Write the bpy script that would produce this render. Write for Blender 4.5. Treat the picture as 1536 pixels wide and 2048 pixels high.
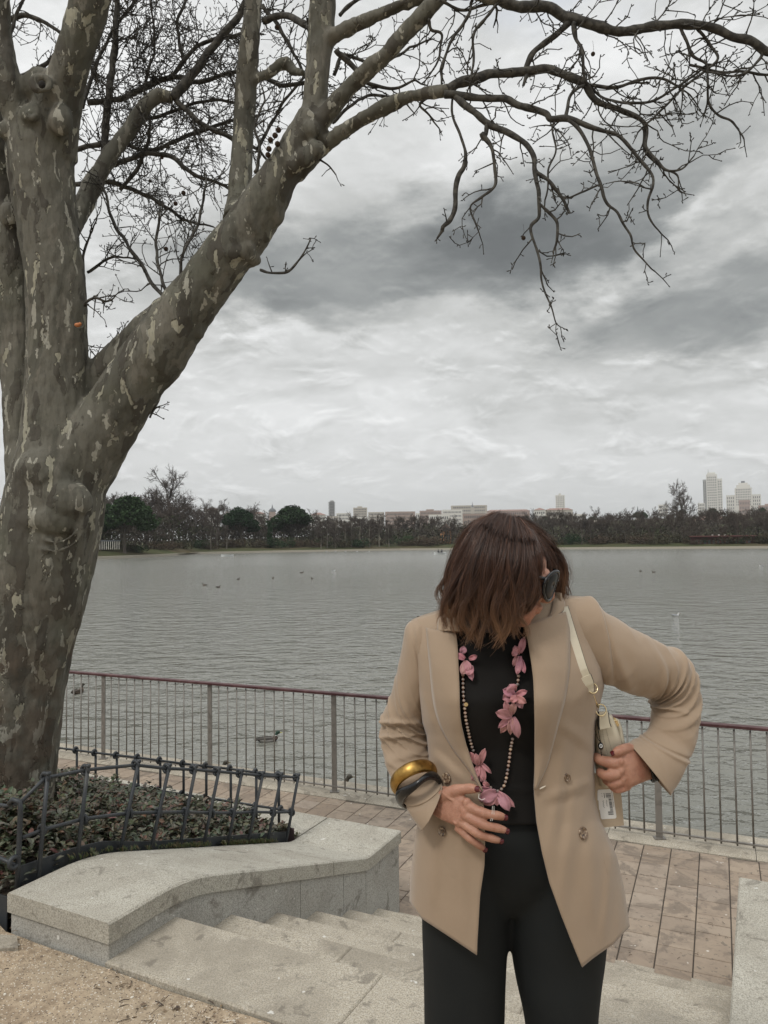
import bpy, bmesh, math, random
import numpy as np
from mathutils import Vector, Matrix, noise as mnoise
R = math.radians
S = bpy.context.scene
for o in list(bpy.data.objects): bpy.data.objects.remove(o)
COL = S.collection
random.seed(7); rng = np.random.default_rng(7)

# ------------------------------------------------------------ camera
F, PITCH, ROLL, CAMH = 1485.5, 0.0394, 0.0125, 1.55
cp, sp, cr, sr = math.cos(PITCH), math.sin(PITCH), math.cos(ROLL), math.sin(ROLL)
FWD = Vector((0, cp, sp)); R0 = Vector((1, 0, 0)); D0v = Vector((0, sp, -cp))
RGT = R0 * cr + D0v * sr; DWN = -R0 * sr + D0v * cr
CAM = Vector((0, 0, CAMH))
cam_d = bpy.data.cameras.new('camera'); cam = bpy.data.objects.new('camera', cam_d); COL.objects.link(cam)
cam.matrix_world = Matrix(((RGT.x, -DWN.x, -FWD.x, CAM.x), (RGT.y, -DWN.y, -FWD.y, CAM.y), (RGT.z, -DWN.z, -FWD.z, CAM.z), (0, 0, 0, 1)))
cam_d.sensor_fit = 'VERTICAL'; cam_d.sensor_height = 24; cam_d.lens = 24 * F / 2048
cam_d.clip_start = 0.05; cam_d.clip_end = 20000
S.camera = cam
S.view_settings.view_transform = 'Standard'; S.view_settings.look = 'None'
S.view_settings.exposure = 0.08; S.view_settings.gamma = 1

def ray(px, py): return FWD + (RGT * (px - 768) + DWN * (py - 1024)) / F
def P(px, py, d): return CAM + ray(px, py) * d              # point seen at (px,py), d metres in front
def G(px, py, z):                                          # point on the level plane z
    r = ray(px, py); return CAM + r * ((z - CAMH) / r.z)
def PV(px, py, q, n):                                      # point on the plane through q with normal n
    r = ray(px, py); return CAM + r * ((q - CAM).dot(n) / r.dot(n))

# ------------------------------------------------------------ node helper
class NB:
    def __init__(s, tree): s.t = tree; s.n = tree.nodes; s.l = tree.links
    def new(s, ty, **kw):
        n = s.n.new(ty)
        for k, v in kw.items(): setattr(n, k, v)
        return n
    def put(s, sock, v):
        if v is None: return
        if hasattr(v, 'is_linked') or isinstance(v, bpy.types.NodeSocket): s.l.new(v, sock)
        else:
            if sock.type == 'RGBA' and len(v) == 3: v = (*v, 1)
            sock.default_value = v
    def math(s, op, a, b=None, c=None, clamp=False):
        n = s.new('ShaderNodeMath', operation=op, use_clamp=clamp)
        s.put(n.inputs[0], a); s.put(n.inputs[1], b)
        if c is not None: s.put(n.inputs[2], c)
        return n.outputs[0]
    def vmath(s, op, a, b=None, sc=None):
        n = s.new('ShaderNodeVectorMath', operation=op); s.put(n.inputs[0], a)
        if b is not None: s.put(n.inputs[1], b)
        if sc is not None: s.put(n.inputs['Scale'], sc)
        return n.outputs['Value'] if op in ('LENGTH', 'DOT_PRODUCT', 'DISTANCE') else n.outputs[0]
    def comb(s, x, y, z):
        n = s.new('ShaderNodeCombineXYZ'); s.put(n.inputs[0], x); s.put(n.inputs[1], y); s.put(n.inputs[2], z); return n.outputs[0]
    def sep(s, v): n = s.new('ShaderNodeSeparateXYZ'); s.put(n.inputs[0], v); return n.outputs
    def noise(s, co, scale, detail=4, rough=.5, dist=0, color=False):
        n = s.new('ShaderNodeTexNoise'); s.put(n.inputs['Vector'], co); s.put(n.inputs['Scale'], scale)
        s.put(n.inputs['Detail'], detail); s.put(n.inputs['Roughness'], rough); s.put(n.inputs['Distortion'], dist)
        return n.outputs['Color'] if color else n.outputs['Fac']
    def voro(s, co, scale, feature='F1', out='Distance', rnd=1):
        n = s.new('ShaderNodeTexVoronoi', feature=feature); s.put(n.inputs['Vector'], co); s.put(n.inputs['Scale'], scale)
        s.put(n.inputs['Randomness'], rnd); return n.outputs[out]
    def ramp(s, f, stops, interp='LINEAR'):
        n = s.new('ShaderNodeValToRGB'); cr_ = n.color_ramp; cr_.interpolation = interp
        while len(cr_.elements) < len(stops): cr_.elements.new(.5)
        for e, (p, c) in zip(cr_.elements, stops):
            e.position = p; e.color = (*((c,) * 3 if isinstance(c, (int, float)) else c), 1)
        s.put(n.inputs[0], f); return n.outputs[0]
    def step(s, f, a, b):                                  # smooth 0..1 between a and b
        n = s.new('ShaderNodeMapRange', interpolation_type='SMOOTHSTEP'); s.put(n.inputs[0], f)
        n.inputs[1].default_value = a; n.inputs[2].default_value = b; return n.outputs[0]
    def mix(s, f, a, b, mode='MIX'):
        n = s.new('ShaderNodeMix', data_type='RGBA', blend_type=mode); s.put(n.inputs[0], f); s.put(n.inputs[6], a); s.put(n.inputs[7], b)
        return n.outputs[2]
    def bump(s, h, strength=.5, dist=.01, normal=None):
        n = s.new('ShaderNodeBump'); s.put(n.inputs['Height'], h); n.inputs['Strength'].default_value = strength
        n.inputs['Distance'].default_value = dist
        if normal is not None: s.put(n.inputs['Normal'], normal)
        return n.outputs[0]
    def co(s, kind='Object'): return s.new('ShaderNodeTexCoord').outputs[kind]
    def pos(s): return s.new('ShaderNodeNewGeometry').outputs['Position']
    def attr(s, name, out='Color'): return s.new('ShaderNodeAttribute', attribute_name=name).outputs[out]
    def scale(s, v, xyz): return s.vmath('MULTIPLY', v, xyz)

MATS = {}
def material(name, fn=None, base=(.5, .5, .5), rough=.6, metal=0, spec=.5, **kw):
    if name in MATS: return MATS[name]
    m = bpy.data.materials.new(name); m.use_nodes = True; b = NB(m.node_tree); p = m.node_tree.nodes['Principled BSDF']
    p.inputs['Base Color'].default_value = (*base, 1); p.inputs['Roughness'].default_value = rough
    p.inputs['Metallic'].default_value = metal; p.inputs['Specular IOR Level'].default_value = spec
    for k, v in kw.items(): p.inputs[k.replace('_', ' ')].default_value = v
    if fn: fn(b, p)
    MATS[name] = m; return m
def setp(b, p, col=None, rough=None, nrm=None, **kw):
    if col is not None: b.put(p.inputs['Base Color'], col)
    if rough is not None: b.put(p.inputs['Roughness'], rough)
    if nrm is not None: b.put(p.inputs['Normal'], nrm)
    for k, v in kw.items(): b.put(p.inputs[k.replace('_', ' ')], v)

# ------------------------------------------------------------ sky and sun
SUN_EL, SUN_AZ = R(50), R(215)                             # azimuth clockwise from +Y: behind the camera, to the left
w = bpy.data.worlds.new('World'); S.world = w; w.use_nodes = True
b = NB(w.node_tree); bg = w.node_tree.nodes['Background']
sky = b.new('ShaderNodeTexSky', sky_type='NISHITA', sun_disc=False); sky.sun_elevation = SUN_EL; sky.sun_rotation = SUN_AZ
sky.air_density = 1; sky.dust_density = 2
d = b.co('Generated'); x, y, z = b.sep(d)
az = b.math('ARCTAN2', x, y); el = b.math('ARCSINE', z)
zc = b.math('ADD', b.math('MAXIMUM', z, 0), .13)
pl = b.comb(b.math('DIVIDE', x, zc), b.math('DIVIDE', y, zc), 3.1)      # cloud layer overhead, seen in perspective
warp = b.noise(pl, .9, 4, .55, color=True)
wv = b.vmath('SCALE', b.vmath('SUBTRACT', warp, (.5, .5, .5)), sc=.11)
q = b.vmath('ADD', b.comb(az, b.math('MULTIPLY', el, 1), 0), wv)
fine = b.vmath('SCALE', b.vmath('SUBTRACT', b.noise(b.comb(az, b.math('MULTIPLY', el, 2.6), 0), 9, 6, .6, color=True), (.5, .5, .5)), sc=.10)
q = b.vmath('ADD', q, fine)
def blob(px, py, rx, ry, rot, wgt):
    a0, e0 = (px - 768) / F, (1085 - .0125 * (px - 768) - py) / F
    v = b.vmath('SUBTRACT', q, (a0, e0, 0))
    n = b.new('ShaderNodeVectorRotate', rotation_type='Z_AXIS'); b.put(n.inputs['Vector'], v); n.inputs['Angle'].default_value = -rot
    v = b.vmath('MULTIPLY', n.outputs[0], (F / rx, F / ry, 0))
    n = b.new('ShaderNodeVectorMath', operation='DOT_PRODUCT'); b.put(n.inputs[0], v); b.put(n.inputs[1], v)
    g = b.math('POWER', 2.718, b.math('MULTIPLY', n.outputs['Value'], -1))
    if wgt < -.3: g = b.step(b.math('ADD', g, b.math('MULTIPLY', b.math('SUBTRACT', EDGE, .5), .75)), .10, .80)
    return b.math('MULTIPLY', g, wgt)
EDGE = b.noise(b.vmath('ADD', b.comb(az, b.math('MULTIPLY', el, 1.9), 0), (4, 2, 1)), 5.5, 7, .58, .3)
acc = None
for bl in [(800, 560, 500, 115, .03, -.33), (1200, 460, 400, 125, .16, -.31), (1500, 645, 380, 88, .10, -.36), (480, 610, 240, 60, -.1, -.14),
           (420, 700, 160, 30, 0, -.12), (1000, 470, 330, 60, 0, -.14), (640, 430, 200, 90, 0, -.06), (1150, 240, 200, 150, .4, .10), (1330, 520, 150, 20, .6, .30), (1500, 450, 120, 30, .5, .2),
           (300, 300, 400, 260, 0, .10), (560, 670, 130, 18, -.1, .22), (850, 640, 200, 18, 0, .12), (1350, 800, 420, 26, .06, -.14), (900, 760, 300, 30, -.05, -.08), (620, 850, 260, 34, 0, .05), (900, 900, 500, 60, 0, .03),
           (200, 60, 360, 90, 0, -.06), (1330, 110, 260, 100, .2, -.10)]:
    g = blob(*bl); acc = g if acc is None else b.math('ADD', acc, g)
n1 = b.noise(pl, 1.3, 8, .58, .3); n2 = b.noise(b.vmath('ADD', b.comb(az, b.math('MULTIPLY', el, 2.2), 0), (1, 7, 0)), 6.5, 8, .60, .4)
tex = b.math('ADD', b.math('MULTIPLY', b.math('SUBTRACT', n1, .5), .26), b.math('MULTIPLY', b.math('SUBTRACT', n2, .5), .40))
fade = b.step(el, .03, .26)
tex = b.math('MULTIPLY', tex, b.math('ADD', .25, b.math('MULTIPLY', fade, .75)))
def emb(sc, st, dlt, off, det=6):
    wz = b.vmath('ADD', wv, (off, 0, 0)); f1 = b.noise(b.vmath('ADD', b.comb(az, b.math('MULTIPLY', el, st), 0), wz), sc, det, .55, .25); f2_ = b.noise(b.vmath('ADD', b.comb(az, b.math('MULTIPLY', b.math('ADD', el, dlt), st), 0), wz), sc, det, .55, .25)
    return b.math('MULTIPLY', b.math('SUBTRACT', f1, f2_), b.step(f1, .42, .60))
puff = b.math('ADD', b.math('MULTIPLY', emb(12, 2.1, .0055, 0), 1.0), b.math('MULTIPLY', emb(5, 1.9, .015, 4), .6))
puff = b.math('MULTIPLY', puff, b.math('MULTIPLY', b.step(el, .015, .06), b.math('SUBTRACT', 1, b.math('MULTIPLY', b.step(el, .30, .5), .6))))
tex = b.math('ADD', tex, puff)
val = b.math('ADD', b.math('ADD', .79, acc), b.math('MULTIPLY', tex, b.math('ADD', 1, b.math('MAXIMUM', b.math('MULTIPLY', acc, 1.1), -.6))))
val = b.math('ADD', val, b.math('MULTIPLY', b.step(el, .62, 1.1), .85))      # brighter overhead, above the picture
cloud = b.ramp(b.math('MULTIPLY', val, .5), [(0, (.12, .13, .135)), (.10, (.165, .178, .182)), (.20, (.29, .305, .305)), (.33, (.53, .54, .53)), (.45, (.80, .81, .81)), (1, (1.9, 1.9, 1.88))])
gap = b.math('MULTIPLY', b.step(b.noise(b.vmath('ADD', pl, (3, 1, 0)), 1.6, 5, .5), .52, .72), b.step(el, .42, .62))
skyc = b.vmath('SCALE', sky.outputs[0], sc=.11)
skyc = b.mix(1, skyc, (.40, .42, .46), 'ADD')
col = b.mix(b.math('MULTIPLY', gap, .8), cloud, skyc)
hz = b.step(el, .0, .10)
col = b.mix(b.math('MULTIPLY', b.math('SUBTRACT', 1, hz), .75), col, (.58, .595, .585))
col = b.mix(b.step(el, -.02, 0), (.12, .12, .11), col)
b.put(bg.inputs['Color'], col); bg.inputs['Strength'].default_value = 1.0
sd = bpy.data.lights.new('sun', 'SUN'); sd.energy = 1.3; sd.angle = R(11); sd.color = (1, .96, .9)
so = bpy.data.objects.new('sun', sd); COL.objects.link(so)
dirv = Vector((math.sin(SUN_AZ) * math.cos(SUN_EL), math.cos(SUN_AZ) * math.cos(SUN_EL), math.sin(SUN_EL)))
so.rotation_euler = dirv.to_track_quat('Z', 'Y').to_euler(); so.location = (-5, -5, 12)
# ------------------------------------------------------------ mesh helpers
class MB:
    def __init__(s): s.v = []; s.f = []; s.c = []          # vertices, faces, optional colour per face
    def add(s, vs, fs, col=None):
        k = len(s.v); s.v += [tuple(v) for v in vs]; s.f += [tuple(i + k for i in f) for f in fs]
        s.c += [col] * len(fs)
    def box(s, c, size, M=None, col=None):
        hx, hy, hz_ = size[0] / 2, size[1] / 2, size[2] / 2
        vs = [Vector((sx * hx, sy * hy, sz * hz_)) for sz in (-1, 1) for sx, sy in ((-1, -1), (1, -1), (1, 1), (-1, 1))]
        if M: vs = [M @ v for v in vs]
        c = Vector(c); s.add([v + c for v in vs], [(3, 2, 1, 0), (4, 5, 6, 7), (0, 1, 5, 4), (1, 2, 6, 5), (2, 3, 7, 6), (3, 0, 4, 7)], col)
    def prism(s, pts, z0, z1, col=None):                   # pts counter-clockwise (x, y)
        n = len(pts); s.add([(x, y, z0) for x, y in pts] + [(x, y, z1) for x, y in pts],
            [tuple(range(n - 1, -1, -1)), tuple(range(n, 2 * n))] + [(i, (i + 1) % n, n + (i + 1) % n, n + i) for i in range(n)], col)
    def tube(s, pts, rad, sides=6, cap=True, col=None, flat=None):
        n = len(pts)
        pts = [Vector(p) for p in pts]
        if not hasattr(rad, '__len__'): rad = [rad] * n
        t = (pts[1] - pts[0]).normalized(); a = t.orthogonal().normalized(); vs = []
        for i in range(n):
            t2 = (pts[min(i + 1, n - 1)] - pts[max(i - 1, 0)])
            if t2.length > 1e-9: t = t2.normalized()
            a = (a - t * a.dot(t)); a = a.normalized() if a.length > 1e-6 else t.orthogonal().normalized()
            bb = t.cross(a)
            for k in range(sides):
                th = 2 * math.pi * k / sides; vs.append(pts[i] + (a * math.cos(th) + bb * math.sin(th)) * rad[i])
        fs = [(i * sides + k, i * sides + (k + 1) % sides, (i + 1) * sides + (k + 1) % sides, (i + 1) * sides + k) for i in range(n - 1) for k in range(sides)]
        if cap: fs += [tuple(range(sides - 1, -1, -1)), tuple((n - 1) * sides + k for k in range(sides))]
        s.add(vs, fs, col)
    def rings(s, rings, closed=True, cap=True, col=None):
        m = len(rings[0]); vs = [v for r in rings for v in r]; n = len(rings); fs = []
        for i in range(n - 1):
            for k in range(m if closed else m - 1):
                k2 = (k + 1) % m; fs.append((i * m + k, i * m + k2, (i + 1) * m + k2, (i + 1) * m + k))
        if cap and closed: fs += [tuple(range(m - 1, -1, -1)), tuple((n - 1) * m + k for k in range(m))]
        s.add(vs, fs, col)
    def ball(s, c, r, seg=10, ring=7, M=None, col=None):
        if not hasattr(r, '__len__'): r = (r, r, r)
        vs = []; c = Vector(c)
        for i in range(ring + 1):
            ph = math.pi * i / ring
            for k in range(seg):
                th = 2 * math.pi * k / seg; v = Vector((r[0] * math.sin(ph) * math.cos(th), r[1] * math.sin(ph) * math.sin(th), r[2] * math.cos(ph)))
                vs.append(c + (M @ v if M else v))
        fs = [((i + 1) * seg + k, (i + 1) * seg + (k + 1) % seg, i * seg + (k + 1) % seg, i * seg + k) for i in range(ring) for k in range(seg)]
        s.add(vs, fs, col)
    def torus(s, c, R_, r, nrm, seg=20, sides=6, col=None, arc=1.0):
        nrm = Vector(nrm).normalized(); a = nrm.orthogonal().normalized(); bb = nrm.cross(a); c = Vector(c)
        m = seg if arc >= 1 else seg + 1; rr = []
        for i in range(m):
            th = 2 * math.pi * arc * i / seg; dd = a * math.cos(th) + bb * math.sin(th)
            rr.append([c + dd * (R_ + r * math.cos(2 * math.pi * k / sides)) + nrm * r * math.sin(2 * math.pi * k / sides) for k in range(sides)])
        if arc >= 1: rr.append(rr[0])
        s.rings(rr, cap=arc < 1, col=col)
    def build(s, name, mat=None, parent=None, smooth=False, origin=None, merge=0):
        me = bpy.data.meshes.new(name); o0 = Vector(origin) if origin is not None else Vector((0, 0, 0))
        vs = s.v if origin is None else [(v[0] - o0.x, v[1] - o0.y, v[2] - o0.z) for v in s.v]
        me.from_pydata(vs, [], s.f)
        if any(c is not None for c in s.c):
            at = me.color_attributes.new('tint', 'FLOAT_COLOR', 'CORNER'); arr = []
            for f, c in zip(s.f, s.c): arr += list(((c if hasattr(c, '__len__') else (c,) * 3) if c is not None else (1, 1, 1)) + ((1,) if not hasattr(c, '__len__') or len(c) == 3 else ())) * len(f)
            at.data.foreach_set('color', arr)
        if merge:
            bm = bmesh.new(); bm.from_mesh(me); bmesh.ops.remove_doubles(bm, verts=bm.verts, dist=merge); bm.to_mesh(me); bm.free()
        if mat: me.materials.append(mat)
        if smooth: me.shade_smooth()
        o = bpy.data.objects.new(name, me); COL.objects.link(o); o.location = o0
        if parent: put(o, parent)
        return o
def put(o, parent):
    o.parent = parent; o.matrix_parent_inverse = parent_inv(parent)
def parent_inv(p):
    M = Matrix.LocRotScale(p.location, p.rotation_euler, p.scale)
    if p.parent: M = p.matrix_parent_inverse.to_4x4() @ M; M = Matrix.LocRotScale(p.parent.location, p.parent.rotation_euler, p.parent.scale) @ M
    return M.inverted()
def tag(o, label=None, cat=None, group=None, kind=None):
    if label: o['label'] = label
    if cat: o['category'] = cat
    if group: o['group'] = group
    if kind: o['kind'] = kind
    return o
def empty(name, loc, label, cat, group=None, rz=0):
    o = bpy.data.objects.new(name, None); COL.objects.link(o); o.location = loc; o.rotation_euler = (0, 0, rz); o.empty_display_size = .2
    return tag(o, label, cat, group)
def children_of(o): return [c for c in KIDS.get(o.name, [])]
KIDS = {}
def copy_tree(o, parent=None):
    c = o.copy(); COL.objects.link(c)
    if parent: c.parent = parent
    for ch in o.children: copy_tree(ch, c)
    return c
def spline(pts, n, closed=False):                          # Catmull-Rom through points (any dimension)
    pts = [np.array(p, float) for p in pts]; out = []
    m = len(pts)
    for i in range(n):
        t = i / (n - 1) * (m - 1); k = min(int(t), m - 2); f = t - k
        p1, p2 = pts[k], pts[k + 1]; p0 = pts[k - 1] if k > 0 else 2 * p1 - p2; p3 = pts[k + 2] if k + 2 < m else 2 * p2 - p1
        out.append(.5 * ((2 * p1) + (-p0 + p2) * f + (2 * p0 - 5 * p1 + 4 * p2 - p3) * f * f + (-p0 + 3 * p1 - 3 * p2 + p3) * f ** 3))
    return out
def sm(a, b_, x): t = min(1, max(0, (x - a) / (b_ - a))); return t * t * (3 - 2 * t)
def lerp(a, b_, t): return a + (b_ - a) * t
def N3(x, y, z=0): return mnoise.noise(Vector((x, y, z)))
def eval_mesh(o):                                          # apply modifiers without operators
    dg = bpy.context.evaluated_depsgraph_get(); me = bpy.data.meshes.new_from_object(o.evaluated_get(dg)); old = o.data
    o.modifiers.clear(); o.data = me; me.name = old.name; return o
def remesh(o, voxel, smooth_it=2):
    m = o.modifiers.new('r', 'REMESH'); m.mode = 'VOXEL'; m.voxel_size = voxel; m.use_smooth_shade = True
    if smooth_it:
        m2 = o.modifiers.new('s', 'SMOOTH'); m2.factor = .5; m2.iterations = smooth_it
    mats = list(o.data.materials); eval_mesh(o)
    if not len(o.data.materials):
        for q_ in mats: o.data.materials.append(q_)
    o.data.shade_smooth(); return o
# ------------------------------------------------------------ frames of the place
SA, PA = 0.4694, 0.4219                                    # heading of the steps, of the lakeside path
O2 = Vector((-1.0424, 2.8195)); RIS, TRD, T0 = 0.1515, 0.3628, 0.3627
U2 = Vector((math.cos(SA), -math.sin(SA))); V2 = Vector((math.sin(SA), math.cos(SA)))
Up = Vector((math.cos(PA), -math.sin(PA))); Vp = Vector((math.sin(PA), math.cos(PA)))
def st(u, t, z=0): q_ = O2 + U2 * u + V2 * t; return Vector((q_.x, q_.y, z))
def pr(s_, t, z=0): q_ = Up * s_ + Vp * t; return Vector((q_.x, q_.y, z))
ZP = -6 * RIS                                              # level of the path: -0.909
ZW = -1.62                                                 # water
RAIL_T, WATER_T = 6.4956, 6.857
SW = 2.02                                                  # width of the steps

# ------------------------------------------------------------ materials of the ground
def granite(base, dark, name, wear=.5, big=1.0):
    def fn(b, p):
        c = b.pos(); sp1 = b.noise(c, 175, 3, .75); sp2 = b.voro(c, 150); lg = b.noise(c, 2.1, 6, .62, .6); md = b.noise(c, 14, 5, .65)
        sp3 = b.noise(c, 75, 3, .7)
        col = b.mix(b.step(sp1, .38, .58), dark, base)
        col = b.mix(b.math('MULTIPLY', b.step(sp2, .34, .10), .6), col, (.10, .10, .095))
        col = b.mix(b.math('MULTIPLY', b.step(sp3, .45, .75), .30), col, (.62, .60, .55))
        col = b.mix(b.math('MULTIPLY', b.step(lg, .40, .66), wear), col, (.215, .19, .15), 'MIX')
        col = b.mix(b.math('MULTIPLY', b.step(md, .56, .74), .45 * big), col, (.16, .145, .12))
        bl = b.noise(b.vmath('ADD', c, (2, 8, 1)), 6.5, 4, .7, .5); col = b.mix(b.math('MULTIPLY', b.step(bl, .57, .66), .55), col, (.12, .105, .085)); col = b.mix(b.math('MULTIPLY', b.step(b.noise(b.vmath('ADD', c, (9, 1, 4)), 22, 2, .5), .72, .75), .8), col, (.62, .61, .57))
        n = b.bump(b.math('ADD', b.math('MULTIPLY', sp1, .5), sp3), .55, .0016)
        n = b.bump(md, .25, .006, n); setp(b, p, col, .86, n, Specular_IOR_Level=.3)
    return material(name, fn)
M_GRAN = granite((.48, .455, .385), (.24, .23, .195), 'grey_granite', .40)
M_STEP = granite((.455, .41, .33), (.24, .215, .17), 'step_granite', .62)
M_FACE = granite((.44, .43, .39), (.24, .235, .215), 'wall_granite', .30)
def fn(b, p):
    c = b.pos(); g = b.noise(c, 26, 7, .7); g2 = b.noise(c, 2.6, 5, .6); s1 = b.voro(c, 170, out='Color'); s1v = b.sep(s1)[0]; d1 = b.voro(c, 170)
    col = b.mix(b.step(g, .3, .72), (.235, .18, .125), (.45, .36, .255)); col = b.mix(b.math('MULTIPLY', b.step(g2, .45, .62), .5), col, (.36, .30, .22))
    col = b.mix(b.math('MULTIPLY', b.math('GREATER_THAN', s1v, .90), b.step(d1, .55, .35)), col, (.58, .53, .45))
    col = b.mix(b.math('MULTIPLY', b.math('LESS_THAN', s1v, .13), b.step(d1, .55, .35)), col, (.13, .105, .08))
    n = b.bump(b.math('SUBTRACT', 1, d1), .5, .004); n = b.bump(g, .6, .012, n); setp(b, p, col, .95, n, Specular_IOR_Level=.15)
M_SAND = material('sandy_gravel', fn)
def fn(b, p):
    c = b.pos(); t = b.sep(b.attr('tint')); g = b.noise(c, 9, 6, .65); sp_ = b.noise(c, 210, 3, .7); st_ = b.noise(b.scale(c, (1, 1, 1)), 3.2, 6, .7, .8)
    col = b.mix(t[0], (.225, .170, .122), (.325, .258, .192)); col = b.mix(b.math('MULTIPLY', t[1], .7), col, (.30, .255, .21))
    col = b.mix(b.math('MULTIPLY', b.step(g, .42, .68), .6), col, (.19, .145, .11)); col = b.mix(b.math('MULTIPLY', b.step(st_, .49, .60), .8), col, (.135, .105, .08))
    col = b.mix(b.math('MULTIPLY', b.step(b.noise(c, 24, 4, .6), .60, .66), .75), col, (.11, .09, .07))
    col = b.mix(b.math('MULTIPLY', b.step(b.noise(b.vmath('ADD', c, (7, 3, 0)), 13, 3, .5), .70, .74), .85), col, (.66, .63, .57))
    col = b.mix(b.math('MULTIPLY', sp_, .22), col, (.50, .44, .37))
    n = b.bump(sp_, .3, .003); n = b.bump(g, .3, .006, n); setp(b, p, col, .85, n, Specular_IOR_Level=.3)
M_PAVE = material('paving_brick', fn)
M_JOINT = material('paving_joint', lambda b, p: setp(b, p, b.mix(b.noise(b.pos(), 40, 4), (.035, .028, .023), (.085, .07, .055))), rough=1)
def fn(b, p):
    c = b.co(); g = b.noise(c, 60, 4, .6); col = b.mix(b.step(b.noise(c, 8, 5, .6), .5, .75), (.028, .032, .036), (.055, .055, .052))
    setp(b, p, col, .48, b.bump(g, .25, .002), Specular_IOR_Level=.45)
M_IRON = material('dark_painted_iron', fn)
def fn(b, p):
    c = b.co(); col = b.mix(b.step(b.noise(c, 14, 5, .6), .45, .7), (.20, .185, .165), (.13, .12, .105)); setp(b, p, col, .5, Metallic=.15)
M_BAR = material('weathered_grey_steel', fn)
def fn(b, p):
    c = b.pos(); col = b.mix(b.step(b.noise(c, 9, 6, .7), .42, .66), (.055, .016, .017), (.095, .042, .040)); setp(b, p, col, .5, b.bump(b.noise(c, 60, 3), .2, .002))
M_RED = material('oxide_red_handrail', fn)
M_SOIL = material('soil', lambda b, p: setp(b, p, b.mix(b.noise(b.pos(), 18, 6), (.025, .02, .015), (.09, .068, .045)), nrm=b.bump(b.noise(b.pos(), 30, 5), .9, .02)), rough=1)

# ------------------------------------------------------------ ground by the steps
g = MB(); g.box((0, -29, -.25), (120, 60, .5)); 
# upper gravel terrace: everything on the camera's side of the step edge, wrapped round the planter
def poly(pts, z0, z1, name, mat, kind='structure'):
    m = MB(); m.prism([(q_.x, q_.y) for q_ in pts], z0, z1); return tag(m.build(name, mat), kind=kind)
n_ = 150; gm = MB(); vs = []; fs = []                       # finely divided near part with real unevenness
for j in range(n_ + 1):
    for i in range(n_ + 1):
        u = -3.4 + 5.9 * i / n_; t = -3.2 + 3.195 * j / n_
        q_ = st(u, t); h = .006 * N3(q_.x * 5, q_.y * 5) + .003 * N3(q_.x * 19, q_.y * 19, 4) - .012 - .012 * sm(-.25, 0, t) * sm(.4, -.8, abs(u - .3) - .6)
        if u < -.57 and t > -.3: h += .02 * sm(-.3, 0, t)
        vs.append((q_.x, q_.y, h))
for j in range(n_):
    for i in range(n_): k = j * (n_ + 1) + i; fs.append((k, k + 1, k + n_ + 2, k + n_ + 1))
gm.add(vs, fs)
for pts in ([st(-60, -60), st(60, -60), st(60, -3.2), st(-60, -3.2)], [st(-60, -3.2), st(-3.4, -3.2), st(-3.4, .0), st(-60, 0)], [st(2.5, -3.2), st(60, -3.2), st(60, 0), st(2.5, 0)]):
    gm.prism([(q_.x, q_.y) for q_ in pts], -1.0, -.016)
tag(gm.build('gravel_ground', M_SAND, smooth=False), kind='structure')
poly([st(-60, -.005), st(-4.6, -.005), st(-4.6, 2.45), st(-60, 2.45)], -1.0, -.02, 'terrace_ground', M_SAND)
poly([st(2.62, -.005), st(60, -.005), st(60, 1.2), st(2.62, 1.2)], -1.0, -.02, 'terrace_ground', M_SAND)

# ------------------------------------------------------------ steps
def rough_box(mb, u0, u1, t0, t1, z0, z1, bev=.006):
    pts = [(u0, t0), (u1, t0), (u1, t1), (u0, t1)]
    ins = [(u0 + bev, t0 + bev), (u1 - bev, t0 + bev), (u1 - bev, t1 - bev), (u0 + bev, t1 - bev)]
    r = [[st(u, t, z0) for u, t in pts], [st(u, t, z1 - bev) for u, t in pts], [st(u, t, z1) for u, t in ins]]
    mb.rings(r)
steps = empty('stone_steps', st(SW / 2, 1, -.5), 'worn granite steps going down from the gravel to the brick path', 'steps')
cuts = [[.95, 1.9], [.62, 1.38], [1.0], [.5, 1.5], [.8], [1.2], [.6, 1.6]]
for k in range(7):
    m = MB(); tA = 0 if k == 0 else T0 + TRD * (k - 1); tB = T0 + TRD * k + (.0 if k < 6 else -.02); z = -RIS * k
    xs = [0] + cuts[k] + [SW]
    for a, c in zip(xs[:-1], xs[1:]):
        rough_box(m, a + (.0007 if a else -.02), c - (.0007 if c < SW else -.1), tA + .001, tB + .012 if k < 6 else tB, z - .17, z)
    m.build('step', M_STEP, steps)

# ------------------------------------------------------------ lakeside path, kerb
pv = MB(); rnd = random.Random(3); row = .2058; s0 = -.6092
for i in range(-75, 62):
    sa = s0 + i * row; mid = sa + row / 2
    t = 4.0 + rnd.random() * .3
    while t < 6.378:
        L = rnd.choice([.12, .18, .2, .24, .24, .3]); t2 = min(t + L, 6.378)
        if t2 - t > .03:
            q_ = pr(mid, (t + t2) / 2); rel = Vector((q_.x, q_.y)) - O2; uu, tt = rel.dot(U2), rel.dot(V2)
            if not (-60 < uu < 60 and tt < 2.3):
                dz = rnd.uniform(-.0012, .0012); gp = .0035; e = .0025
                c4 = [(sa + gp, t + gp * .9), (sa + row - gp, t + gp * .9), (sa + row - gp, t2 - gp * .9), (sa + gp, t2 - gp * .9)]
                i4 = [(c4[0][0] + e, c4[0][1] + e), (c4[1][0] - e, c4[1][1] + e), (c4[2][0] - e, c4[2][1] - e), (c4[3][0] + e, c4[3][1] - e)]
                col = (rnd.random(), rnd.random() * rnd.random(), 0)
                pv.rings([[pr(a, c, ZP - .02) for a, c in c4], [pr(a, c, ZP + dz - e) for a, c in c4], [pr(a, c, ZP + dz) for a, c in i4]], col=col)
        t = t2
tag(pv.build('path_paving', M_PAVE), kind='structure')
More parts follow.
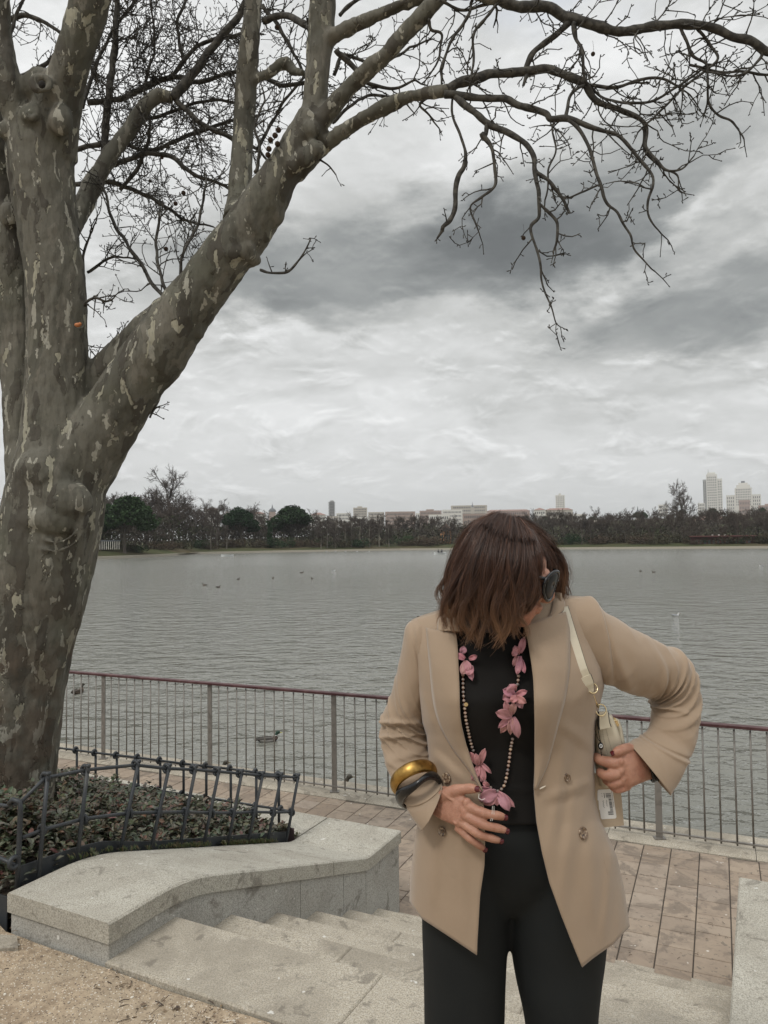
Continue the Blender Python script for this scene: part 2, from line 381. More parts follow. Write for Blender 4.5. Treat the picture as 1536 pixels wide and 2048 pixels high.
poly([pr(-16, 3.0), pr(14, 3.0), pr(14, 6.39), pr(-16, 6.39)], ZP - .4, ZP - .007, 'path_bed', M_JOINT)
poly([pr(-70, 3.0), pr(-16, 3.0), pr(-16, 6.39), pr(-70, 6.39)], ZP - .4, ZP, 'far_path', M_PAVE)
bnd = MB()                                                  # granite band at the foot of the steps
for a, c in ((-.02, .7), (.7, 1.45), (1.45, 2.12)): rough_box(bnd, a + .002, c - .002, T0 + TRD * 5 + .02, 2.47, ZP - .05, ZP + .0035, .003)
tag(bnd.build('granite_band', M_STEP), kind='structure')
kb = MB(); s_ = -24.0; rnd = random.Random(5)
prof = [(6.38, -.05), (6.38, .004), (6.42, .018), (6.52, .022), (6.66, .020), (6.80, .020), (6.857, .006), (6.857, -.06)]
while s_ < 16:
    L = 1.1; rr = []
    for a in (s_ + .002, s_ + L - .002): rr.append([pr(a, t, ZP + z) for t, z in prof] + [pr(a, 6.857, ZP - .5), pr(a, 6.38, ZP - .5)])
    kb.rings(rr); s_ += L
tag(kb.build('kerb', M_STEP), kind='structure')
poly([pr(-70, 6.40), pr(16, 6.40), pr(16, 6.83), pr(-70, 6.83)], -2.6, ZP - .06, 'quay_wall', M_FACE)
ledge = poly([pr(-70, 6.83), pr(16, 6.83), pr(16, 6.885), pr(-70, 6.885)], -2.6, ZP - .03, 'quay_ledge', material('pale_ledge', base=(.56, .57, .54), rough=.8))

# ------------------------------------------------------------ stair side walls
ZC, ZL, K1, K2 = .143, -.385, .42, 2.03
def ztop(t, k1=K1, k2=K2, z0=ZC, z1=ZL, r=.13):
    def f(t): return z0 + (z1 - z0) * min(1, max(0, (t - k1) / (k2 - k1)))
    return sum(f(t + r * (i / 6 - 1)) for i in range(13)) / 13 if r else f(t)
def coping(mb, u0, u1, t0, t1, th, zf, n=28, e=.008):
    rr = []
    for i in range(n + 1):
        t = t0 + (t1 - t0) * i / n; z = zf(t)
        rr.append([st(u0, t, z - th), st(u1, t, z - th), st(u1, t, z - e), st(u1 - e, t, z), st(u0 + e, t, z), st(u0, t, z - e)])
    mb.rings(rr)
wall = empty('stair_wall', st(-.3, 1.2, -.3), 'low granite side wall of the steps, its coping bending down beside the iron fence', 'wall')
for a, c in ((.0, 1.62), (1.626, 2.497)):
    m = MB(); coping(m, -.57, .0, a, c, .078, lambda t: ztop(t, r=.16 if t < 1.3 else .03)); m.build('coping_stone', M_GRAN, wall)
m = MB()
for t0_, t1_ in ((.012, 1.30), (1.304, 1.75), (1.754, 2.02), (2.024, 2.485)):
    rr = []
    for i in range(13):
        t = t0_ + (t1_ - t0_) * i / 12; z = ztop(t) - .080; rr.append([st(-.56, t, -1.1), st(-.013, t, -1.1), st(-.013, t, z), st(-.56, t, z)])
    m.rings(rr)
m.build('wall_block', M_FACE, wall)
m = MB(); rr = []                                           # wide flat coping behind the planter, turning along the path
m.prism([tuple(st(u, t).xy) for u, t in ((-.575, 2.14), (-.575, 2.497), (-1.6, 2.497), (-1.6, 2.14))][::-1], ZL - .3, ZL - .001)
m.prism([tuple(st(u, t).xy) for u, t in ((-1.605, 2.14), (-1.605, 2.497), (-4.6, 2.497), (-4.6, 2.14))][::-1], ZL - .3, ZL - .001)
m.build('coping_slab', M_GRAN, wall)
m = MB(); m.prism([tuple(st(u, t).xy) for u, t in ((-.575, 2.16), (-.575, 2.48), (-4.6, 2.48), (-4.6, 2.16))][::-1], -1.1, ZL - .302); m.build('wall_block', M_FACE, wall)
wr = empty('stair_wall', st(2.4, 2, -.4), 'pale granite block wall ending the right side of the steps, cut off by the photo edge', 'wall')
UW = 2.035
m = MB(); coping(m, UW, UW + .62, -.0, 1.30, .1, lambda t: ztop(t, .1, 1.30, .03, ZL, .03)); m.build('coping_stone', M_GRAN, wr)
m = MB(); coping(m, UW, UW + .62, 1.304, 2.70, .1, lambda t: ZL); m.build('coping_stone', M_GRAN, wr)
m = MB(); rr = []
for t in (.01, 1.3, 2.69): z = ztop(t, .1, 1.3, .03, ZL, 0) - .1; rr.append([st(UW + .01, t, -1.1), st(UW + .6, t, -1.1), st(UW + .6, t, z), st(UW + .01, t, z)])
m.rings(rr); m.build('wall_block', M_FACE, wr)
m = MB(); m.rings([[G(px, py, 0) + Vector((0, 0, z)) for px, py in ((-40, 1868), (34, 1872), (36, 1896), (-10, 1898))] for z in (-.1, .002)]); tag(m.build('edging_stone', M_STEP), 'small rough edging stone in the gravel at the end of the low wall', 'stone')

# ------------------------------------------------------------ lakeside railing
rail = empty('lakeside_railing', pr(-1, RAIL_T, ZP), 'grey steel bar railing with a dark red handrail along the lake', 'railing')
sp0, spd = -3.4812, 1.4902; zr = ZP + .985
m = MB(); rr = []
for i in range(61):
    s_ = -12.6 + 18.9 * i / 60; c = pr(s_, RAIL_T, zr - .012); hw, hh = .032, .014
    rr.append([c + Vector((Vp.x, Vp.y, 0)) * (hw * a) + Vector((0, 0, hh * bb)) for a, bb in ((-1, -.7), (-.8, -1), (.8, -1), (1, -.7), (1, .6), (.6, 1), (-.6, 1), (-1, .6))])
m.rings(rr); m.build('handrail', M_RED, rail)
for zz in (ZP + .075,):
    m = MB(); m.rings([[pr(s_, RAIL_T + a * .012, zz + c * .006) for a, c in ((-1, -1), (1, -1), (1, 1), (-1, 1))] for s_ in (-12.6, 6.3)]); m.build('bottom_rail', M_BAR, rail)
for k in range(-6, 7):
    s_ = sp0 + k * spd
    m = MB(); top = zr - .028; rr = [[pr(s_ + a * .026, RAIL_T + c * .006, z) for a, c in ((-1, -1), (1, -1), (1, 1), (-1, 1))] for z in (ZP + .015, ZP + .2, top)]
    m.rings(rr); m.box(pr(s_, RAIL_T, ZP + .026), (.09, .06, .008)); m.build('post', M_BAR, rail)
bar = None; far_m = MB()
for k in range(-6, 6):
    for j in range(1, 13):
        s_ = sp0 + (k + j / 13) * spd; c = pr(s_, RAIL_T, ZP)
        if -8.6 < s_ < -.1 + 0 or .9 < s_ < 4.0:
            if bar is None:
                m = MB(); m.tube([c + Vector((0, 0, .05)), c + Vector((0, 0, .95))], .0075, 6); bar = m.build('baluster', M_BAR, rail, smooth=True, origin=c)
            else: o = bar.copy(); COL.objects.link(o); o.location = c; put(o, rail)
        else: far_m.tube([c + Vector((0, 0, .05)), c + Vector((0, 0, .95))], .0075, 6)
tag(far_m.build('baluster_row', M_BAR, rail, smooth=True), kind='stuff')

# ------------------------------------------------------------ planter fence
fence = empty('planter_fence', st(-.6, 1, 0), 'low dark iron fence of round rods and ring joints around the shrub bed', 'fence')
FU = -.60; q0 = st(FU, 0); nU = Vector((U2.x, U2.y, 0))
def fl(px, py, off=0): return PV(px, py, st(FU + off, 0), nU)
def hook(mb, p, r=.023, t=.009, ax=None): mb.torus(p, r, t, ax, 14, 6)
V3 = Vector((V2.x, V2.y, 0))
tops = [(90, 1556), (170, 1540), (271, 1530), (333, 1537), (386, 1539), (433, 1543), (479, 1547), (521, 1551), (558, 1553), (592, 1555)]
mids = [(84, 1660), (167, 1638), (258, 1626), (317, 1625), (371, 1624), (423, 1626), (465, 1626), (508, 1624), (546, 1625), (583, 1624)]
bots = [(70, 1776), (147, 1742), (231, 1724), (293, 1717), (352, 1708), (400, 1705), (449, 1700), (489, 1697), (529, 1693), (567, 1690)]
rodT, rodM = [], []
for a, b_, c in zip(tops, mids, bots):
    A, B, C_ = fl(*a), fl(*b_), fl(*c); rodT.append(A); rodM.append(B)
    m = MB(); sd_ = (A - C_).normalized(); B2 = C_ + sd_ * (B - C_).dot(sd_) + nU * .0
    off = nU * .016
    m.tube([C_ + off - sd_ * .05, B2 + off, A + off + sd_ * .012], .0095, 7)
    m.torus(A, .020, .0095, V3, 14, 6); m.torus(B, .019, .0095, V3, 14, 6)
    m.box(A + off + sd_ * .02, (.02, .02, .014)); m.build('post', M_IRON, fence, smooth=True)
Ac = fl(40, 1606); Bc = fl(42, 1724); Cc = fl(34, 1784)
m = MB(); m.tube([Cc, fl(38, 1700), fl(41, 1620), Ac + Vector((0, 0, .006)), Ac + Vector((-.03, 0, .014)), Ac + Vector((-.05, .01, -.006))], [.011] * 6, 7); m.torus(fl(28, 1725), .022, .010, nU, 14, 6); m.build('post', M_IRON, fence, smooth=True)
m = MB(); m.tube([Ac] + rodT + [rodT[-1] + (rodT[-1] - rodT[-2]).normalized() * .02], .0085, 7); m.build('rail', M_IRON, fence, smooth=True)
m = MB(); m.tube([fl(44, 1676)] + rodM + [rodM[-1] + (rodM[-1] - rodM[-2]).normalized() * .03], .0085, 7); m.build('rail', M_IRON, fence, smooth=True)
# run at the far side, level above the coping slab
qB = st(0, 2.13); nB = Vector((V2.x, V2.y, 0))
def fb(px, py): return PV(px, py, qB, nB)
tb = [(110, 1494.6), (151, 1500), (188.5, 1505), (231, 1510), (274, 1514.5), (318, 1520.5), (364.6, 1527), (410, 1532), (459, 1537.5), (510, 1544.5), (555, 1550)]
mbp = [(111.5, 1548), (149, 1554), (188.5, 1561), (232, 1567), (274, 1573.5), (315.6, 1580.5), (362.5, 1588), (409, 1595), (459, 1603), (510, 1611), (561, 1618.5)]
stp = (fb(*tb[0]) - fb(*tb[1])); 
RT, RM = [], []
for i, (a, c) in enumerate(zip(tb, mbp)):
    A, B = fb(*a), fb(*c); RT.append(A); RM.append(B)
for k in range(1, 12): RT.insert(0, RT[0] + stp); RM.insert(0, RM[0] + stp)
for A, B in zip(RT, RM):
    m = MB(); base = Vector((A.x, A.y, ZL + .0)) if A.x > -2.2 else Vector((A.x, A.y, ZL)); off = nB * .014
    m.tube([base + off, A + off + Vector((0, 0, .012))], .0095, 7); m.torus(A, .019, .0105, -nU, 14, 6); m.torus(B, .018, .0105, -nU, 14, 6); m.build('post', M_IRON, fence, smooth=True)
m = MB(); m.tube(RT + [rodT[-1]], .0085, 7); m.build('rail', M_IRON, fence, smooth=True)
m = MB(); m.tube(RM + [rodM[-1]], .0085, 7); m.build('rail', M_IRON, fence, smooth=True)
# run going left from the corner post
nE = nB; qE = Ac; 
eT = [Ac, PV(12, 1612, qE, nE), PV(-60, 1600, qE, nE), PV(-420, 1566, qE, nE)]; eM = [fl(30, 1730), PV(0, 1716, fl(30, 1730), nE), PV(-60, 1712, qE, nE), PV(-420, 1680, qE, nE)]
m = MB(); m.tube(eT, .0085, 7); m.build('rail', M_IRON, fence, smooth=True)
m = MB(); m.tube(eM, .0085, 7); m.build('rail', M_IRON, fence, smooth=True)
# edging plates
plt = [(36, 1782), (147, 1741), (206, 1729), (300, 1716), (400, 1706), (490, 1697), (574, 1689)]; ptp = [(39, 1733), (147, 1696), (206, 1682), (300, 1683), (400, 1676), (490, 1669), (577, 1663)]
bo = [fl(*a, -.012) for a in plt]; to = [fl(*a, -.012) for a in ptp]
m = MB(); m.rings([[b_ - Vector((0, 0, .03)), b_ - nU * .005 - Vector((0, 0, .03)), t_ - nU * .005, t_] for b_, t_ in zip(bo, to)]); m.build('edging_plate', M_IRON, fence)
M_RUST = material('dull_purple_plate', base=(.125, .085, .088), rough=.6)
m = MB(); m.rings([[st(u, 2.115, ZL - .1), st(u, 2.12, ZL - .1), st(u, 2.12, ZL + h), st(u, 2.115, ZL + h)] for u, h in ((-.60, .05), (-1.2, .06), (-1.7, .1), (-2.9, .16), (-4.6, .2))]); m.build('edging_plate', M_RUST, fence)
m = MB(); m.rings([[st(u, .035, -.1), st(u, .04, -.1), st(u, .04, .1), st(u, .035, .1)] for u in (-.62, -4.6)]); m.build('edging_plate', M_IRON, fence)

# ------------------------------------------------------------ planting
def soil_z(u, t): return lerp(.06, -.33, sm(.1, 2.1, t)) + .03 * sm(-1, -3, u)
m = MB(); nn = 24; vs = [st(-4.6 + 3.98 * i / nn, .045 + 2.065 * j / nn) for j in range(nn + 1) for i in range(nn + 1)]
vs = [(v.x, v.y, soil_z(-4.6 + 3.98 * (k % (nn + 1)) / nn, .045 + 2.065 * (k // (nn + 1)) / nn)) for k, v in enumerate(vs)]
m.add(vs, [(j * (nn + 1) + i, j * (nn + 1) + i + 1, (j + 1) * (nn + 1) + i + 1, (j + 1) * (nn + 1) + i) for j in range(nn) for i in range(nn)])
tag(m.build('soil', M_SOIL, smooth=True), kind='structure')
def fn(b, p):
    t = b.attr('tint'); setp(b, p, t, .42, b.bump(b.noise(b.pos(), 120, 2), .2, .002), Specular_IOR_Level=.45)
M_LEAF = material('shrub_leaf', fn)
def leaf(mb, c, d, n, L, W, col):
    s_ = d.cross(n).normalized(); n = s_.cross(d).normalized()
    a = [c, c + d * L * .3 + s_ * W * .5 + n * W * .12, c + d * L * .7 + s_ * W * .42 + n * W * .1, c + d * L - n * L * .12, c + d * L * .7 - s_ * W * .42 + n * W * .1, c + d * L * .3 - s_ * W * .5 + n * W * .12, c + d * L * .5]
    mb.add(a, [(0, 1, 6), (1, 2, 6), (2, 3, 6), (3, 4, 6), (4, 5, 6), (5, 0, 6)], col)
sh = MB(); rnd = random.Random(11)
def sprig(p0, ln, lean):
    d = Vector((rnd.gauss(0, lean), rnd.gauss(0, lean), 1)).normalized(); p = Vector(p0); nseg = max(3, int(ln / .016))
    hue = rnd.random(); pts = [p.copy()]
    for k in range(nseg):
        d = (d + Vector((rnd.gauss(0, .13), rnd.gauss(0, .13), rnd.gauss(0, .05)))).normalized(); p = p + d * ln / nseg; pts.append(p.copy())
        if k < nseg * .25: continue
        for q_ in range(2):
            a = rnd.uniform(0, 6.283); out = Vector((math.cos(a), math.sin(a), rnd.uniform(.0, .9))).normalized()
            r_ = rnd.random(); tip = k / nseg
            if r_ < .07 + .20 * hue * tip: col = (rnd.uniform(.09, .14), rnd.uniform(.050, .075), rnd.uniform(.035, .05))
            elif r_ < .55: col = (rnd.uniform(.075, .115), rnd.uniform(.078, .10), rnd.uniform(.05, .065))
            else: col = (rnd.uniform(.045, .07), rnd.uniform(.055, .078), rnd.uniform(.030, .042))
            L = rnd.uniform(.026, .048); leaf(sh, p, out, Vector((rnd.gauss(0, .4), rnd.gauss(0, .4), 1)), L, L * .48, col)
    sh.tube(pts[::max(1, nseg // 3)], .0016, 3, cap=False, col=(.07, .045, .03))
for k in range(3300):
    u = -.625 - 3.2 * rnd.random() ** 1.25; t = .06 + 2.03 * rnd.random() ** .9
    q_ = st(u, t)
    hmax = lerp(.36, .20, sm(.2, 2.0, t)) * (1 + .35 * N3(q_.x * 3.2, q_.y * 3.2)) * lerp(.30, 1, sm(-.6, -1.05, u)) * lerp(.62, 1, sm(2.1, 1.5, t))
    if (q_ - Vector((-2.05, 4.35, 0))).xy.length < .38: continue
    sprig((q_.x, q_.y, soil_z(u, t) - .01), hmax * rnd.uniform(.55, 1.1), .28 * (.45 if u > -.72 else 1))
tag(sh.build('shrub_planting', M_LEAF), kind='stuff')
# small weeds growing at the foot of the plate
wd = MB()
for k in range(620):
    t = rnd.choice([rnd.uniform(.95, 1.5), rnd.uniform(1.5, 2.15), rnd.uniform(.3, 2.1)]); u = -.575 + rnd.uniform(-.02, .018); q_ = st(u, t, ztop(t) - .003)
    if N3(t * 4.3, 2.2) < -.18: continue
    for j in range(3):
        a = rnd.uniform(0, 6.28); d_ = Vector((math.cos(a) * .6, math.sin(a) * .6, rnd.uniform(.5, 1.3))).normalized(); L = rnd.uniform(.012, .03)
        leaf(wd, q_ + Vector((rnd.gauss(0, .004), rnd.gauss(0, .004), rnd.uniform(0, .012))), d_, Vector((1, 0, .3)), L, L * .25, rnd.choice([(.075, .10, .03), (.05, .075, .025), (.12, .09, .04)]))
tag(wd.build('weeds', M_LEAF), kind='stuff')

# ------------------------------------------------------------ litter on the ground
M_PEB = material('pebble', lambda b, p: setp(b, p, b.attr('tint')), rough=.8)
pb = MB(); rnd = random.Random(21)
for k in range(5200):
    u, t = (rnd.uniform(-2.6, 2.2), -2.3 * rnd.random() ** 1.3 - .01); q_ = st(u, t)
    if q_.y < 1.3: continue
    r_ = rnd.choice([.0012, .0018, .0022, .003, .0045]) * rnd.uniform(.7, 1.3); c_ = rnd.choice([(.30, .25, .19), (.46, .41, .34), (.6, .56, .48), (.2, .16, .12), (.5, .40, .30)])
    h = .006 * N3(q_.x * 5, q_.y * 5) + .003 * N3(q_.x * 19, q_.y * 19, 4) - .012 - .012 * sm(-.25, 0, t) * sm(.4, -.8, abs(u - .3) - .6)
    pb.ball((q_.x, q_.y, h + r_ * .3), (r_ * rnd.uniform(.8, 1.6), r_, r_ * .7), 5, 3, Matrix.Rotation(rnd.random() * 6, 3, 'Z'), c_)
tag(pb.build('pebbles', M_PEB), kind='stuff')
tw = MB()
def debris(q_, n, spread, ln):
    for k in range(n):
        p = q_ + Vector((rnd.gauss(0, spread), rnd.gauss(0, spread), rnd.uniform(.002, .012))); a = rnd.uniform(0, 6.28); L = rnd.uniform(.3, 1) * ln
        d_ = Vector((math.cos(a), math.sin(a), rnd.gauss(0, .12)))
        if rnd.random() < .5: tw.tube([p - d_ * L / 2, p + Vector((rnd.gauss(0, .002), rnd.gauss(0, .002), .002)), p + d_ * L / 2], rnd.uniform(.0007, .0018), 4, col=rnd.choice([(.10, .07, .045), (.2, .15, .10), (.06, .045, .035)]))
        else: leaf(tw, p, d_, Vector((rnd.gauss(0, .3), rnd.gauss(0, .3), 1)), L * .6, L * .3, rnd.choice([(.13, .085, .05), (.08, .055, .035), (.2, .14, .08)]))
for k in range(26): debris(st(rnd.uniform(.0, 1.3), rnd.uniform(-.10, -.01), -.022), 10, .018, .03)
for k, (n, sp_) in enumerate(((50, .03), (110, .04), (40, .035), (50, .04), (30, .03))): debris(st(.05, T0 + TRD * (k) + .03, -RIS * (k + 1)), n, sp_, .045)
debris(st(.35, -.12, -.02), 40, .06, .05); debris(st(-.5, -.03, -.01), 30, .12, .03)
for k in range(150): debris(pr(rnd.uniform(-2, 3), rnd.uniform(4.6, 6.7), ZP + .004), 3, .03, .03)
tag(tw.build('dry_litter', M_LEAF), kind='stuff')
# ------------------------------------------------------------ water
def fn(b, p):
    c = b.pos(); x, y, z = b.sep(c)
    dist = b.vmath('LENGTH', c)
    rot = b.new('ShaderNodeVectorRotate', rotation_type='Z_AXIS'); b.put(rot.inputs['Vector'], c); rot.inputs['Angle'].default_value = .12
    cc = b.scale(rot.outputs[0], (1.05, 1.5, 1))
    a = b.noise(cc, 1.0, 2, .45, .5); a2 = b.noise(b.vmath('ADD', cc, (5, 9, 0)), 3.2, 3, .5, .5); a3 = b.noise(b.scale(c, (.9, 1, 1)), 7.0, 3, .5)
    h = b.math('ADD', b.math('ADD', b.math('MULTIPLY', a, 1.0), b.math('MULTIPLY', a2, .46)), b.math('MULTIPLY', a3, .10))
    gust = b.step(b.noise(b.scale(c, (1, .28, 1)), .045, 4, .6, .6), .35, .65)
    n = b.new('ShaderNodeBump'); b.put(n.inputs['Height'], h); n.inputs['Distance'].default_value = .27
    b.put(n.inputs['Strength'], b.math('ADD', .55, b.math('MULTIPLY', gust, .45)))
    setp(b, p, (.175, .175, .152), b.math('ADD', .05, b.math('MULTIPLY', b.step(dist, 20, 160), .12)), n.outputs[0], IOR=1.33, Specular_IOR_Level=.5)
M_WATER = material('lake_water', fn)
m = MB(); k0 = [pr(-400, 6.86), pr(16, 6.86), pr(400, 6.86)]
m.add([(v.x, v.y, ZW) for v in (pr(-3000, 6.84), pr(3000, 6.84), pr(3000, 3500), pr(-3000, 3500))], [(0, 1, 2, 3)])
tag(m.build('lake', M_WATER), kind='structure')
# ------------------------------------------------------------ the big plane tree
def fn(b, p):
    c = b.pos(); up = b.scale(c, (1, 1, .26)); w_ = b.vmath('SCALE', b.vmath('SUBTRACT', b.noise(b.scale(c, (1, 1, .6)), 7, 4, .6, color=True), (.5, .5, .5)), sc=.16)
    q = b.vmath('ADD', up, w_)
    lg = b.noise(c, 1.6, 3, .5)
    pa = b.noise(q, 13, 2, .5); pb_ = b.noise(b.vmath('ADD', q, (3.3, 1.7, 9)), 9.5, 2, .45); pc = b.noise(b.vmath('ADD', q, (8, 5, 2)), 19, 2, .4); pd = b.noise(b.vmath('ADD', q, (1, 15, 2)), 5.0, 3, .5)
    fine_ = b.noise(b.scale(c, (1, 1, .25)), 45, 5, .65)
    base = b.mix(b.step(pd, .44, .50), (.086, .083, .066), (.122, .116, .094)); base = b.mix(b.math('MULTIPLY', b.step(pb_, .565, .57), .75), base, (.056, .050, .040))
    base = b.mix(b.math('MULTIPLY', b.step(pb_, .375, .37), .6), base, (.165, .153, .125))
    pale = b.mix(lg, (.23, .225, .18), (.37, .35, .265))
    rim = b.math('MULTIPLY', b.step(pa, .585, .605), b.step(pa, .65, .63))
    base = b.mix(b.math('MULTIPLY', b.step(pa, .628, .635), .98), b.mix(b.math('MULTIPLY', b.step(pa, .617, .637), .75), base, (.05, .042, .033)), pale)
    base = b.mix(b.math('MULTIPLY', b.step(pc, .645, .652), .9), base, (.32, .31, .26))
    base = b.mix(b.math('MULTIPLY', b.step(fine_, .45, .75), .5), base, (.045, .040, .033))
    zz = b.sep(c)[2]; base = b.mix(b.math('MULTIPLY', b.math('MULTIPLY', b.step(zz, 1.7, .6), b.step(b.noise(c, 5, 5, .6), .4, .6)), .5), base, (.095, .064, .042))
    base = b.mix(b.math('MULTIPLY', b.step(b.noise(c, 3.0, 5, .6), .5, .7), .28), base, (.10, .105, .07))
    hh = b.math('ADD', b.math('ADD', b.math('MULTIPLY', b.step(pa, .62, .642), -.7), b.math('MULTIPLY', b.step(pb_, .55, .565), .5)), b.math('ADD', b.math('MULTIPLY', fine_, .35), b.math('MULTIPLY', b.noise(c, 22, 4, .6), .5)))
    setp(b, p, base, .80, b.bump(hh, 1.0, .010), Specular_IOR_Level=.22)
M_BARK = material('plane_bark', fn)
def fn(b, p):
    c = b.pos(); col = b.mix(b.step(b.noise(c, 30, 4, .6), .4, .65), (.040, .038, .034), (.085, .080, .068)); setp(b, p, col, .85, b.bump(b.noise(c, 90, 3), .4, .003), Specular_IOR_Level=.2)
M_TWIG = material('twig_bark', fn)
tree = empty('plane_tree', (-2.12, 4.3, 0), 'large bare plane tree with mottled peeling bark leaning over the railing on the left', 'tree')
def limb(mb, pts, sides=18, n=None, wob=.05):
    """pts: (px, py, distance, radius in photo px)"""
    sp_ = spline(pts, n or len(pts) * 5); c = [P(a[0], a[1], a[2]) for a in sp_]; r = [max(.0012, a[3]) * a[2] / F for a in sp_]
    mb.tube(c, r, sides)
    return c, r
tm = MB()
limb(tm, [(-30, 1760, 4.42, 175), (-22, 1660, 4.42, 130), (-5, 1580, 4.42, 108), (8, 1500, 4.42, 101), (22, 1400, 4.42, 99), (42, 1300, 4.42, 98), (62, 1200, 4.42, 101), (84, 1110, 4.42, 100), (108, 1020, 4.42, 96), (116, 950, 4.42, 90), (116, 870, 4.42, 70), (114, 760, 4.42, 60), (114, 650, 4.42, 58), (110, 550, 4.42, 56), (98, 475, 4.42, 55), (84, 385, 4.42, 58), (78, 300, 4.42, 62), (85, 235, 4.42, 50)], 26)
limb(tm, [(100, 990, 4.5, 78), (66, 900, 4.58, 52), (52, 800, 4.6, 46), (40, 700, 4.62, 44), (26, 600, 4.62, 42), (14, 500, 4.62, 42), (0, 380, 4.62, 38), (-12, 250, 4.6, 34), (-26, 100, 4.6, 30), (-34, -60, 4.6, 26), (-50, -380, 4.6, 17), (-60, -700, 4.6, 7)], 20)
limb(tm, [(92, 300, 4.42, 58), (112, 225, 4.38, 46), (140, 140, 4.3, 37), (163, 60, 4.25, 36), (181, -10, 4.2, 36), (205, -120, 4.1, 34), (240, -420, 3.95, 22), (255, -760, 3.8, 8)], 20)
limb(tm, [(74, 290, 4.4, 50), (36, 225, 4.35, 34), (14, 150, 4.3, 26), (4, 60, 4.3, 21), (0, -60, 4.25, 19), (-14, -400, 4.1, 8)], 16)
limb(tm, [(112, 1010, 4.45, 80), (150, 935, 4.42, 76), (212, 850, 4.4, 62), (262, 772, 4.38, 58), (318, 700, 4.36, 60), (368, 628, 4.34, 54), (430, 545, 4.31, 49), (480, 480, 4.28, 48), (524, 412, 4.25, 45), (560, 348, 4.22, 38), (600, 285, 4.2, 37), (628, 235, 4.18, 33)], 24)
limb(tm, [(150, 850, 4.55, 40), (200, 770, 4.55, 44), (262, 712, 4.52, 46), (318, 658, 4.48, 44), (350, 620, 4.42, 40)], 16)
limb(tm, [(622, 262, 4.2, 28), (632, 200, 4.2, 26), (638, 100, 4.2, 27), (645, 0, 4.2, 27), (650, -140, 4.2, 25), (668, -480, 4.2, 15), (676, -800, 4.2, 6)], 16)
limb(tm, [(616, 275, 4.2, 26), (658, 225, 4.15, 20), (705, 172, 4.1, 18), (768, 113, 4.0, 17), (815, 62, 3.95, 15), (868, 5, 3.9, 14), (915, -60, 3.85, 13), (1000, -260, 3.7, 7)], 12)
limb(tm, [(585, 345, 4.25, 26), (640, 298, 4.2, 19), (700, 255, 4.1, 15), (768, 215, 4.0, 14), (820, 193, 3.95, 12.5), (868, 185, 3.9, 12), (905, 180, 3.87, 11)], 12)
limb(tm, [(640, 90, 4.2, 20), (675, 68, 4.15, 15), (720, 44, 4.1, 14), (775, 22, 4.05, 13), (850, -6, 3.95, 12), (930, -14, 3.9, 11), (998, 2, 3.85, 11)], 10)
limb(tm, [(470, 440, 4.5, 26), (478, 400, 4.6, 23), (485, 300, 4.65, 22), (492, 180, 4.65, 21), (500, 90, 4.6, 19), (508, -10, 4.6, 18), (512, -120, 4.6, 16), (524, -500, 4.6, 7)], 14)
limb(tm, [(130, 480, 4.7, 22), (165, 415, 4.9, 20), (200, 345, 5.0, 18), (240, 285, 5.05, 17), (272, 238, 5.1, 15), (300, 202, 5.1, 14), (322, 190, 5.1, 12), (345, 197, 5.1, 11)], 12)
# burls and knots
def burl(px, py, d, r, sx=1, sy=1):
    c = P(px, py, d); rr = r * d / F; tm.ball(c, (rr * sx, rr * .8, rr * sy), 14, 10)
for a in [(80, 172, 4.33, 36, 1.0, .95), (62, 232, 4.26, 24), (122, 240, 4.26, 27, 1, 1.2), (14, 262, 4.3, 20), (20, 430, 4.52, 20, .9, 1.3), (72, 940, 4.20, 34, 1.0, 1.25), (138, 1004, 4.20, 40, 1.2, 1), (100, 1040, 4.24, 60, 1.3, .7), (546, 425, 4.24, 27, .9, 1.15), (530, 470, 4.25, 13), (502, 520, 4.27, 17, 1.1, .8), (403, 662, 4.31, 11, .7, 1.7), (490, 500, 4.2, 22), (465, 505, 4.18, 16), (560, 385, 4.22, 22, .9, 1.2), (632, 300, 4.1, 19, 1.1, 1), (612, 315, 4.1, 20), (590, 330, 4.14, 20), (620, 262, 4.12, 22), (562, 134, 4.65, 12), (548, 143, 4.65, 12)]: burl(*a)
for px, py, d, R_, r in [(84, 168, 4.13, 15, 8), (76, 942, 4.10, 20, 7), (114, 1040, 4.11, 46, 4), (110, 1044, 4.12, 60, 4), (64, 230, 4.15, 9, 5), (160, 650, 4.22, 8, 4), (70, 950, 4.13, 36, 4), (628, 303, 4.07, 9, 4)]:
    tm.torus(P(px, py, d + .06), R_ * d / F, r * d / F, Vector((.1, -1, .15)), 18, 8)
limb(tm, [(505, 165, 4.62, 8), (528, 152, 4.62, 11), (548, 140, 4.62, 12), (570, 122, 4.62, 11), (585, 140, 4.62, 11), (606, 146, 4.5, 7)], 10)
trunk = tm.build('trunk', M_BARK, tree)
remesh(trunk, .0115, 5)
me = trunk.data; co_ = np.empty(len(me.vertices) * 3); me.vertices.foreach_get('co', co_); co_ = co_.reshape(-1, 3); no_ = np.empty_like(co_.ravel()); me.vertices.foreach_get('normal', no_); no_ = no_.reshape(-1, 3)
for i in range(len(co_)):
    x, y, z = co_[i]; k = .014 * N3(x * 4, y * 4, z * 1.3) + .009 * N3(x * 13, y * 13, z * 3) + .006 * N3(x * 24, y * 24, z * 14) + .004 * N3(x * 45, y * 45, z * 12)
    co_[i] += no_[i] * k
me.vertices.foreach_set('co', co_.ravel()); me.update()
for a in range(8):                                          # root flare hidden in the planting
    pass

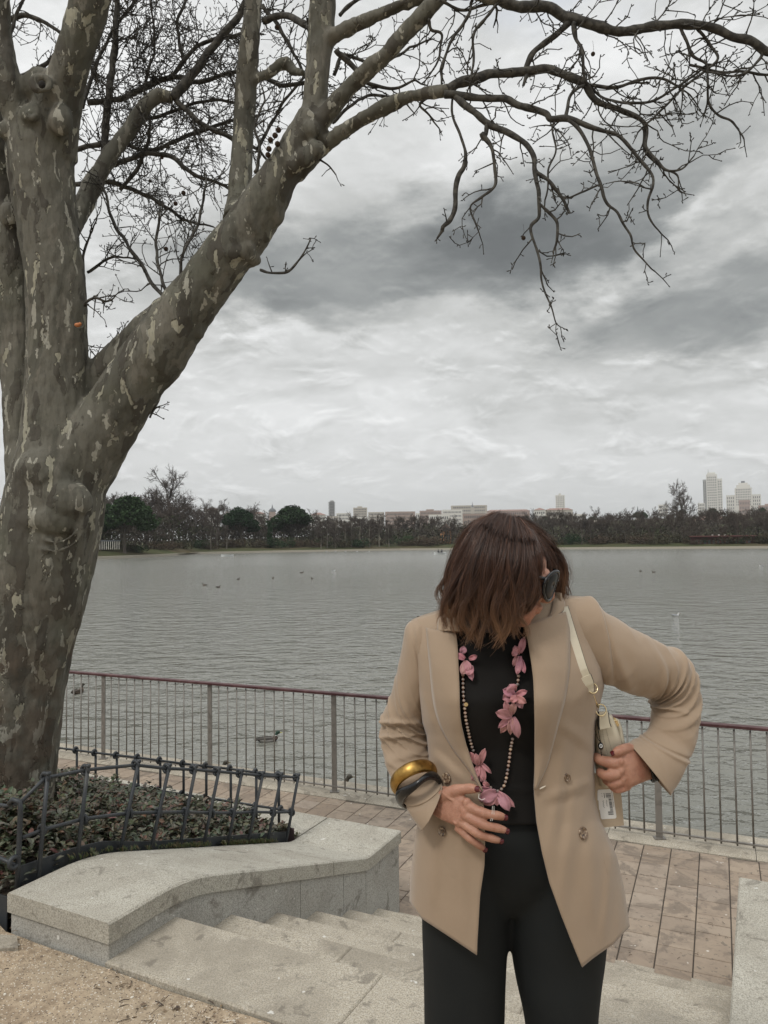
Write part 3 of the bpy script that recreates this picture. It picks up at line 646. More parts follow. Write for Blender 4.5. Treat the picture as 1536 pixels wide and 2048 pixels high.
# branches traced one by one, twigs grown on them
br_r = random.Random(17); TW = MB(); seeds = []
def wander(p0, d0, L, r0, seg, kink=.35, trop=None, tw=.0):
    pts = [Vector(p0)]; d = Vector(d0).normalized(); n = max(2, int(L / seg))
    for k in range(n):
        d = (d + Vector((br_r.gauss(0, kink), br_r.gauss(0, kink), br_r.gauss(0, kink))) * .62 + (trop if trop else Vector((0, 0, 0)))).normalized()
        pts.append(pts[-1] + d * (L / n) * br_r.uniform(.7, 1.3))
    return pts, [lerp(r0, max(r0 * .55, .0020), k / n) for k in range(n + 1)]
def spur(p, d, L):                                          # short knobbly spur with a bud
    q_ = p + d * L; TW.tube([p, (p + q_) / 2 + Vector((br_r.gauss(0, .003), 0, br_r.gauss(0, .003))), q_, q_ + d * .006], [.0021, .0020, .0036, .0014], 3, cap=False)
def twig(p0, d0, L, r0, level, trop, dens=1.0):
    pts, rr = wander(p0, d0, L, r0, .032 if level else .042, .42, trop)
    TW.tube(pts, rr, 4 if r0 < .004 else 5, cap=False)
    for k in range(1, len(pts)):
        d = (pts[k] - pts[k - 1]).normalized()
        if br_r.random() < .62:
            s_ = (d * .5 + Vector((br_r.gauss(0, .7), br_r.gauss(0, .7), br_r.gauss(.12, .7)))).normalized(); spur(pts[k], s_, br_r.uniform(.008, .028))
        if level > 0 and br_r.random() < (.34 if level == 1 else .42) * dens:
            s_ = (d * .75 + Vector((br_r.gauss(0, .62), br_r.gauss(0, .62), br_r.gauss(0, .62)))).normalized()
            twig(pts[k], s_, L * br_r.uniform(.28, .6), max(.0022, rr[k] * .74), level - 1, trop, dens)
    if br_r.random() < .05: seeds.append((pts[-1], pts[0]))
    spur(pts[-1], (pts[-1] - pts[-2]).normalized(), .01)
def branch(pts, dens=1.0, L=.30, lev=1, trop=(0, 0, 0), part=True, every=.062, rt=.0042, skip=0):
    sp_ = spline(pts, len(pts) * 6); c = [P(a[0], a[1], a[2]) for a in sp_]; r = [max(.0012, a[3] * a[2] / F) for a in sp_]
    for i in range(1, len(c) - 1):
        v = Vector((N3(*(c[i] * 9)), N3(*(c[i] * 9 + Vector((5, 0, 0)))), N3(*(c[i] * 9 + Vector((0, 7, 0)))))); c[i] = c[i] + v * .014; r[i] *= 1 + .22 * N3(*(c[i] * 22))
    m = MB(); m.tube(c, r, 8); m.build('branch', M_TWIG, tree, smooth=True)
    acc = 0; trop = Vector(trop)
    for i in range(max(1, int(len(c) * skip)), len(c)):
        acc += (c[i] - c[i - 1]).length
        while acc > every / dens:
            acc -= every / dens * br_r.uniform(.6, 1.4); d = (c[i] - c[i - 1]).normalized()
            s_ = (d * .5 + Vector((br_r.gauss(0, .7), br_r.gauss(0, .55), br_r.gauss(0, .7))) + trop * 2).normalized()
            twig(c[i], s_, L * br_r.uniform(.35, 1.15), min(rt, r[i] * .7), lev, trop, 1)
        if i == len(c) - 1: twig(c[i], (c[i] - c[i - 1]).normalized(), L * .5, r[i], 1, trop)
Dn = (0, 0, -.05)
branch([(895, 180, 3.87, 12), (918, 167, 3.86, 10), (958, 155, 3.85, 9.5), (988, 145, 3.85, 9), (1048, 142, 3.85, 9), (1088, 135, 3.83, 9), (1128, 150, 3.82, 8.5), (1168, 165, 3.8, 8), (1198, 200, 3.8, 6), (1243, 220, 3.8, 5.5), (1288, 250, 3.8, 4.5), (1293, 295, 3.78, 3.2), (1323, 333, 3.75, 3), (1363, 340, 3.72, 2), (1388, 312, 3.7, 1.4)], 1.05, .26, 1)
branch([(890, 188, 3.87, 9), (953, 197, 3.84, 7), (1008, 200, 3.8, 7), (1038, 215, 3.78, 7), (1088, 225, 3.75, 6.5), (1102, 238, 3.74, 6.5), (1138, 240, 3.72, 6), (1208, 260, 3.7, 4), (1248, 282, 3.7, 3.6), (1288, 330, 3.68, 3.4), (1305, 370, 3.66, 3), (1295, 425, 3.65, 2.3), (1323, 468, 3.64, 1.4)], .6, .22, 1)
branch([(905, 190, 3.87, 7), (943, 222, 3.82, 6.5), (978, 245, 3.8, 6.5), (1028, 270, 3.76, 6), (1063, 300, 3.74, 5.5), (1070, 340, 3.72, 5), (1078, 395, 3.7, 4), (1080, 430, 3.7, 4), (1063, 460, 3.69, 3), (1080, 525, 3.68, 2.6), (1083, 560, 3.68, 2.3), (1103, 610, 3.67, 1.9), (1113, 648, 3.66, 1.2)], .55, .17, 1, Dn)
branch([(1072, 345, 3.72, 4), (1100, 368, 3.72, 3.8), (1122, 392, 3.72, 3.5), (1138, 425, 3.72, 3)], .8, .16, 1)
branch([(1082, 410, 3.7, 3), (1105, 430, 3.7, 3), (1115, 450, 3.7, 3), (1113, 485, 3.7, 2.6), (1107, 508, 3.7, 1.6)], 1.3, .12, 1, Dn)
branch([(1135, 240, 3.72, 4), (1163, 265, 3.7, 3.6), (1183, 310, 3.68, 3.4), (1198, 370, 3.66, 3.4), (1210, 405, 3.65, 3.2), (1233, 425, 3.64, 2.6), (1258, 465, 3.63, 2.3), (1273, 505, 3.62, 2), (1310, 543, 3.61, 1.3)], .5, .16, 1, Dn)
branch([(905, 198, 3.87, 2.4), (910, 240, 3.87, 2.6), (930, 292, 3.86, 3), (929, 330, 3.86, 4.5), (915, 355, 3.86, 5), (910, 410, 3.86, 5), (903, 440, 3.86, 5), (884, 461, 3.86, 3.8)], .2, .1, 0)
branch([(976, 247, 3.8, 4.5), (970, 270, 3.8, 4.5), (964, 272, 3.8, 6), (983, 300, 3.8, 3.5), (993, 340, 3.8, 3.5), (990, 370, 3.8, 3), (963, 395, 3.8, 2.6), (940, 415, 3.8, 2), (953, 450, 3.8, 1.8), (960, 472, 3.8, 1.2)], .95, .17, 1)
branch([(990, 0, 3.86, 11), (1048, 12, 3.84, 11), (1098, 17, 3.83, 10.5), (1143, 37, 3.82, 11), (1193, 52, 3.8, 10), (1238, 62, 3.8, 9.5), (1298, 52, 3.78, 9), (1368, 47, 3.75, 8.5), (1413, 52, 3.74, 8), (1463, 72, 3.72, 8), (1508, 85, 3.7, 8), (1560, 112, 3.7, 7), (1700, 150, 3.7, 5)], 1.1, .32, 1)
branch([(1143, 42, 3.82, 6), (1100, 78, 3.84, 6), (1066, 105, 3.85, 6), (1052, 138, 3.85, 5)], .9, .22, 1)
branch([(1150, 45, 3.8, 5), (1154, 75, 3.8, 4), (1162, 105, 3.78, 3), (1168, 140, 3.78, 3), (1172, 165, 3.78, 2)], 1.5, .22, 1)
branch([(1358, 50, 3.76, 3.5), (1383, 105, 3.76, 3), (1413, 135, 3.76, 2.6), (1413, 185, 3.76, 2.4), (1433, 225, 3.76, 2.4), (1468, 245, 3.76, 2), (1488, 278, 3.76, 1.3)], .6, .16, 1)
branch([(1172, 170, 3.8, 4), (1248, 170, 3.8, 3.4), (1298, 155, 3.8, 3), (1343, 165, 3.8, 2.4), (1380, 190, 3.8, 1.6)], 1.3, .22, 1)
branch([(1132, 238, 3.72, 3.5), (1133, 205, 3.74, 3.4), (1150, 182, 3.76, 3.4), (1178, 170, 3.8, 3), (1215, 195, 3.8, 2.6), (1268, 207, 3.8, 2.8), (1318, 195, 3.8, 2.6), (1368, 165, 3.8, 2.4), (1413, 132, 3.8, 2)], .9, .2, 1)
branch([(1393, 55, 3.75, 3.4), (1423, 90, 3.76, 3), (1433, 120, 3.76, 2.6), (1400, 150, 3.77, 2.6), (1370, 175, 3.77, 2.4), (1330, 215, 3.78, 2.2), (1290, 250, 3.78, 2)], 1.1, .22, 1)
branch([(1520, 95, 3.7, 5), (1524, 110, 3.7, 3), (1500, 140, 3.7, 2.6), (1470, 150, 3.7, 2), (1420, 145, 3.7, 2)], 1.2, .18, 1)
branch([(1380, 130, 3.78, 2.6), (1440, 145, 3.78, 2.6), (1536, 146, 3.78, 2.6), (1640, 150, 3.78, 2)], .9, .2, 1)
branch([(1285, 255, 3.8, 3), (1290, 300, 3.8, 2.6), (1310, 330, 3.8, 2.4), (1350, 350, 3.8, 2), (1358, 378, 3.8, 1.4)], 1.1, .13, 1)
branch([(1128, 237, 3.73, 2.4), (1110, 250, 3.73, 2.2), (1108, 300, 3.73, 2), (1095, 350, 3.73, 2), (1090, 400, 3.73, 1.6)], .9, .14, 1)
branch([(1198, 372, 3.66, 2), (1165, 385, 3.66, 2), (1135, 395, 3.67, 1.6)], 1.2, .12, 1)
branch([(945, 0, 3.9, 3.4), (935, 30, 3.9, 3.2), (905, 80, 3.9, 3), (890, 110, 3.9, 3), (882, 140, 3.9, 3.6)], .6, .16, 1)
branch([(998, 5, 3.85, 3), (952, 65, 3.85, 2.6), (948, 110, 3.85, 2.4), (940, 180, 3.85, 2)], .5, .2, 1)
branch([(672, 100, 4.1, 6), (708, 135, 4.15, 5), (735, 165, 4.15, 4), (780, 178, 4.15, 3), (830, 160, 4.1, 2.4)], 1.3, .24, 1)
branch([(868, 190, 3.95, 3), (840, 210, 4.0, 2.6), (862, 235, 4.0, 2)], 1.6, .2, 1)
branch([(855, 40, 3.9, 4), (860, 60, 3.92, 3), (885, 75, 3.95, 2.6), (872, 130, 3.95, 2)], 1.4, .18, 1)
branch([(880, 0, 3.85, 3), (920, 20, 3.9, 3), (960, 10, 3.9, 3), (990, 10, 3.9, 3)], 1.5, .22, 1)
branch([(520, 540, 4.2, 3), (540, 546, 4.18, 2.6), (572, 543, 4.16, 2.6), (598, 520, 4.15, 2.2), (612, 498, 4.14, 1.6), (620, 476, 4.14, 1.3)], .9, .11, 1)
branch([(634, 312, 4.15, 2.4), (650, 325, 4.15, 1.8), (672, 350, 4.15, 1.3)], 1.4, .09, 0)
# left and behind
Uw = (0, 0, .10)
branch([(345, 197, 5.1, 11), (385, 150, 5.1, 9), (430, 88, 5.1, 7.5), (470, 40, 5.1, 7), (500, -10, 5.1, 6)], 1.0, .5, 2)
branch([(205, 345, 5.2, 8), (212, 240, 5.2, 8), (226, 120, 5.2, 7), (234, 30, 5.2, 6), (238, -60, 5.2, 5)], 1.3, .5, 2, Uw)
branch([(175, 205, 5.5, 6), (240, 197, 5.5, 5.5), (300, 172, 5.4, 5), (345, 153, 5.4, 5), (400, 163, 5.3, 4.5), (475, 143, 5.2, 4)], 1.2, .45, 2)
branch([(340, 156, 5.4, 4.5), (375, 115, 5.4, 4), (410, 85, 5.4, 4), (475, 70, 5.4, 3.4)], 1.0, .4, 2)
branch([(333, 600, 4.5, 4), (300, 560, 4.6, 4), (270, 510, 4.7, 3.6), (230, 450, 4.8, 3.2), (205, 370, 4.9, 2.6)], .8, .3, 1, Uw)
branch([(340, 595, 4.5, 3.6), (322, 555, 4.5, 3.4), (314, 490, 4.6, 3), (318, 430, 4.6, 2.4)], .8, .26, 1, Uw)
branch([(358, 570, 4.5, 3.6), (366, 510, 4.5, 3), (398, 440, 4.6, 2.8), (410, 375, 4.6, 2.2)], .9, .26, 1, Uw)
branch([(350, 195, 5.1, 6), (385, 235, 5.1, 5), (430, 262, 5.1, 5), (482, 285, 5.1, 4)], 1.2, .42, 2)
branch([(142, 370, 5.4, 5), (200, 362, 5.4, 5), (240, 370, 5.4, 4.5), (300, 395, 5.4, 4), (370, 440, 5.4, 3)], 1.2, .42, 2)
branch([(218, 335, 5.2, 5), (280, 312, 5.2, 5), (340, 312, 5.2, 4.4), (380, 345, 5.2, 4), (450, 372, 5.2, 3)], 1.2, .42, 2)
branch([(152, 300, 5.8, 5), (230, 285, 5.8, 5), (300, 300, 5.8, 4), (380, 270, 5.8, 4), (470, 240, 5.8, 3)], 1.2, .45, 2)
branch([(210, 340, 5.5, 4), (260, 250, 5.6, 4), (330, 230, 5.6, 3.4), (420, 200, 5.6, 3), (480, 210, 5.6, 3)], 1.2, .4, 2)
branch([(165, 215, 5.4, 4), (205, 100, 5.5, 3), (255, 20, 5.5, 3), (300, -40, 5.5, 3)], 1.3, .5, 2, Uw)
branch([(370, 120, 5.6, 4), (355, 60, 5.6, 3), (372, 0, 5.6, 3)], 1.3, .4, 2, Uw)
branch([(528, 42, 4.6, 7), (570, 28, 4.5, 6.5), (614, 52, 4.35, 7)], .9, .26, 1)
branch([(520, 145, 4.8, 4), (560, 170, 4.8, 4), (610, 165, 4.8, 4)], 1.5, .35, 1)
branch([(515, 300, 4.8, 4), (545, 240, 4.8, 3.4), (580, 190, 4.8, 3), (608, 150, 4.8, 3)], 1.0, .3, 1)
branch([(510, 345, 4.3, 4), (520, 300, 4.3, 3), (512, 250, 4.3, 2.4), (530, 200, 4.3, 2)], 1.0, .18, 1, Uw)
branch([(240, 380, 5.3, 4), (280, 330, 5.3, 4), (300, 250, 5.3, 3), (290, 170, 5.3, 3), (310, 90, 5.3, 2.4), (300, 0, 5.3, 2)], 1.2, .4, 2, Uw)
branch([(0, 60, 5.6, 5), (40, 30, 5.6, 5), (90, 45, 5.6, 4), (140, 80, 5.6, 3)], .8, .3, 1)
branch([(22, 110, 5.4, 4), (24, 60, 5.4, 4), (40, 10, 5.4, 3), (70, -30, 5.4, 3)], .6, .3, 1)
branch([(20, 150, 5.0, 5), (60, 150, 5.0, 5), (100, 120, 5.0, 4)], .8, .16, 1)
branch([(525, 10, 5.0, 4), (560, 60, 5.0, 4), (590, 110, 5, 3), (620, 170, 5, 3)], 1, .35, 1)
branch([(668, 150, 4.6, 4), (690, 110, 4.6, 4), (740, 130, 4.6, 3), (800, 110, 4.6, 3)], .9, .4, 1)
branch([(665, 245, 4.5, 4), (700, 210, 4.5, 3), (745, 190, 4.6, 3), (800, 200, 4.6, 2)], .7, .25, 1)
branch([(680, 30, 4.6, 4), (700, 10, 4.6, 4), (740, -20, 4.6, 3)], .9, .4, 1)
branch([(172, 612, 4.3, 3.4), (190, 596, 4.25, 2.6), (210, 600, 4.25, 2), (230, 592, 4.25, 1.4)], 2.6, .12, 1)
branch([(172, 745, 4.9, 3.4), (192, 716, 4.9, 2.6), (212, 700, 4.9, 2), (240, 672, 4.9, 1.4)], 2.2, .16, 1)
branch([(300, 835, 4.4, 2.4), (310, 820, 4.4, 2), (322, 812, 4.4, 1.2)], 2.4, .07, 0)
branch([(165, 560, 4.6, 3), (170, 500, 4.6, 2.6), (180, 470, 4.6, 2)], 1.0, .3, 1, Uw)
branch([(175, 545, 4.9, 3), (215, 520, 4.9, 2.6), (255, 515, 4.9, 2)], 1.0, .2, 1)
m = MB(); m.ball(P(84, 169, 4.085), (.020, .012, .022), 12, 8); m.build('knot_hole', material('knot_hole_shade', base=(.012, .010, .008), rough=1), tree, smooth=True)  # near-black ball stands in for the shade inside the knothole
for pts in [[(240, -420, 3.95, 9), (330, -560, 4.1, 6), (420, -640, 4.3, 3)], [(225, -300, 4.0, 9), (120, -440, 4.2, 6), (60, -560, 4.4, 3)], [(660, -400, 4.2, 9), (760, -520, 4.0, 6), (880, -560, 3.9, 3)], [(665, -450, 4.2, 8), (560, -600, 4.4, 5), (500, -700, 4.6, 3)], [(-50, -380, 4.6, 9), (-140, -520, 4.8, 5), (-200, -640, 5, 3)], [(960, -170, 3.78, 7), (1100, -260, 3.6, 5), (1260, -300, 3.5, 3)], [(518, -300, 4.6, 7), (430, -430, 4.8, 5), (360, -520, 5, 3)], [(655, -250, 4.2, 8), (800, -330, 4.3, 5), (950, -420, 4.4, 3)]]:
    branch(pts, .9, .5, 1)
o = TW.build('twigs', M_TWIG, tree, smooth=True); tag(o, kind='stuff')
print('twig faces', len(TW.f))
def fn(b, p): c = b.pos(); setp(b, p, (.055, .038, .027), .95, b.bump(b.voro(c, 420), 1, .003), Specular_IOR_Level=.1)
M_SEED = material('seed_ball', fn)
for (px, py, d) in [(557, 260, 4.1), (550, 271, 4.1), (541, 280, 4.1), (555, 288, 4.1), (538, 298, 4.1), (536, 310, 4.12), (367, 386, 5), (351, 407, 5), (300, 362, 5.2), (332, 498, 5), (324, 315, 5.2), (554, 55, 4.7), (1047, 476, 3.7), (1186, 108, 3.8)]:
    m = MB(); c = P(px, py, d); r = (.0155 if px < 560 else .011) if d < 5.1 else .012; m.ball(c, r, 12, 9); m.tube([c, c + Vector((.004, 0, .035)), c + Vector((.0, .0, .07))], .0008, 3); m.build('seed_ball', M_SEED, tree, smooth=True)
m = MB(); m.ball(P(155, 650, 4.17), (.018, .014, .012), 10, 7); m.ball(P(160, 648, 4.17), (.010, .010, .010), 8, 6); m.build('bracket_fungus', material('orange_fungus', base=(.42, .15, .05), rough=.6), tree, smooth=True)
# ------------------------------------------------------------ far shore
SHP = [(-2600, 1190), (-1200, 1160), (-500, 1140), (0, 1127), (177, 1119.5), (346, 1111.5), (387, 1108), (533, 1105), (802, 1100.5), (900, 1099.5), (1120, 1098.5), (1536, 1096.5), (1900, 1092), (2600, 1092), (3600, 1110)]
def shore_y(px): return float(np.interp(px, [a for a, _ in SHP], [c for _, c in SHP]))
def shoreD(px): g = G(px, shore_y(px), ZW); return (g - CAM).dot(FWD)
def hill(px): return float(np.interp(px, [-2600, 0, 200, 500, 800, 1100, 1300, 1536, 3000], [6, 4, 3, 5, 9, 15, 17, 19, 16]))
def land_z(px, D):
    Ds = shoreD(px); return ZW + .45 + 1.5 * sm(Ds, Ds + 22, D) + hill(px) * sm(Ds + 25, Ds + 420, D) + (9 if px > 300 else 9) * sm(700, 2500, D)
def hray(px): v = ray(px, 1080); v.z = 0; return v / v.dot(FWD)
def on_land(px, D): q_ = hray(px) * D; return Vector((q_.x, q_.y, land_z(px, D)))
cols = list(range(-2600, 3601, 50)); rel = [0, 2, 5, 9, 14, 22, 35, 60, 100, 160, 240, 340, 480, 800, 1400, 2600]
lm = MB(); vs = [tuple(on_land(px, shoreD(px) + r_)) for px in cols for r_ in rel]; n_ = len(rel)
lm.add(vs, [(i * n_ + j, (i + 1) * n_ + j, (i + 1) * n_ + j + 1, i * n_ + j + 1) for i in range(len(cols) - 1) for j in range(n_ - 1)])
def fn(b, p):
    c = b.pos(); col = b.mix(b.step(b.noise(c, .06, 5, .6), .4, .65), (.055, .062, .028), (.085, .070, .042)); col = b.mix(b.step(b.noise(c, .5, 4, .6), .5, .7), col, (.045, .05, .025)); setp(b, p, col, 1, Specular_IOR_Level=.1)
tag(lm.build('far_land', material('far_grass', fn), smooth=True), kind='structure')
km = MB(); km.rings([[on_land(px, shoreD(px) + a) * 1 + Vector((0, 0, z)) for a, z in ((-.4, -1.0), (-.4, .12), (.9, .12), (.9, -.6))] for px in range(-2600, 3601, 25)], cap=False)
tag(km.build('far_kerb', material('far_stone_edge', base=(.36, .33, .27), rough=.9)), kind='structure')

tr = random.Random(42)
def fn(b, p): setp(b, p, b.mix(b.attr('tint'), (.058, .048, .042), (.105, .088, .074)), .95, Specular_IOR_Level=.08)
M_FARB = material('far_bare_branches', fn)
def fn(b, p):
    o = b.new('ShaderNodeObjectInfo').outputs['Random']; setp(b, p, b.mix(o, (.020, .042, .020), (.034, .058, .024)), .9, Specular_IOR_Level=.1)
M_PINE = material('pine_needles', fn)
def fn(b, p):
    o = b.new('ShaderNodeObjectInfo').outputs['Random']; setp(b, p, b.mix(o, (.048, .046, .028), (.085, .062, .045)), .95, Specular_IOR_Level=.1)
M_BUSH = material('far_bush_leaves', fn)
M_FTR = material('far_trunk', base=(.105, .092, .078), rough=.9, spec=.1)
M_PALE = material('far_pale_trunk', base=(.17, .155, .13), rough=.9, spec=.1)
def bare_proto(H, spread, n1, seed, pale=False, dense=1.0):
    rr = random.Random(seed); T = MB(); C_ = MB()
    T.tube([(0, 0, -1.5), (rr.uniform(-.2, .2), 0, H * .25), (rr.uniform(-.4, .4), 0, H * .5), (rr.uniform(-.5, .5), 0, H * .86)], [H * .020, H * .016, H * .011, .05], 5)
    def rec(p, d, L, r, lv):
        k = 3; pts = [p]
        for i in range(k): d = (d + Vector((rr.gauss(0, .16), rr.gauss(0, .16), rr.gauss(.04, .12)))).normalized(); pts.append(pts[-1] + d * L / k)
        C_.tube(pts, [r, r * .8, r * .65, r * .5], 3, cap=False, col=rr.random())
        if lv == 0: return
        for j in range(int((5 if lv > 1 else 6) * dense)):
            t = rr.uniform(.25, 1); q_ = pts[min(3, int(t * 3) + 0)]; q_ = q_ + (pts[min(3, int(t * 3) + 1)] - q_) * (t * 3 % 1)
            dd = (d * .9 + Vector((rr.gauss(0, .6), rr.gauss(0, .6), rr.gauss(.1, .5)))).normalized(); rec(q_, dd, L * rr.uniform(.42, .62), max(.028, r * .6), lv - 1)
    for i in range(n1):
        h = H * rr.uniform(.14, .8); a = rr.uniform(0, 6.283); el_ = rr.uniform(.25, 1.3); L = spread * (1.05 - .55 * (h / H)) * rr.uniform(.7, 1.1)
        rec(Vector((0, 0, h)), Vector((math.cos(a) * math.cos(el_), math.sin(a) * math.cos(el_), math.sin(el_))), L, H * .008, 3 if dense >= 1 else 2)
    return T, C_, (M_PALE if pale else M_FTR)
def clumps(mb, cs, n, size, seed, flat=1.0):
    rr = random.Random(seed)
    for k in range(n):
        c, r = cs[rr.randrange(len(cs))]; v = Vector((rr.gauss(0, 1), rr.gauss(0, 1), rr.gauss(0, 1))).normalized() * rr.uniform(.72, 1.04)
        p = Vector(c) + Vector((v.x * r[0], v.y * r[1], v.z * r[2])); a = Vector((rr.gauss(0, 1), rr.gauss(0, 1), rr.gauss(0, .6))).normalized(); bb = a.cross(Vector((rr.gauss(0, 1), rr.gauss(0, 1), rr.gauss(0, 1)))).normalized(); s_ = size * rr.uniform(.6, 1.3)
        mb.add([p + a * s_, p + bb * s_ * .8, p - a * s_, p - bb * s_ * .8], [(0, 1, 2, 3)])
def pine_proto(H, Rr, seed, low=.45):
    rr = random.Random(seed); T = MB(); C_ = MB(); cs = []
    T.tube([(0, 0, -1.5), (.2, 0, H * .3), (-.1, 0, H * .62)], [.32, .26, .2], 6)
    for i in range(30):
        a = rr.uniform(0, 6.28); q_ = rr.random() ** .6; x, y = math.cos(a) * q_ * Rr * .78, math.sin(a) * q_ * Rr * .78
        z = H * (low + .12 + (.92 - low - .12) * math.sqrt(max(0, 1 - q_ * q_ * .9)) * rr.uniform(.7, 1)); r = Rr * rr.uniform(.26, .42); z -= H * .06 * q_; cs.append(((x, y, z), (r, r, r * .72)))
        T.tube([(0, 0, H * rr.uniform(.3, .5)), (x * .5, y * .5, H * .5), (x, y, z)], [.14, .1, .05], 4)
    clumps(C_, cs, 9000, Rr * .05, seed + 1); return T, C_, M_FTR
protos = {}
def far_tree(kind, px, D, hpx, label, group=None, wide=1.0, cat='tree', name=None):
    """hpx: height in photo px above the ground it stands on"""
    T, Cm, mt, H0 = protos[kind]; loc = on_land(px, D); s_ = hpx * D / F / H0
    nm = name or {'pine': 'umbrella_pine', 'bush': 'bush', 'cypress': 'cypress'}.get(kind[:-1], 'bare_tree')
    e = empty(nm, loc, label, cat, group, tr.uniform(0, 6.28)); e.scale = (s_ * wide, s_ * wide, s_)
    for me_, n2 in ((T, 'trunk'), (Cm, 'crown')):
        if me_ is None: continue
        o = bpy.data.objects.new(n2, me_); COL.objects.link(o); o.parent = e
    return e
def reg(key, H0, res, mc):
    T, C_, mt = res; a = T.build('trunk', mt) if T.v else None; c = C_.build('crown', mc); protos[key] = (a.data if a else None, c.data, mt, H0)
    for o in (a, c):
        if o: bpy.data.objects.remove(o)
for i in range(4): reg('bare%d' % i, 12, bare_proto(12, 4.6, 11, 100 + i), M_FARB)
for i in range(2): reg('slim%d' % i, 12, bare_proto(12, 2.6, 13, 200 + i, True), M_FARB)
reg('big0', 16, bare_proto(16, 7.2, 17, 300), M_FARB)
reg('pine0', 12, pine_proto(12, 5.6, 400, .24), M_PINE); reg('pine1', 12, pine_proto(12, 5.0, 410, .24), M_PINE)
def bush_proto(seed, tall=False):
    rr = random.Random(seed); C_ = MB(); cs = []
    for i in range(11 if not tall else 8):
        if tall: z = 1 + i * 1.0; r = .9 * (1 - (i / 9) ** 2) + .15; cs.append(((rr.gauss(0, .1), rr.gauss(0, .1), z), (r, r, .9)))
        else: r = rr.uniform(.9, 1.7); cs.append(((rr.gauss(0, 1.7), rr.gauss(0, 1.7), rr.uniform(.6, 2.6)), (r, r, r)))
    clumps(C_, cs, 1500 if not tall else 1800, .17, seed + 5); return MB(), C_, M_FTR
reg('bush0', 4, bush_proto(500), M_BUSH); reg('bush1', 4, bush_proto(510), M_PINE); reg('cypress0', 9, bush_proto(520, True), M_PINE)

def D_at(px, k): return shoreD(px) + k
far_tree('pine0', 250, D_at(250, 9), 116, 'large round-topped umbrella pine standing on the lawn beside the trunk of the plane tree', wide=1.12)
far_tree('pine1', 481, D_at(481, 22), 78, 'smaller umbrella pine, the middle one of the three dark pines', wide=1.2)
far_tree('pine1', 584, D_at(584, 26), 80, 'umbrella pine furthest right of the three dark pines on the left shore', wide=1.5)
far_tree('big0', 338, D_at(338, 40), 142, 'tallest bare tree on the left shore, rising behind the large pine')
far_tree('big0', 1365, D_at(1365, 60), 106, 'tall bare tree rising above the wood left of the grey tower', wide=.75)
far_tree('cypress0', 540, D_at(540, 12), 55, 'narrow dark cypress between the two smaller pines'); 
g1 = 'bare trees along the left shore'; g2 = 'bare trees in the wood on the right shore'; g3 = 'young pale-trunked trees on the far bank'; g4 = 'bushes along the far shore'; g5 = 'trees on the hillside behind the lake'
for i, px in enumerate([420, 436, 452, 640, 655, 673, 690, 703, 719, 741, 760, 779]):
    far_tree('slim%d' % (i % 2), px + tr.uniform(-3, 3), D_at(px, tr.uniform(8, 16)), tr.uniform(48, 64), 'slim bare tree with pale trunk on the far bank', g3, 1.2)
for i in range(120):
    px = -60 + 980 * (i + tr.uniform(-.4, .4)) / 120; k = tr.choice([26, 40, 60, 85]) * tr.uniform(.8, 1.2)
    h = float(np.interp(px, [-60, 150, 300, 420, 600, 800, 920], [100, 104, 106, 86, 64, 55, 54])) * tr.uniform(.78, 1.12)
    far_tree('bare%d' % tr.randrange(4), px, D_at(px, k), h * .97, 'bare brown tree in the row behind the left shore', g1)
for i in range(26):
    px = -480 + 410 * (i + tr.uniform(-.4, .4)) / 26; far_tree('bare%d' % tr.randrange(4), px, D_at(px, tr.choice([26, 40, 60])), tr.uniform(75, 100), 'bare brown tree in the row behind the left shore', g1)
for i in range(95):
    px = 1040 + 640 * (i + tr.uniform(-.5, .5)) / 95; k = tr.choice([14, 24, 45, 80]) * tr.uniform(.8, 1.2)
    far_tree('bare%d' % tr.randrange(4), px, D_at(px, k), tr.uniform(48, 66) * (1 if px > 1180 else .95), 'bare brown tree in the dense wood on the right shore', g2)
for i in range(34):
    px = 700 + 960 * (i + tr.uniform(-.5, .5)) / 34; D = D_at(px, tr.uniform(150, 330))
    far_tree(tr.choice(['bare0', 'bare1', 'pine0', 'pine1', 'pine1']), px, D, tr.uniform(16, 27), 'tree on the hillside above the right shore' , g5, 1.3, name='hillside_tree')
for i in range(64):
    px = -60 + 1700 * (i + tr.uniform(-.5, .5)) / 64
    if 185 < px < 240: continue
    far_tree('bush%d' % (tr.random() < .35), px, D_at(px, tr.uniform(10, 20)), tr.uniform(12, 22), 'low rounded bush at the foot of the far trees', g4, 1.5, cat='bush')
# undergrowth and twig haze of the woods behind
ug = MB(); rr = random.Random(77)
for k in range(60000):
    px = rr.uniform(-600, 2000); D = shoreD(px) + rr.choice([24, 34, 60, 110, 200, 320]) * rr.uniform(.9, 1.15); g_ = on_land(px, D)
    top = (5.6 + 2.4 * N3(px * .013, D * .01)) * (1.0 if px > 1000 else 1.5 if px < 620 else 1.2)
    p = g_ + Vector((0, 0, rr.random() ** .8 * top - .3)); a = Vector((rr.gauss(0, 1), rr.gauss(0, 1), rr.gauss(0, 1.2))).normalized(); bb = a.orthogonal().normalized(); s_ = rr.uniform(.3, .75)
    ug.add([p + a * s_, p + bb * s_ * .5, p - a * s_, p - bb * s_ * .5], [(0, 1, 2, 3)])
def fn(b, p):
    n = b.noise(b.pos(), .09, 4, .6); setp(b, p, b.mix(b.step(n, .4, .62), (.050, .042, .036), (.040, .045, .026)), 1, Specular_IOR_Level=.05)
tag(ug.build('undergrowth', material('undergrowth_twigs', fn)), kind='stuff')

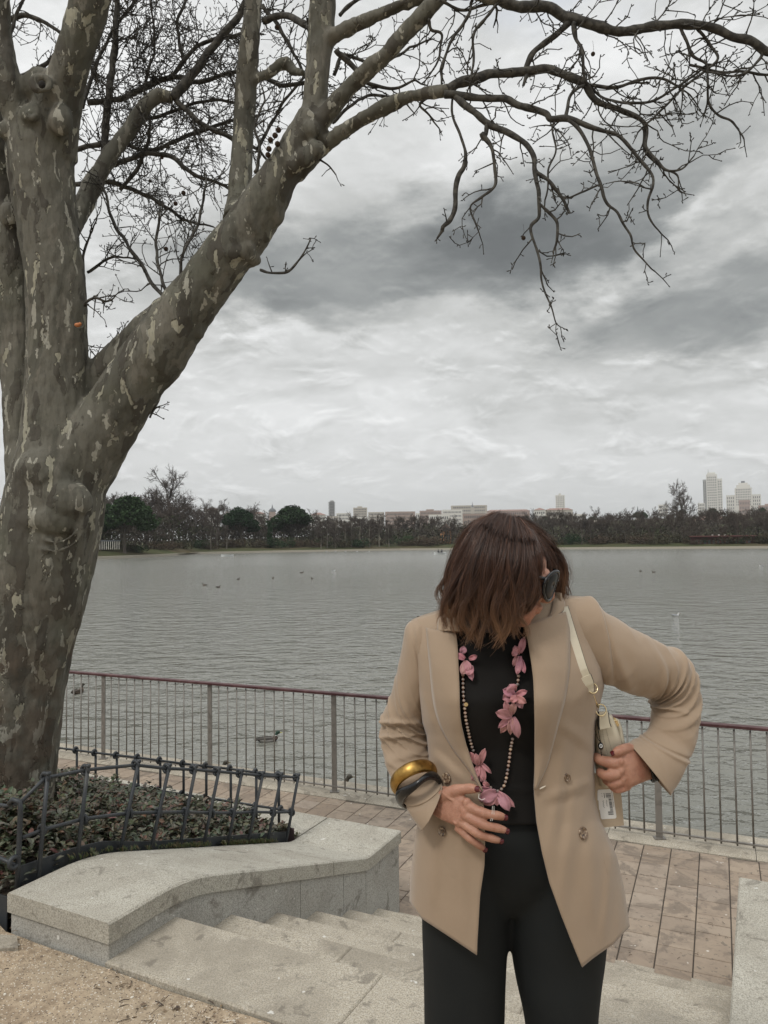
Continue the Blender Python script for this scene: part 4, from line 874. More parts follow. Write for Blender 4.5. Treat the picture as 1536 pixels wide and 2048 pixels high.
# ------------------------------------------------------------ buildings on the skyline
M_WIN = material('dark_window', base=(.06, .065, .07), rough=.3)
def wallmat(name, c):
    def fn(b, p): setp(b, p, b.mix(b.math('MULTIPLY', b.noise(b.pos(), .12, 4), .5), c, tuple(v * .8 for v in c)), .85)
    return material(name, fn)
M_W = wallmat('pale_render', (.66, .64, .59)); M_B = wallmat('brick_render', (.34, .26, .22)); M_T = wallmat('tan_render', (.46, .42, .36)); M_G = wallmat('grey_concrete', (.36, .36, .35)); M_DK = wallmat('dark_facade', (.14, .14, .145)); M_RF = wallmat('tile_roof', (.26, .17, .14)); M_OR = wallmat('orange_render', (.46, .25, .13))
M_PK = wallmat('pink_brick', (.36, .26, .22)); M_SL = wallmat('slate', (.13, .14, .15))
def zpx(px, py, D): return P(px, py, D).z
class Bld:
    def __init__(s, name, label, px, D, cat='building', group=None, rz=0.0):
        s.D = D; s.px = px; c = hray(px) * D; s.o = Vector((c.x, c.y, 0)); s.a = math.atan2(c.x, c.y) * -1 + rz
        s.e = empty(name, (c.x, c.y, 8), label, cat, group, s.a); s.X = Vector((math.cos(s.a), math.sin(s.a), 0)); s.Y = Vector((-s.X.y, s.X.x, 0))
    def xx(s, px): return (px - s.px) * s.D / F
    def w(s, x, y, z): return s.o + s.X * x + s.Y * y + Vector((0, 0, z))
    def block(s, name, x0, x1, y0, y1, dep, mat, base=None, yoff=0, sink=0):
        """x in photo px, top y0, bottom y1 in photo px"""
        a, c = s.xx(x0), s.xx(x1); z1 = zpx(s.px, y0, s.D); z0 = zpx(s.px, y1, s.D) - sink; m = MB()
        m.rings([[s.w(a, yoff, z), s.w(c, yoff, z), s.w(c, yoff + dep, z), s.w(a, yoff + dep, z)] for z in (z0, z1)]); m.build(name, mat, s.e); return a, c, z0, z1
    def windows(s, box, nx, nz, fw=.55, fh=.5, yoff=0, mat=None, name='window', margin=.06):
        a, c, z0, z1 = box; W = (c - a) * (1 - 2 * margin); Hh = (z1 - z0) * .94; dx, dz = W / nx, Hh / nz; proto = None
        for i in range(nx):
            for j in range(nz):
                x = a + (c - a) * margin + dx * (i + .5); z = z0 + (z1 - z0) * .02 + dz * (j + .5); q_ = s.w(x, yoff - .12, z)
                if proto is None:
                    m = MB(); hw, hh = dx * fw / 2, dz * fh / 2
                    m.rings([[q_ + s.X * -hw + s.Y * t + Vector((0, 0, zz)), q_ + s.X * hw + s.Y * t + Vector((0, 0, zz))] [::(1 if True else -1)] + [q_ + s.X * hw + s.Y * (t + .0) + Vector((0, 0, zz + .0)) + s.Y * .25, q_ + s.X * -hw + s.Y * .25 + Vector((0, 0, zz))] for t in (0,) for zz in (-hh, hh)])
                    proto = m.build(name, mat or M_WIN, s.e, origin=q_)
                else: o = proto.copy(); COL.objects.link(o); o.location = q_; put(o, s.e)
B = Bld('apartment_tower', 'dark slender apartment tower with balcony rings on the skyline left of the woman', 664, 1300)
bx = B.block('body', 659, 669.5, 1003, 1045, 10, M_DK, sink=10)
for k in range(10):
    m = MB(); z = zpx(664, 1004 + k * 3.1, 1300); m.rings([[B.w(B.xx(657), -1, z_), B.w(B.xx(671), -1, z_), B.w(B.xx(671), 11, z_), B.w(B.xx(657), 11, z_)] for z_ in (z - .9, z)]); m.build('balcony', M_G, B.e)
B.block('roof_cap', 661, 668, 1000.5, 1003, 6, M_G, yoff=1)
def slab(name, label, x0, x1, y0, y1, D, mat, nx, nz, dep=14, roof=None, group=None, **kw):
    B = Bld(name, label, (x0 + x1) / 2, D, group=group, rz=kw.get('rz', 0)); bx = B.block('wall', x0, x1, y0, y1, dep, mat, sink=8)
    if nx: B.windows(bx, nx, nz, **{k: v for k, v in kw.items() if k in ('fw', 'fh')})
    if roof == 'hip':
        a, c, z0, z1 = bx; h = (c - a) * .0 + 2.6; m = MB(); o_ = .5
        m.add([B.w(a - o_, -o_, z1 + .01), B.w(c + o_, -o_, z1 + .01), B.w(c + o_, dep + o_, z1 + .01), B.w(a - o_, dep + o_, z1 + .01), B.w(a + dep * .4, dep / 2, z1 + h), B.w(c - dep * .4, dep / 2, z1 + h)], [(0, 1, 5, 4), (1, 2, 5), (2, 3, 4, 5), (3, 0, 4), (3, 2, 1, 0)]); m.build('roof', M_RF, B.e)
    elif roof == 'box':
        w_ = x1 - x0; B.block('roof_cap', x0 + w_ * .3, x1 - w_ * .35, y0 - 2.6, y0 + .02, dep * .5, mat, yoff=2)
    return B
slab('apartment_block', 'grey apartment block with a stepped roof just right of the dark slender tower', 707, 735, 1015, 1040, 1250, M_T, 8, 7, roof='box')
slab('apartment_block', 'low pale block between the dark slender tower and the stepped block', 673, 702, 1026, 1044, 1150, M_W, 9, 4)
slab('apartment_block', 'tan block half hidden behind bare trees, right of the stepped block', 737, 769, 1024, 1046, 1100, M_T, 10, 5)
slab('apartment_block', 'long brown brick apartment block with rows of windows', 771, 831, 1023, 1050, 1000, M_B, 20, 5, fw=.5, fh=.4)
slab('apartment_block', 'second long brick block, behind the left of the hair', 840, 884, 1021, 1048, 1050, M_B, 14, 5, fw=.5, fh=.42, roof='box')
slab('apartment_block', 'pale block next to the second brick block, close to the hair', 885, 926, 1019, 1048, 1080, M_W, 13, 5, fw=.5, fh=.42)
slab('apartment_block', 'upper tan block rising behind the blocks near the hair', 903, 975, 1010.5, 1030, 1500, M_T, 18, 4)
slab('apartment_block', 'brownish roof line just left of the head above the trees', 975, 1060, 1022, 1044, 1200, M_PK, 18, 4, roof='hip')
slab('small_house', 'white houses among the trees below the dark slender tower', 621, 652, 1030, 1058, 700, M_W, 7, 4, roof='hip')
slab('small_house', 'white house right of the large bare tree, half hidden', 410, 440, 1020, 1045, 650, M_W, 6, 3, roof='hip')
slab('small_house', 'pale low house left of the domed church', 500, 532, 1028, 1046, 700, M_W, 6, 3, roof='hip')
slab('orange_house', 'orange pavilion among trees left of the hair', 881, 903, 1060, 1078, 290, M_OR, 4, 2, dep=6, roof='hip')
slab('small_house', 'pale house with a red roof right of the head', 1069, 1092, 1020, 1040, 800, M_W, 5, 4, roof='hip')
slab('small_house', 'long red-roofed row right of the head, below the white tower', 1092, 1146, 1020, 1034, 900, M_T, 12, 2, roof='hip')
slab('small_house', 'pale villa standing in the wood right of the hair', 1174, 1206, 1040, 1056, 420, M_T, 6, 3, dep=8)
slab('small_house', 'low pale block on the ridge left of the tall bare tree', 1319, 1337, 1009, 1024, 1400, M_W, 5, 3)
slab('small_house', 'small pale building at the foot of the tall grey tower', 1398, 1411, 1006, 1024, 1700, M_W, 4, 4)
slab('small_house', 'cream building cut by the right edge of the photo', 1521, 1560, 1010, 1040, 1300, M_PK, 10, 5, roof='box')
slab('small_house', 'pale terraced houses inside the wood under the tall towers', 1392, 1450, 1040, 1058, 420, M_T, 12, 3, dep=8, roof='hip')
B = slab('apartment_tower', 'lone white slab tower above the red-roofed row right of the head', 1113, 1131, 990, 1030, 1500, M_W, 5, 12, fw=.35); B.block('roof_cap', 1119, 1124, 986.5, 990, 6, M_W, yoff=1)
B = Bld('skyscraper', 'tallest grey-white skyscraper with a roof mast on the right skyline', 1428, 1900)
b1 = B.block('side_wing', 1410.5, 1417, 958, 1030, 26, M_G, yoff=2, sink=20); b2 = B.block('body', 1417, 1437, 948, 1030, 30, M_W, sink=20); b3 = B.block('side_wing', 1437, 1446, 957, 1030, 26, M_W, yoff=3, sink=20)
B.windows(b2, 5, 18, .45, .55); B.windows(b3, 2, 16, .5, .5, yoff=3); B.block('roof_cap', 1419, 1434, 944, 948, 16, M_W, yoff=6); B.windows(b1, 2, 14, .45, .8, yoff=2)
m = MB(); m.tube([B.w(B.xx(1421), 10, zpx(1428, 944, 1900)), B.w(B.xx(1421), 10, zpx(1428, 937, 1900))], [.9, .4], 5); m.build('mast', M_G, B.e)
B = Bld('skyscraper', 'broad stepped skyscraper with a crowned top, rightmost of the tall buildings', 1490, 1750)
b2 = B.block('body', 1474, 1505, 975, 1012, 34, M_W, sink=0); bb_ = B.block('brick_front', 1481, 1501, 1000, 1040, 2, M_PK, yoff=-2, sink=10); B.block('base', 1474, 1505, 1012, 1040, 34, M_W, sink=10)
b4 = B.block('side_wing', 1458, 1474, 989, 1040, 28, M_W, yoff=3, sink=10); b5 = B.block('side_wing', 1505, 1521, 989, 1040, 28, M_W, yoff=3, sink=10)
B.block('upper_tier', 1477, 1502, 969, 975, 26, M_W, yoff=3); B.block('upper_tier', 1481, 1498, 965, 969, 18, M_W, yoff=6); B.block('roof_cap', 1486, 1493, 961, 965, 8, M_SL, yoff=10)
B.windows(b2, 9, 7, .4, .6); B.windows(b4, 4, 8, .4, .6, yoff=3); B.windows(b5, 4, 8, .4, .6, yoff=3); B.windows(bb_, 6, 5, .4, .5, yoff=-2)
B = Bld('boathouse', 'long low dark red building on the right shore', 1445, shoreD(1445) + 12)
bx = B.block('wall', 1386, 1504, 1073, 1092, 9, wallmat('oxblood_wall', (.105, .04, .04)), sink=.6); B.windows(bx, 13, 1, .55, .45); B.block('roof', 1384, 1506, 1071, 1073.05, 11, wallmat('oxblood_roof', (.13, .055, .052)), yoff=-1)
for x in (1425, 1437, 1448): B.block('roof_vent', x, x + 3, 1068.5, 1071.02, 1, M_W, yoff=3)
def spire(name, label, px, y0, y1, wpx, D, dome=False):
    B = Bld(name, label, px, D); bx = B.block('tower', px - wpx / 2, px + wpx / 2, y1 - (y1 - y0) * .45, y1 + 14, wpx * D / F, M_B if dome else M_T, sink=4); m = MB(); wx = wpx * D / F / 2
    z = bx[3]; zt = zpx(px, y0, D); c = lambda r, zz: [B.w(math.cos(t) * r, wx + math.sin(t) * r, zz) for t in [i * math.pi / 4 for i in range(8)]]
    if dome: m.rings([c(wx * 1.15, z), c(wx * 1.1, z + (zt - z) * .2), c(wx * .75, z + (zt - z) * .38), c(wx * .25, z + (zt - z) * .5), c(wx * .16, z + (zt - z) * .7), c(.08, zt)])
    else: m.rings([c(wx * 1.15, z), c(wx * .5, z + (zt - z) * .3), c(wx * .22, z + (zt - z) * .5), c(.1, zt)])
    m.build('spire', M_SL, B.e)
spire('church', 'domed church tower with a needle spire between the two smaller pines', 545, 1008, 1036, 13, 1100, True)
spire('church_tower', 'slate needle spire just left of the rightmost pine', 569, 1010, 1034, 6, 1150); spire('church_tower', 'slate needle spire above the middle pine', 481, 1012, 1034, 5, 1100); spire('church_tower', 'small pointed spire left of the middle pine', 454, 1010, 1034, 6, 1000)
spire('church_tower', 'small slate-roofed tower on the ridge right of the white tower', 1277, 1012, 1036, 10, 900); spire('church_tower', 'thin clock tower above the blocks near the hair', 946, 1003, 1024, 6, 1450)
B = Bld('park_pavilion', 'low dark pavilion with white posts behind the large pine', 212, D_at(212, 16)); B.block('roof', 190, 240, 1080, 1083, 6, M_SL)
for x in range(192, 240, 4): B.block('post', x, x + 1.3, 1083.02, 1099, .3, M_W)
# smaller town fabric in the gaps of the skyline
for i, (x0, x1, y0, D, m_) in enumerate([(596, 620, 1030, 1000, M_W), (654, 676, 1032, 900, M_T), (832, 840, 1026, 1150, M_W), (858, 900, 1029, 850, M_W), (926, 975, 1027, 850, M_B), (1140, 1172, 1028, 1000, M_W), (700, 740, 1034, 850, M_W), (560, 596, 1034, 900, M_T)]):
    lab = ['cream block right of the third pine on the skyline', 'low tan block under the dark slender tower', 'narrow pale block between the two long brick blocks', 'low white block under the second brick block', 'low brick block touching the left outline of the hair', 'low pale block right of the white tower', 'low white block under the stepped block', 'low tan block behind the third pine'][i]
    slab('apartment_block', lab, x0, x1, y0, y0 + 20, D, m_, max(2, int((x1 - x0) / 4)), 3)

# ------------------------------------------------------------ boats and birds
def on_water(px, py): return G(px, py, ZW)
def boat(px, py, L, label, hull, people):
    q_ = on_water(px, py); B = empty('rowing_boat', q_, label, 'boat'); m = MB(); rr = []; X = Vector((1, .1, 0)).normalized(); Y = Vector((-X.y, X.x, 0))
    for i in range(9):
        t = i / 8 * 2 - 1; wd_ = .65 * (1 - abs(t) ** 2.6) + .04; zz = .38 + .12 * t * t
        rr.append([q_ + X * t * L / 2 + Y * a * wd_ + Vector((0, 0, z * zz)) for a, z in ((-1, 1), (-.7, 0), (.7, 0), (1, 1), (.9, 1), (.6, .2), (-.6, .2), (-.9, 1))])
    m.rings(rr); m.build('hull', hull, B)
    for t in (-.25, .3): m = MB(); m.box(q_ + X * t * L / 2 + Vector((0, 0, .25)), (.2, 1.0, .04)); m.build('thwart', hull, B)
    for k in range(people):
        c = q_ + X * ((-.25 if k == 0 else .3) * L / 2) + Vector((0, 0, .27)); e = MB()
        e.rings([[c + Vector((math.cos(a) * r, math.sin(a) * r * .7, z)) for a in [i * math.pi / 4 for i in range(8)]] for r, z in ((.2, 0), (.2, .15), (.17, .35), (.22, .5), (.12, .58), (.06, .62), (.09, .67), (.11, .76), (.08, .86), (.02, .88))])
        s_ = 1 if k == 0 else -1
        for yy in (-.2, .2): e.tube([c + Vector((0, yy, .5)), c + Vector((s_ * .15, yy * 1.2, .3)), c + Vector((s_ * .38, yy, .3))], [.06, .05, .04], 6); e.tube([c + Vector((0, yy * .5, .05)), c + Vector((s_ * .4, yy * .6, .12)), c + Vector((s_ * .5, yy * .6, -.2))], [.09, .08, .06], 6)
        o = e.build('person', material('dark_clothes', base=(.03, .03, .035), rough=.9)); remesh(o, .03, 1)
        tag(o, ['dark-clothed person seated at the left in the rowing boat', 'dark-clothed person seated at the right in the rowing boat'][k], 'person')
boat(880, 1108.5, 2.9, 'white rowing boat with two dark figures left of the hair', material('white_hull', base=(.62, .64, .64), rough=.5), 2)
boat(455, 1113, 2.9, 'empty pale boat moored off the left shore below the middle pine', MATS['white_hull'], 0)
def bird(px, py, name, label, L, rz, cols, group=None, long_neck=False):
    q_ = on_water(px, py); e = MB(); c, s_ = math.cos(rz), math.sin(rz)
    M_ = Matrix(((c, -s_, 0), (s_, c, 0), (0, 0, 1)))
    body = [(-.52, .012, .13), (-.46, .035, .10), (-.36, .085, .06), (-.2, .135, .03), (0, .155, .02), (.18, .13, .03), (.28, .08, .06), (.33, .03, .09)]
    root = empty(name, q_, label, cols['cat'], group)
    sec = []
    for x, r, z in body: sec.append([M_ @ Vector((x * L, math.cos(a) * r * L, (z + r * .75 * (math.sin(a)) + .03) * L)) + q_ for a in [i * math.pi / 6 for i in range(12)]])
    e.rings(sec); 
    nk = [(.15, .09), (.24, .17), (.26, .22), (.29, .28)]
    e.tube([M_ @ Vector((x * L, 0, z * L)) + q_ for x, z in nk], [.08 * L, .062 * L, .054 * L, .055 * L], 10)
    e.ball(M_ @ Vector((.325 * L, 0, .30 * L)) + q_, (.085 * L, .062 * L, .065 * L), 12, 8, M_)
    o = e.build('body', None, root); remesh(o, .011 * L, 2)
    me = o.data; at = me.color_attributes.new('tint', 'FLOAT_COLOR', 'POINT'); Mi = M_.transposed(); arr = []
    for v in me.vertices:
        l = Mi @ (v.co - q_); x, y, z = l.x / L, l.y / L, l.z / L
        k = 'head' if z > .215 and x > .15 else 'ring' if z > .19 and x > .15 else 'breast' if x > .13 else 'tail' if x < -.34 else 'wing' if z > .10 else 'flank'
        arr += [*cols[k], 1]
    at.data.foreach_set('color', arr); me.materials.append(material('feathers', lambda b, p: setp(b, p, b.attr('tint')), rough=.7))
    m = MB(); m.rings([[M_ @ Vector((x * L, y * L, z * L)) + q_ for y, z in ((-w_, .275), (w_, .275), (w_ * .8, .275 + h), (-w_ * .8, .275 + h))] for x, w_, h in ((.38, .022, .045), (.44, .024, .02), (.48, .016, .012))]); m.build('bill', material(cols['bm'], base=cols['bill'], rough=.5), root)
    for sd_ in (-1, 1):
        m = MB(); m.ball(M_ @ Vector((.345 * L, sd_ * .055 * L, .312 * L)) + q_, .009 * L + .001, 8, 6); m.build('eye', material('bird_eye', base=(.01, .01, .01), rough=.2), root)
        m = MB(); m.rings([[M_ @ Vector((x * L, sd_ * y * L, z * L)) + q_, M_ @ Vector((x * L, sd_ * (y + .012) * L, (z - .05) * L)) + q_, M_ @ Vector((x * L, sd_ * (y - .02) * L, (z - .09) * L)) + q_] for x, y, z in ((.12, .13, .16), (-.1, .145, .17), (-.3, .10, .17), (-.5, .03, .16))]); m.build('wing', material(cols['wm'], base=cols['wing'], rough=.7), root)
DR = dict(cat='duck', head=(.01, .035, .022), ring=(.6, .6, .58), breast=(.05, .03, .022), tail=(.02, .02, .02), wing=(.07, .063, .055), flank=(.20, .19, .175), bill=(.35, .32, .06), bm='yellow_bill', wm='drake_wing')
DH = dict(cat='duck', head=(.035, .03, .02), ring=(.06, .045, .03), breast=(.09, .06, .038), tail=(.06, .045, .03), wing=(.055, .042, .03), flank=(.09, .065, .045), bill=(.1, .08, .04), bm='brown_bill', wm='hen_wing')
GU = dict(cat='gull', head=(.55, .55, .54), ring=(.55, .55, .54), breast=(.5, .5, .5), tail=(.04, .04, .04), wing=(.30, .32, .34), flank=(.40, .40, .40), bill=(.35, .1, .05), bm='gull_bill', wm='gull_wing')
bird(538, 1483, 'mallard', 'mallard drake swimming in open water behind the railing', .44, .30, DR)
bird(157, 1386, 'mallard', 'dark duck seen from behind near the plane trunk, past the railing', .50, 1.4, DH)
bird(430, 1546, 'mallard', 'dark duck swimming close under the quay by the second railing post', .46, .1, DH); bird(676, 1576, 'mallard', 'dark duck swimming close under the quay at the third railing post', .46, .1, DH)
bird(1352, 1232, 'gull', 'white gull floating on the open lake right of the woman', .36, .1, GU)
fg = 'small birds far out on the lake'
for px, py, lb in ((409, 1171, 'far duck nearest the plane trunk, left of a close pair'), (437, 1175, 'far duck at the right of the close pair near the plane trunk'), (477, 1159, 'lone far duck between the close pair and the middle of the lake'), (546, 1157, 'lone far duck straight below the domed church'), (624, 1158, 'lowest of the two far ducks left of the slender tower reflection'), (604, 1146, 'small far duck highest up the lake left of the woman'), (1281, 1143, 'left one of two far ducks right of the hair'), (1307, 1145, 'right one of two far ducks right of the hair')):
    bird(px, py, 'duck', 'small dark ' + lb, .5, tr.uniform(0, 6), DH, fg)
bird(1522, 1133, 'gull', 'small white gull far out near the right edge of the photo', .5, 3.0, GU); bird(668, 1142, 'gull', 'small white gull on the lake below the pale-trunked trees', .45, .2, GU)
for px in (632, 653, 671, 691, 714, 738): bird(px, 1103.2, 'gull', 'tiny white gull resting on the water along the far bank', .9, .2, GU, 'white gulls along the far bank')
# ------------------------------------------------------------ the woman
person = empty('person', (.3, 1.73, 0), 'woman in a beige blazer over black clothes, head bent down, one hand on her belly', 'person')
def ip(tab, y): return float(np.interp(y, [t[0] for t in tab], [t[1] for t in tab]))
XL = [(1235, 824), (1305, 825), (1362, 833), (1444, 845), (1470, 854), (1509, 857), (1560, 853), (1600, 846), (1662, 833), (1749, 822), (1801, 820), (1880, 818)]
XR = [(1200, 1178), (1240, 1184), (1283, 1190), (1340, 1206), (1370, 1208), (1409, 1199), (1449, 1190), (1485, 1188), (1546, 1188), (1597, 1189), (1642, 1200), (1670, 1214), (1714, 1233), (1775, 1247), (1849, 1258), (1900, 1263)]
BD = [(1190, .10), (1260, .13), (1340, .155), (1400, .165), (1500, .138), (1600, .140), (1700, .155), (1800, .16), (1930, .165), (2434, .10)]
D0 = 1.72
TOPL = [(800, 1262), (822, 1240), (840, 1232), (881, 1219), (930, 1200), (985, 1185), (1060, 1180), (1127, 1190), (1173, 1193), (1190, 1202), (1215, 1225)]
def th(px, py, inset=0):
    xl, xr = ip(XL, py), ip(XR, py); cx, a = (xl + xr) / 2, (xr - xl) / 2; s_ = min(1, abs((px - cx) / a)); b_ = max(.02, ip(BD, py) - inset)
    t = b_ * max(0, 1 - s_ ** 2.35) ** (1 / 2.35)
    c = (py - np.interp(px, [q_[0] for q_ in TOPL], [q_[1] for q_ in TOPL])) / 170
    c = min(1, max(0, c)); t *= math.sqrt(max(0, 1 - (1 - c) ** 2)); return t
def bust(px, py): return sum(.022 * math.exp(-((px - x) / 52) ** 2 - ((py - 1425) / 62) ** 2) for x in (948, 1078))
def front(px, py, off=0, inset=0): return D0 - th(px, py, inset) - bust(px, py) - off

# two-edge loft: sections (Ax, Ay, Bx, By, distance, depth radius)
def eloft(secs, n=None, m=28, disp=None, power=2.0, endcap=True, inner=False, fwd_tilt=None):
    sp_ = spline(secs, n or len(secs) * 4); rings = []
    for i, s_ in enumerate(sp_):
        A, B = P(s_[0], s_[1], s_[4]), P(s_[2], s_[3], s_[4] + (s_[6] if len(s_) > 6 else 0)); C_ = (A + B) / 2; ax = (A - B) / 2; dp = -FWD * s_[5]; ring = []
        for k in range(m):
            a = 2 * math.pi * k / m; ca, sa_ = math.cos(a), math.sin(a)
            if power != 2: ca, sa_ = math.copysign(abs(ca) ** (2 / power), ca), math.copysign(abs(sa_) ** (2 / power), sa_)
            v = ax * ca + dp * sa_
            if disp: v = v + v.normalized() * disp(i / (len(sp_) - 1), a, C_ + v)
            ring.append(C_ + v)
        rings.append(ring)
    return rings
def solid(o, t=.002, off=-1):
    m = o.modifiers.new('t', 'SOLIDIFY'); m.thickness = t; m.offset = off; mats = list(o.data.materials); eval_mesh(o); o.data.shade_smooth(); return o
def subsurf(o, lv=1):
    m = o.modifiers.new('ss', 'SUBSURF'); m.levels = lv; m.render_levels = lv; eval_mesh(o); o.data.shade_smooth(); return o

# materials
def fn(b, p):
    c = b.pos(); wv_ = b.math('ADD', b.math('SINE', b.math('MULTIPLY', b.sep(c)[0], 3600)), b.math('SINE', b.math('MULTIPLY', b.sep(c)[2], 3600)))
    n = b.noise(c, 5, 4, .6); f = b.noise(c, 900, 2, .6)
    col = b.mix(n, (.300, .220, .150), (.345, .258, .180)); col = b.mix(b.math('MULTIPLY', f, .35), col, (.25, .19, .135))
    nr = b.bump(b.math('ADD', f, b.math('MULTIPLY', wv_, .2)), .25, .0006); rg = b.math('ABSOLUTE', b.math('SUBTRACT', b.noise(b.scale(c, (1, 1, .75)), 8, 3, .5, .8), .5)); nr = b.bump(b.noise(c, 26, 3, .5), .18, .004, nr); nr = b.bump(b.math('POWER', b.math('ADD', rg, .001), .6), .05, .02, nr)
    setp(b, p, col, .78, nr, Specular_IOR_Level=.25, Sheen_Weight=.25, Sheen_Roughness=.5)
M_BLZ = material('beige_wool', fn)
M_LIN = material('beige_lining', base=(.42, .33, .25), rough=.5)
def fn(b, p):
    c = b.pos(); f = b.noise(c, 700, 2, .6); setp(b, p, b.mix(b.noise(c, 6, 3), (.0075, .0068, .0062), (.012, .011, .010)), .85, b.bump(f, .3, .0006), Specular_IOR_Level=.2)
M_BLK = material('black_knit', fn)
def fn(b, p):
    c = b.pos(); f = b.noise(c, 700, 2, .6); setp(b, p, b.mix(b.noise(c, 4, 3), (.0085, .010, .0104), (.014, .0165, .017)), .8, b.bump(f, .3, .0006), Specular_IOR_Level=.25)
M_TRS = material('charcoal_cloth', fn)
def fn(b, p):
    c = b.pos(); n = b.noise(c, 38, 5, .6); n2 = b.noise(c, 12, 3, .5); w_ = b.noise(b.scale(c, (1, 1, 1)), 190, 4, .6, .5)
    col = b.mix(b.step(n, .3, .7), (.315, .150, .098), (.42, .225, .155)); col = b.mix(b.math('MULTIPLY', b.step(n2, .5, .7), .5), col, (.39, .165, .115)); col = b.mix(b.math('MULTIPLY', b.step(b.voro(c, 130), .12, .05), .22), col, (.26, .12, .07))
    setp(b, p, col, .48, b.bump(b.math('ADD', w_, b.math('MULTIPLY', n, 1.5)), .6, .0018), Subsurface_Weight=.12, Subsurface_Scale=.01, Specular_IOR_Level=.4)
M_SKIN = material('skin', fn, Subsurface_Radius=(1, .35, .2))
M_NAIL = material('dark_red_nail_polish', base=(.085, .008, .012), rough=.18)
M_GOLD = material('brushed_gold', lambda b, p: setp(b, p, b.mix(b.step(b.noise(b.pos(), 34, 4, .6), .35, .7), (.50, .31, .09), (.22, .12, .035)), b.math('ADD', .30, b.math('MULTIPLY', b.noise(b.pos(), 60, 3), .22)), b.bump(b.noise(b.pos(), 70, 3), .25, .003)), metal=1)
M_PGOLD = material('polished_pale_gold', base=(.80, .66, .40), metal=1, rough=.2)
M_BLG = material('black_resin', base=(.006, .0065, .008), rough=.22, spec=.45)

# --- body: one continuous skin surface
bd = MB()
HC = P(1009, 1139, 1.624); HS = 1.08; fdir = Vector((.93, -.17, -.32)).normalized(); upv = Vector((.32, -.05, .945)); upv = (upv - fdir * upv.dot(fdir)).normalized(); sdv = fdir.cross(upv)   # sdv: her left... side axis
HM = Matrix((sdv, fdir, upv)).transposed()
def hd(x, y, z): return HC + (sdv * x + fdir * y + upv * z) * HS
def hb(x, y, z, r): bd.ball(hd(x, y, z), tuple(v * HS for v in r), 20, 14, HM)
hb(0, -.010, .002, (.060, .074, .072)); hb(0, .018, -.015, (.056, .066, .068)); hb(0, .040, -.055, (.046, .048, .050)); hb(0, .062, -.082, (.022, .020, .018))
hb(0, .040, .026, (.046, .038, .036)); hb(0, .080, .012, (.034, .010, .016)); hb(0, .093, -.022, (.011, .018, .018)); bd.tube([hd(0, .082, .016), hd(0, .092, -.006), hd(0, .103, -.028)], [.008, .009, .011], 10)
for s_ in (-1, 1): hb(s_ * .009, .093, -.030, (.008, .010, .007)); hb(s_ * .030, .070, -.028, (.022, .018, .018)); hb(s_ * .060, -.008, -.014, (.007, .016, .026)); hb(s_ * .031, .068, .004, (.014, .014, .012))
hb(0, .086, -.050, (.022, .010, .006)); hb(0, .084, -.058, (.019, .010, .007))
bd.tube([HC + upv * -.03 - fdir * .02, P(1008, 1205, 1.66), P(1003, 1265, 1.71)], [.058, .055, .062], 18)
# trunk and legs under the clothes
def row(y, inset, d=D0):
    xl, xr = ip(XL, y), ip(XR, y); ins = inset / d * F; return (xl + ins, y, xr - ins, y, d, max(.03, ip(BD, y) - inset))
bd.rings(eloft([(900, 1238, 1110, 1225, D0, .05), (870, 1268, 1160, 1262, D0, .09), row(1330, .03), row(1420, .035), row(1510, .03), row(1600, .06), row(1700, .085)], 24))
LEGL = [(872, 1640, 1002, 1640, 1.73, .07), (862, 1760, 1002, 1760, 1.73, .07), (856, 1900, 1000, 1900, 1.73, .085), (866, 2060, 985, 2060, 1.73, .07), (880, 2240, 970, 2240, 1.74, .06), (895, 2420, 950, 2420, 1.75, .045)]
LEGR = [(1032, 1640, 1175, 1640, 1.73, .07), (1038, 1760, 1190, 1760, 1.73, .07), (1044, 1900, 1192, 1900, 1.73, .085), (1060, 2060, 1180, 2060, 1.73, .07), (1080, 2240, 1170, 2240, 1.74, .06), (1100, 2420, 1155, 2420, 1.75, .045)]
bd.rings(eloft(LEGL, 20)); bd.rings(eloft(LEGR, 20))
SL = [(842, 1236, 905, 1325, 1.72, .050, 0), (826, 1240, 858, 1345, 1.72, .056, 0), (811, 1257, 851, 1366, 1.725, .058, 0), (803, 1300, 850, 1392, 1.73, .058, 0), (794, 1346, 849, 1418, 1.74, .058, 0), (779, 1395, 850, 1440, 1.75, .058, 0), (765, 1430, 853, 1457, 1.755, .056, 0), (761, 1455, 857, 1475, 1.75, .055, 0), (764, 1487, 858, 1498, 1.735, .053, 0), (771, 1520, 859, 1518, 1.71, .050, 0), (783, 1556, 866, 1538, 1.675, .047, 0), (797, 1588, 876, 1554, 1.645, .044, 0), (811, 1614, 882, 1565, 1.62, .043, 0), (823, 1635, 885, 1572, 1.605, .042, 0), (839, 1660, 884, 1574, 1.592, .040, 0)]
SR = [(1140, 1196, 1150, 1330, 1.72, .060, 0), (1175, 1194, 1190, 1356, 1.72, .068, 0), (1190, 1200, 1207, 1368, 1.72, .070, 0), (1204, 1220, 1216, 1370, 1.725, .068, 0), (1250, 1248, 1236, 1377, 1.735, .066, 0), (1290, 1267, 1258, 1385, 1.75, .063, 0), (1328, 1287, 1282, 1392, 1.77, .060, 0), (1358, 1303, 1296, 1395, 1.785, .058, 0), (1379, 1325, 1302, 1397, 1.795, .056, 0), (1391, 1352, 1303, 1401, 1.80, .055, 0), (1396, 1390, 1303, 1410, 1.795, .054, 0), (1397, 1426, 1303, 1425, 1.785, .053, 0), (1393, 1462, 1301, 1446, 1.77, .051, 0), (1385, 1492, 1296, 1462, 1.755, .050, 0), (1376, 1520, 1284, 1473, 1.74, .049, 0), (1360, 1552, 1271, 1480, 1.725, .048, 0), (1338, 1588, 1257, 1486, 1.71, .047, 0)]
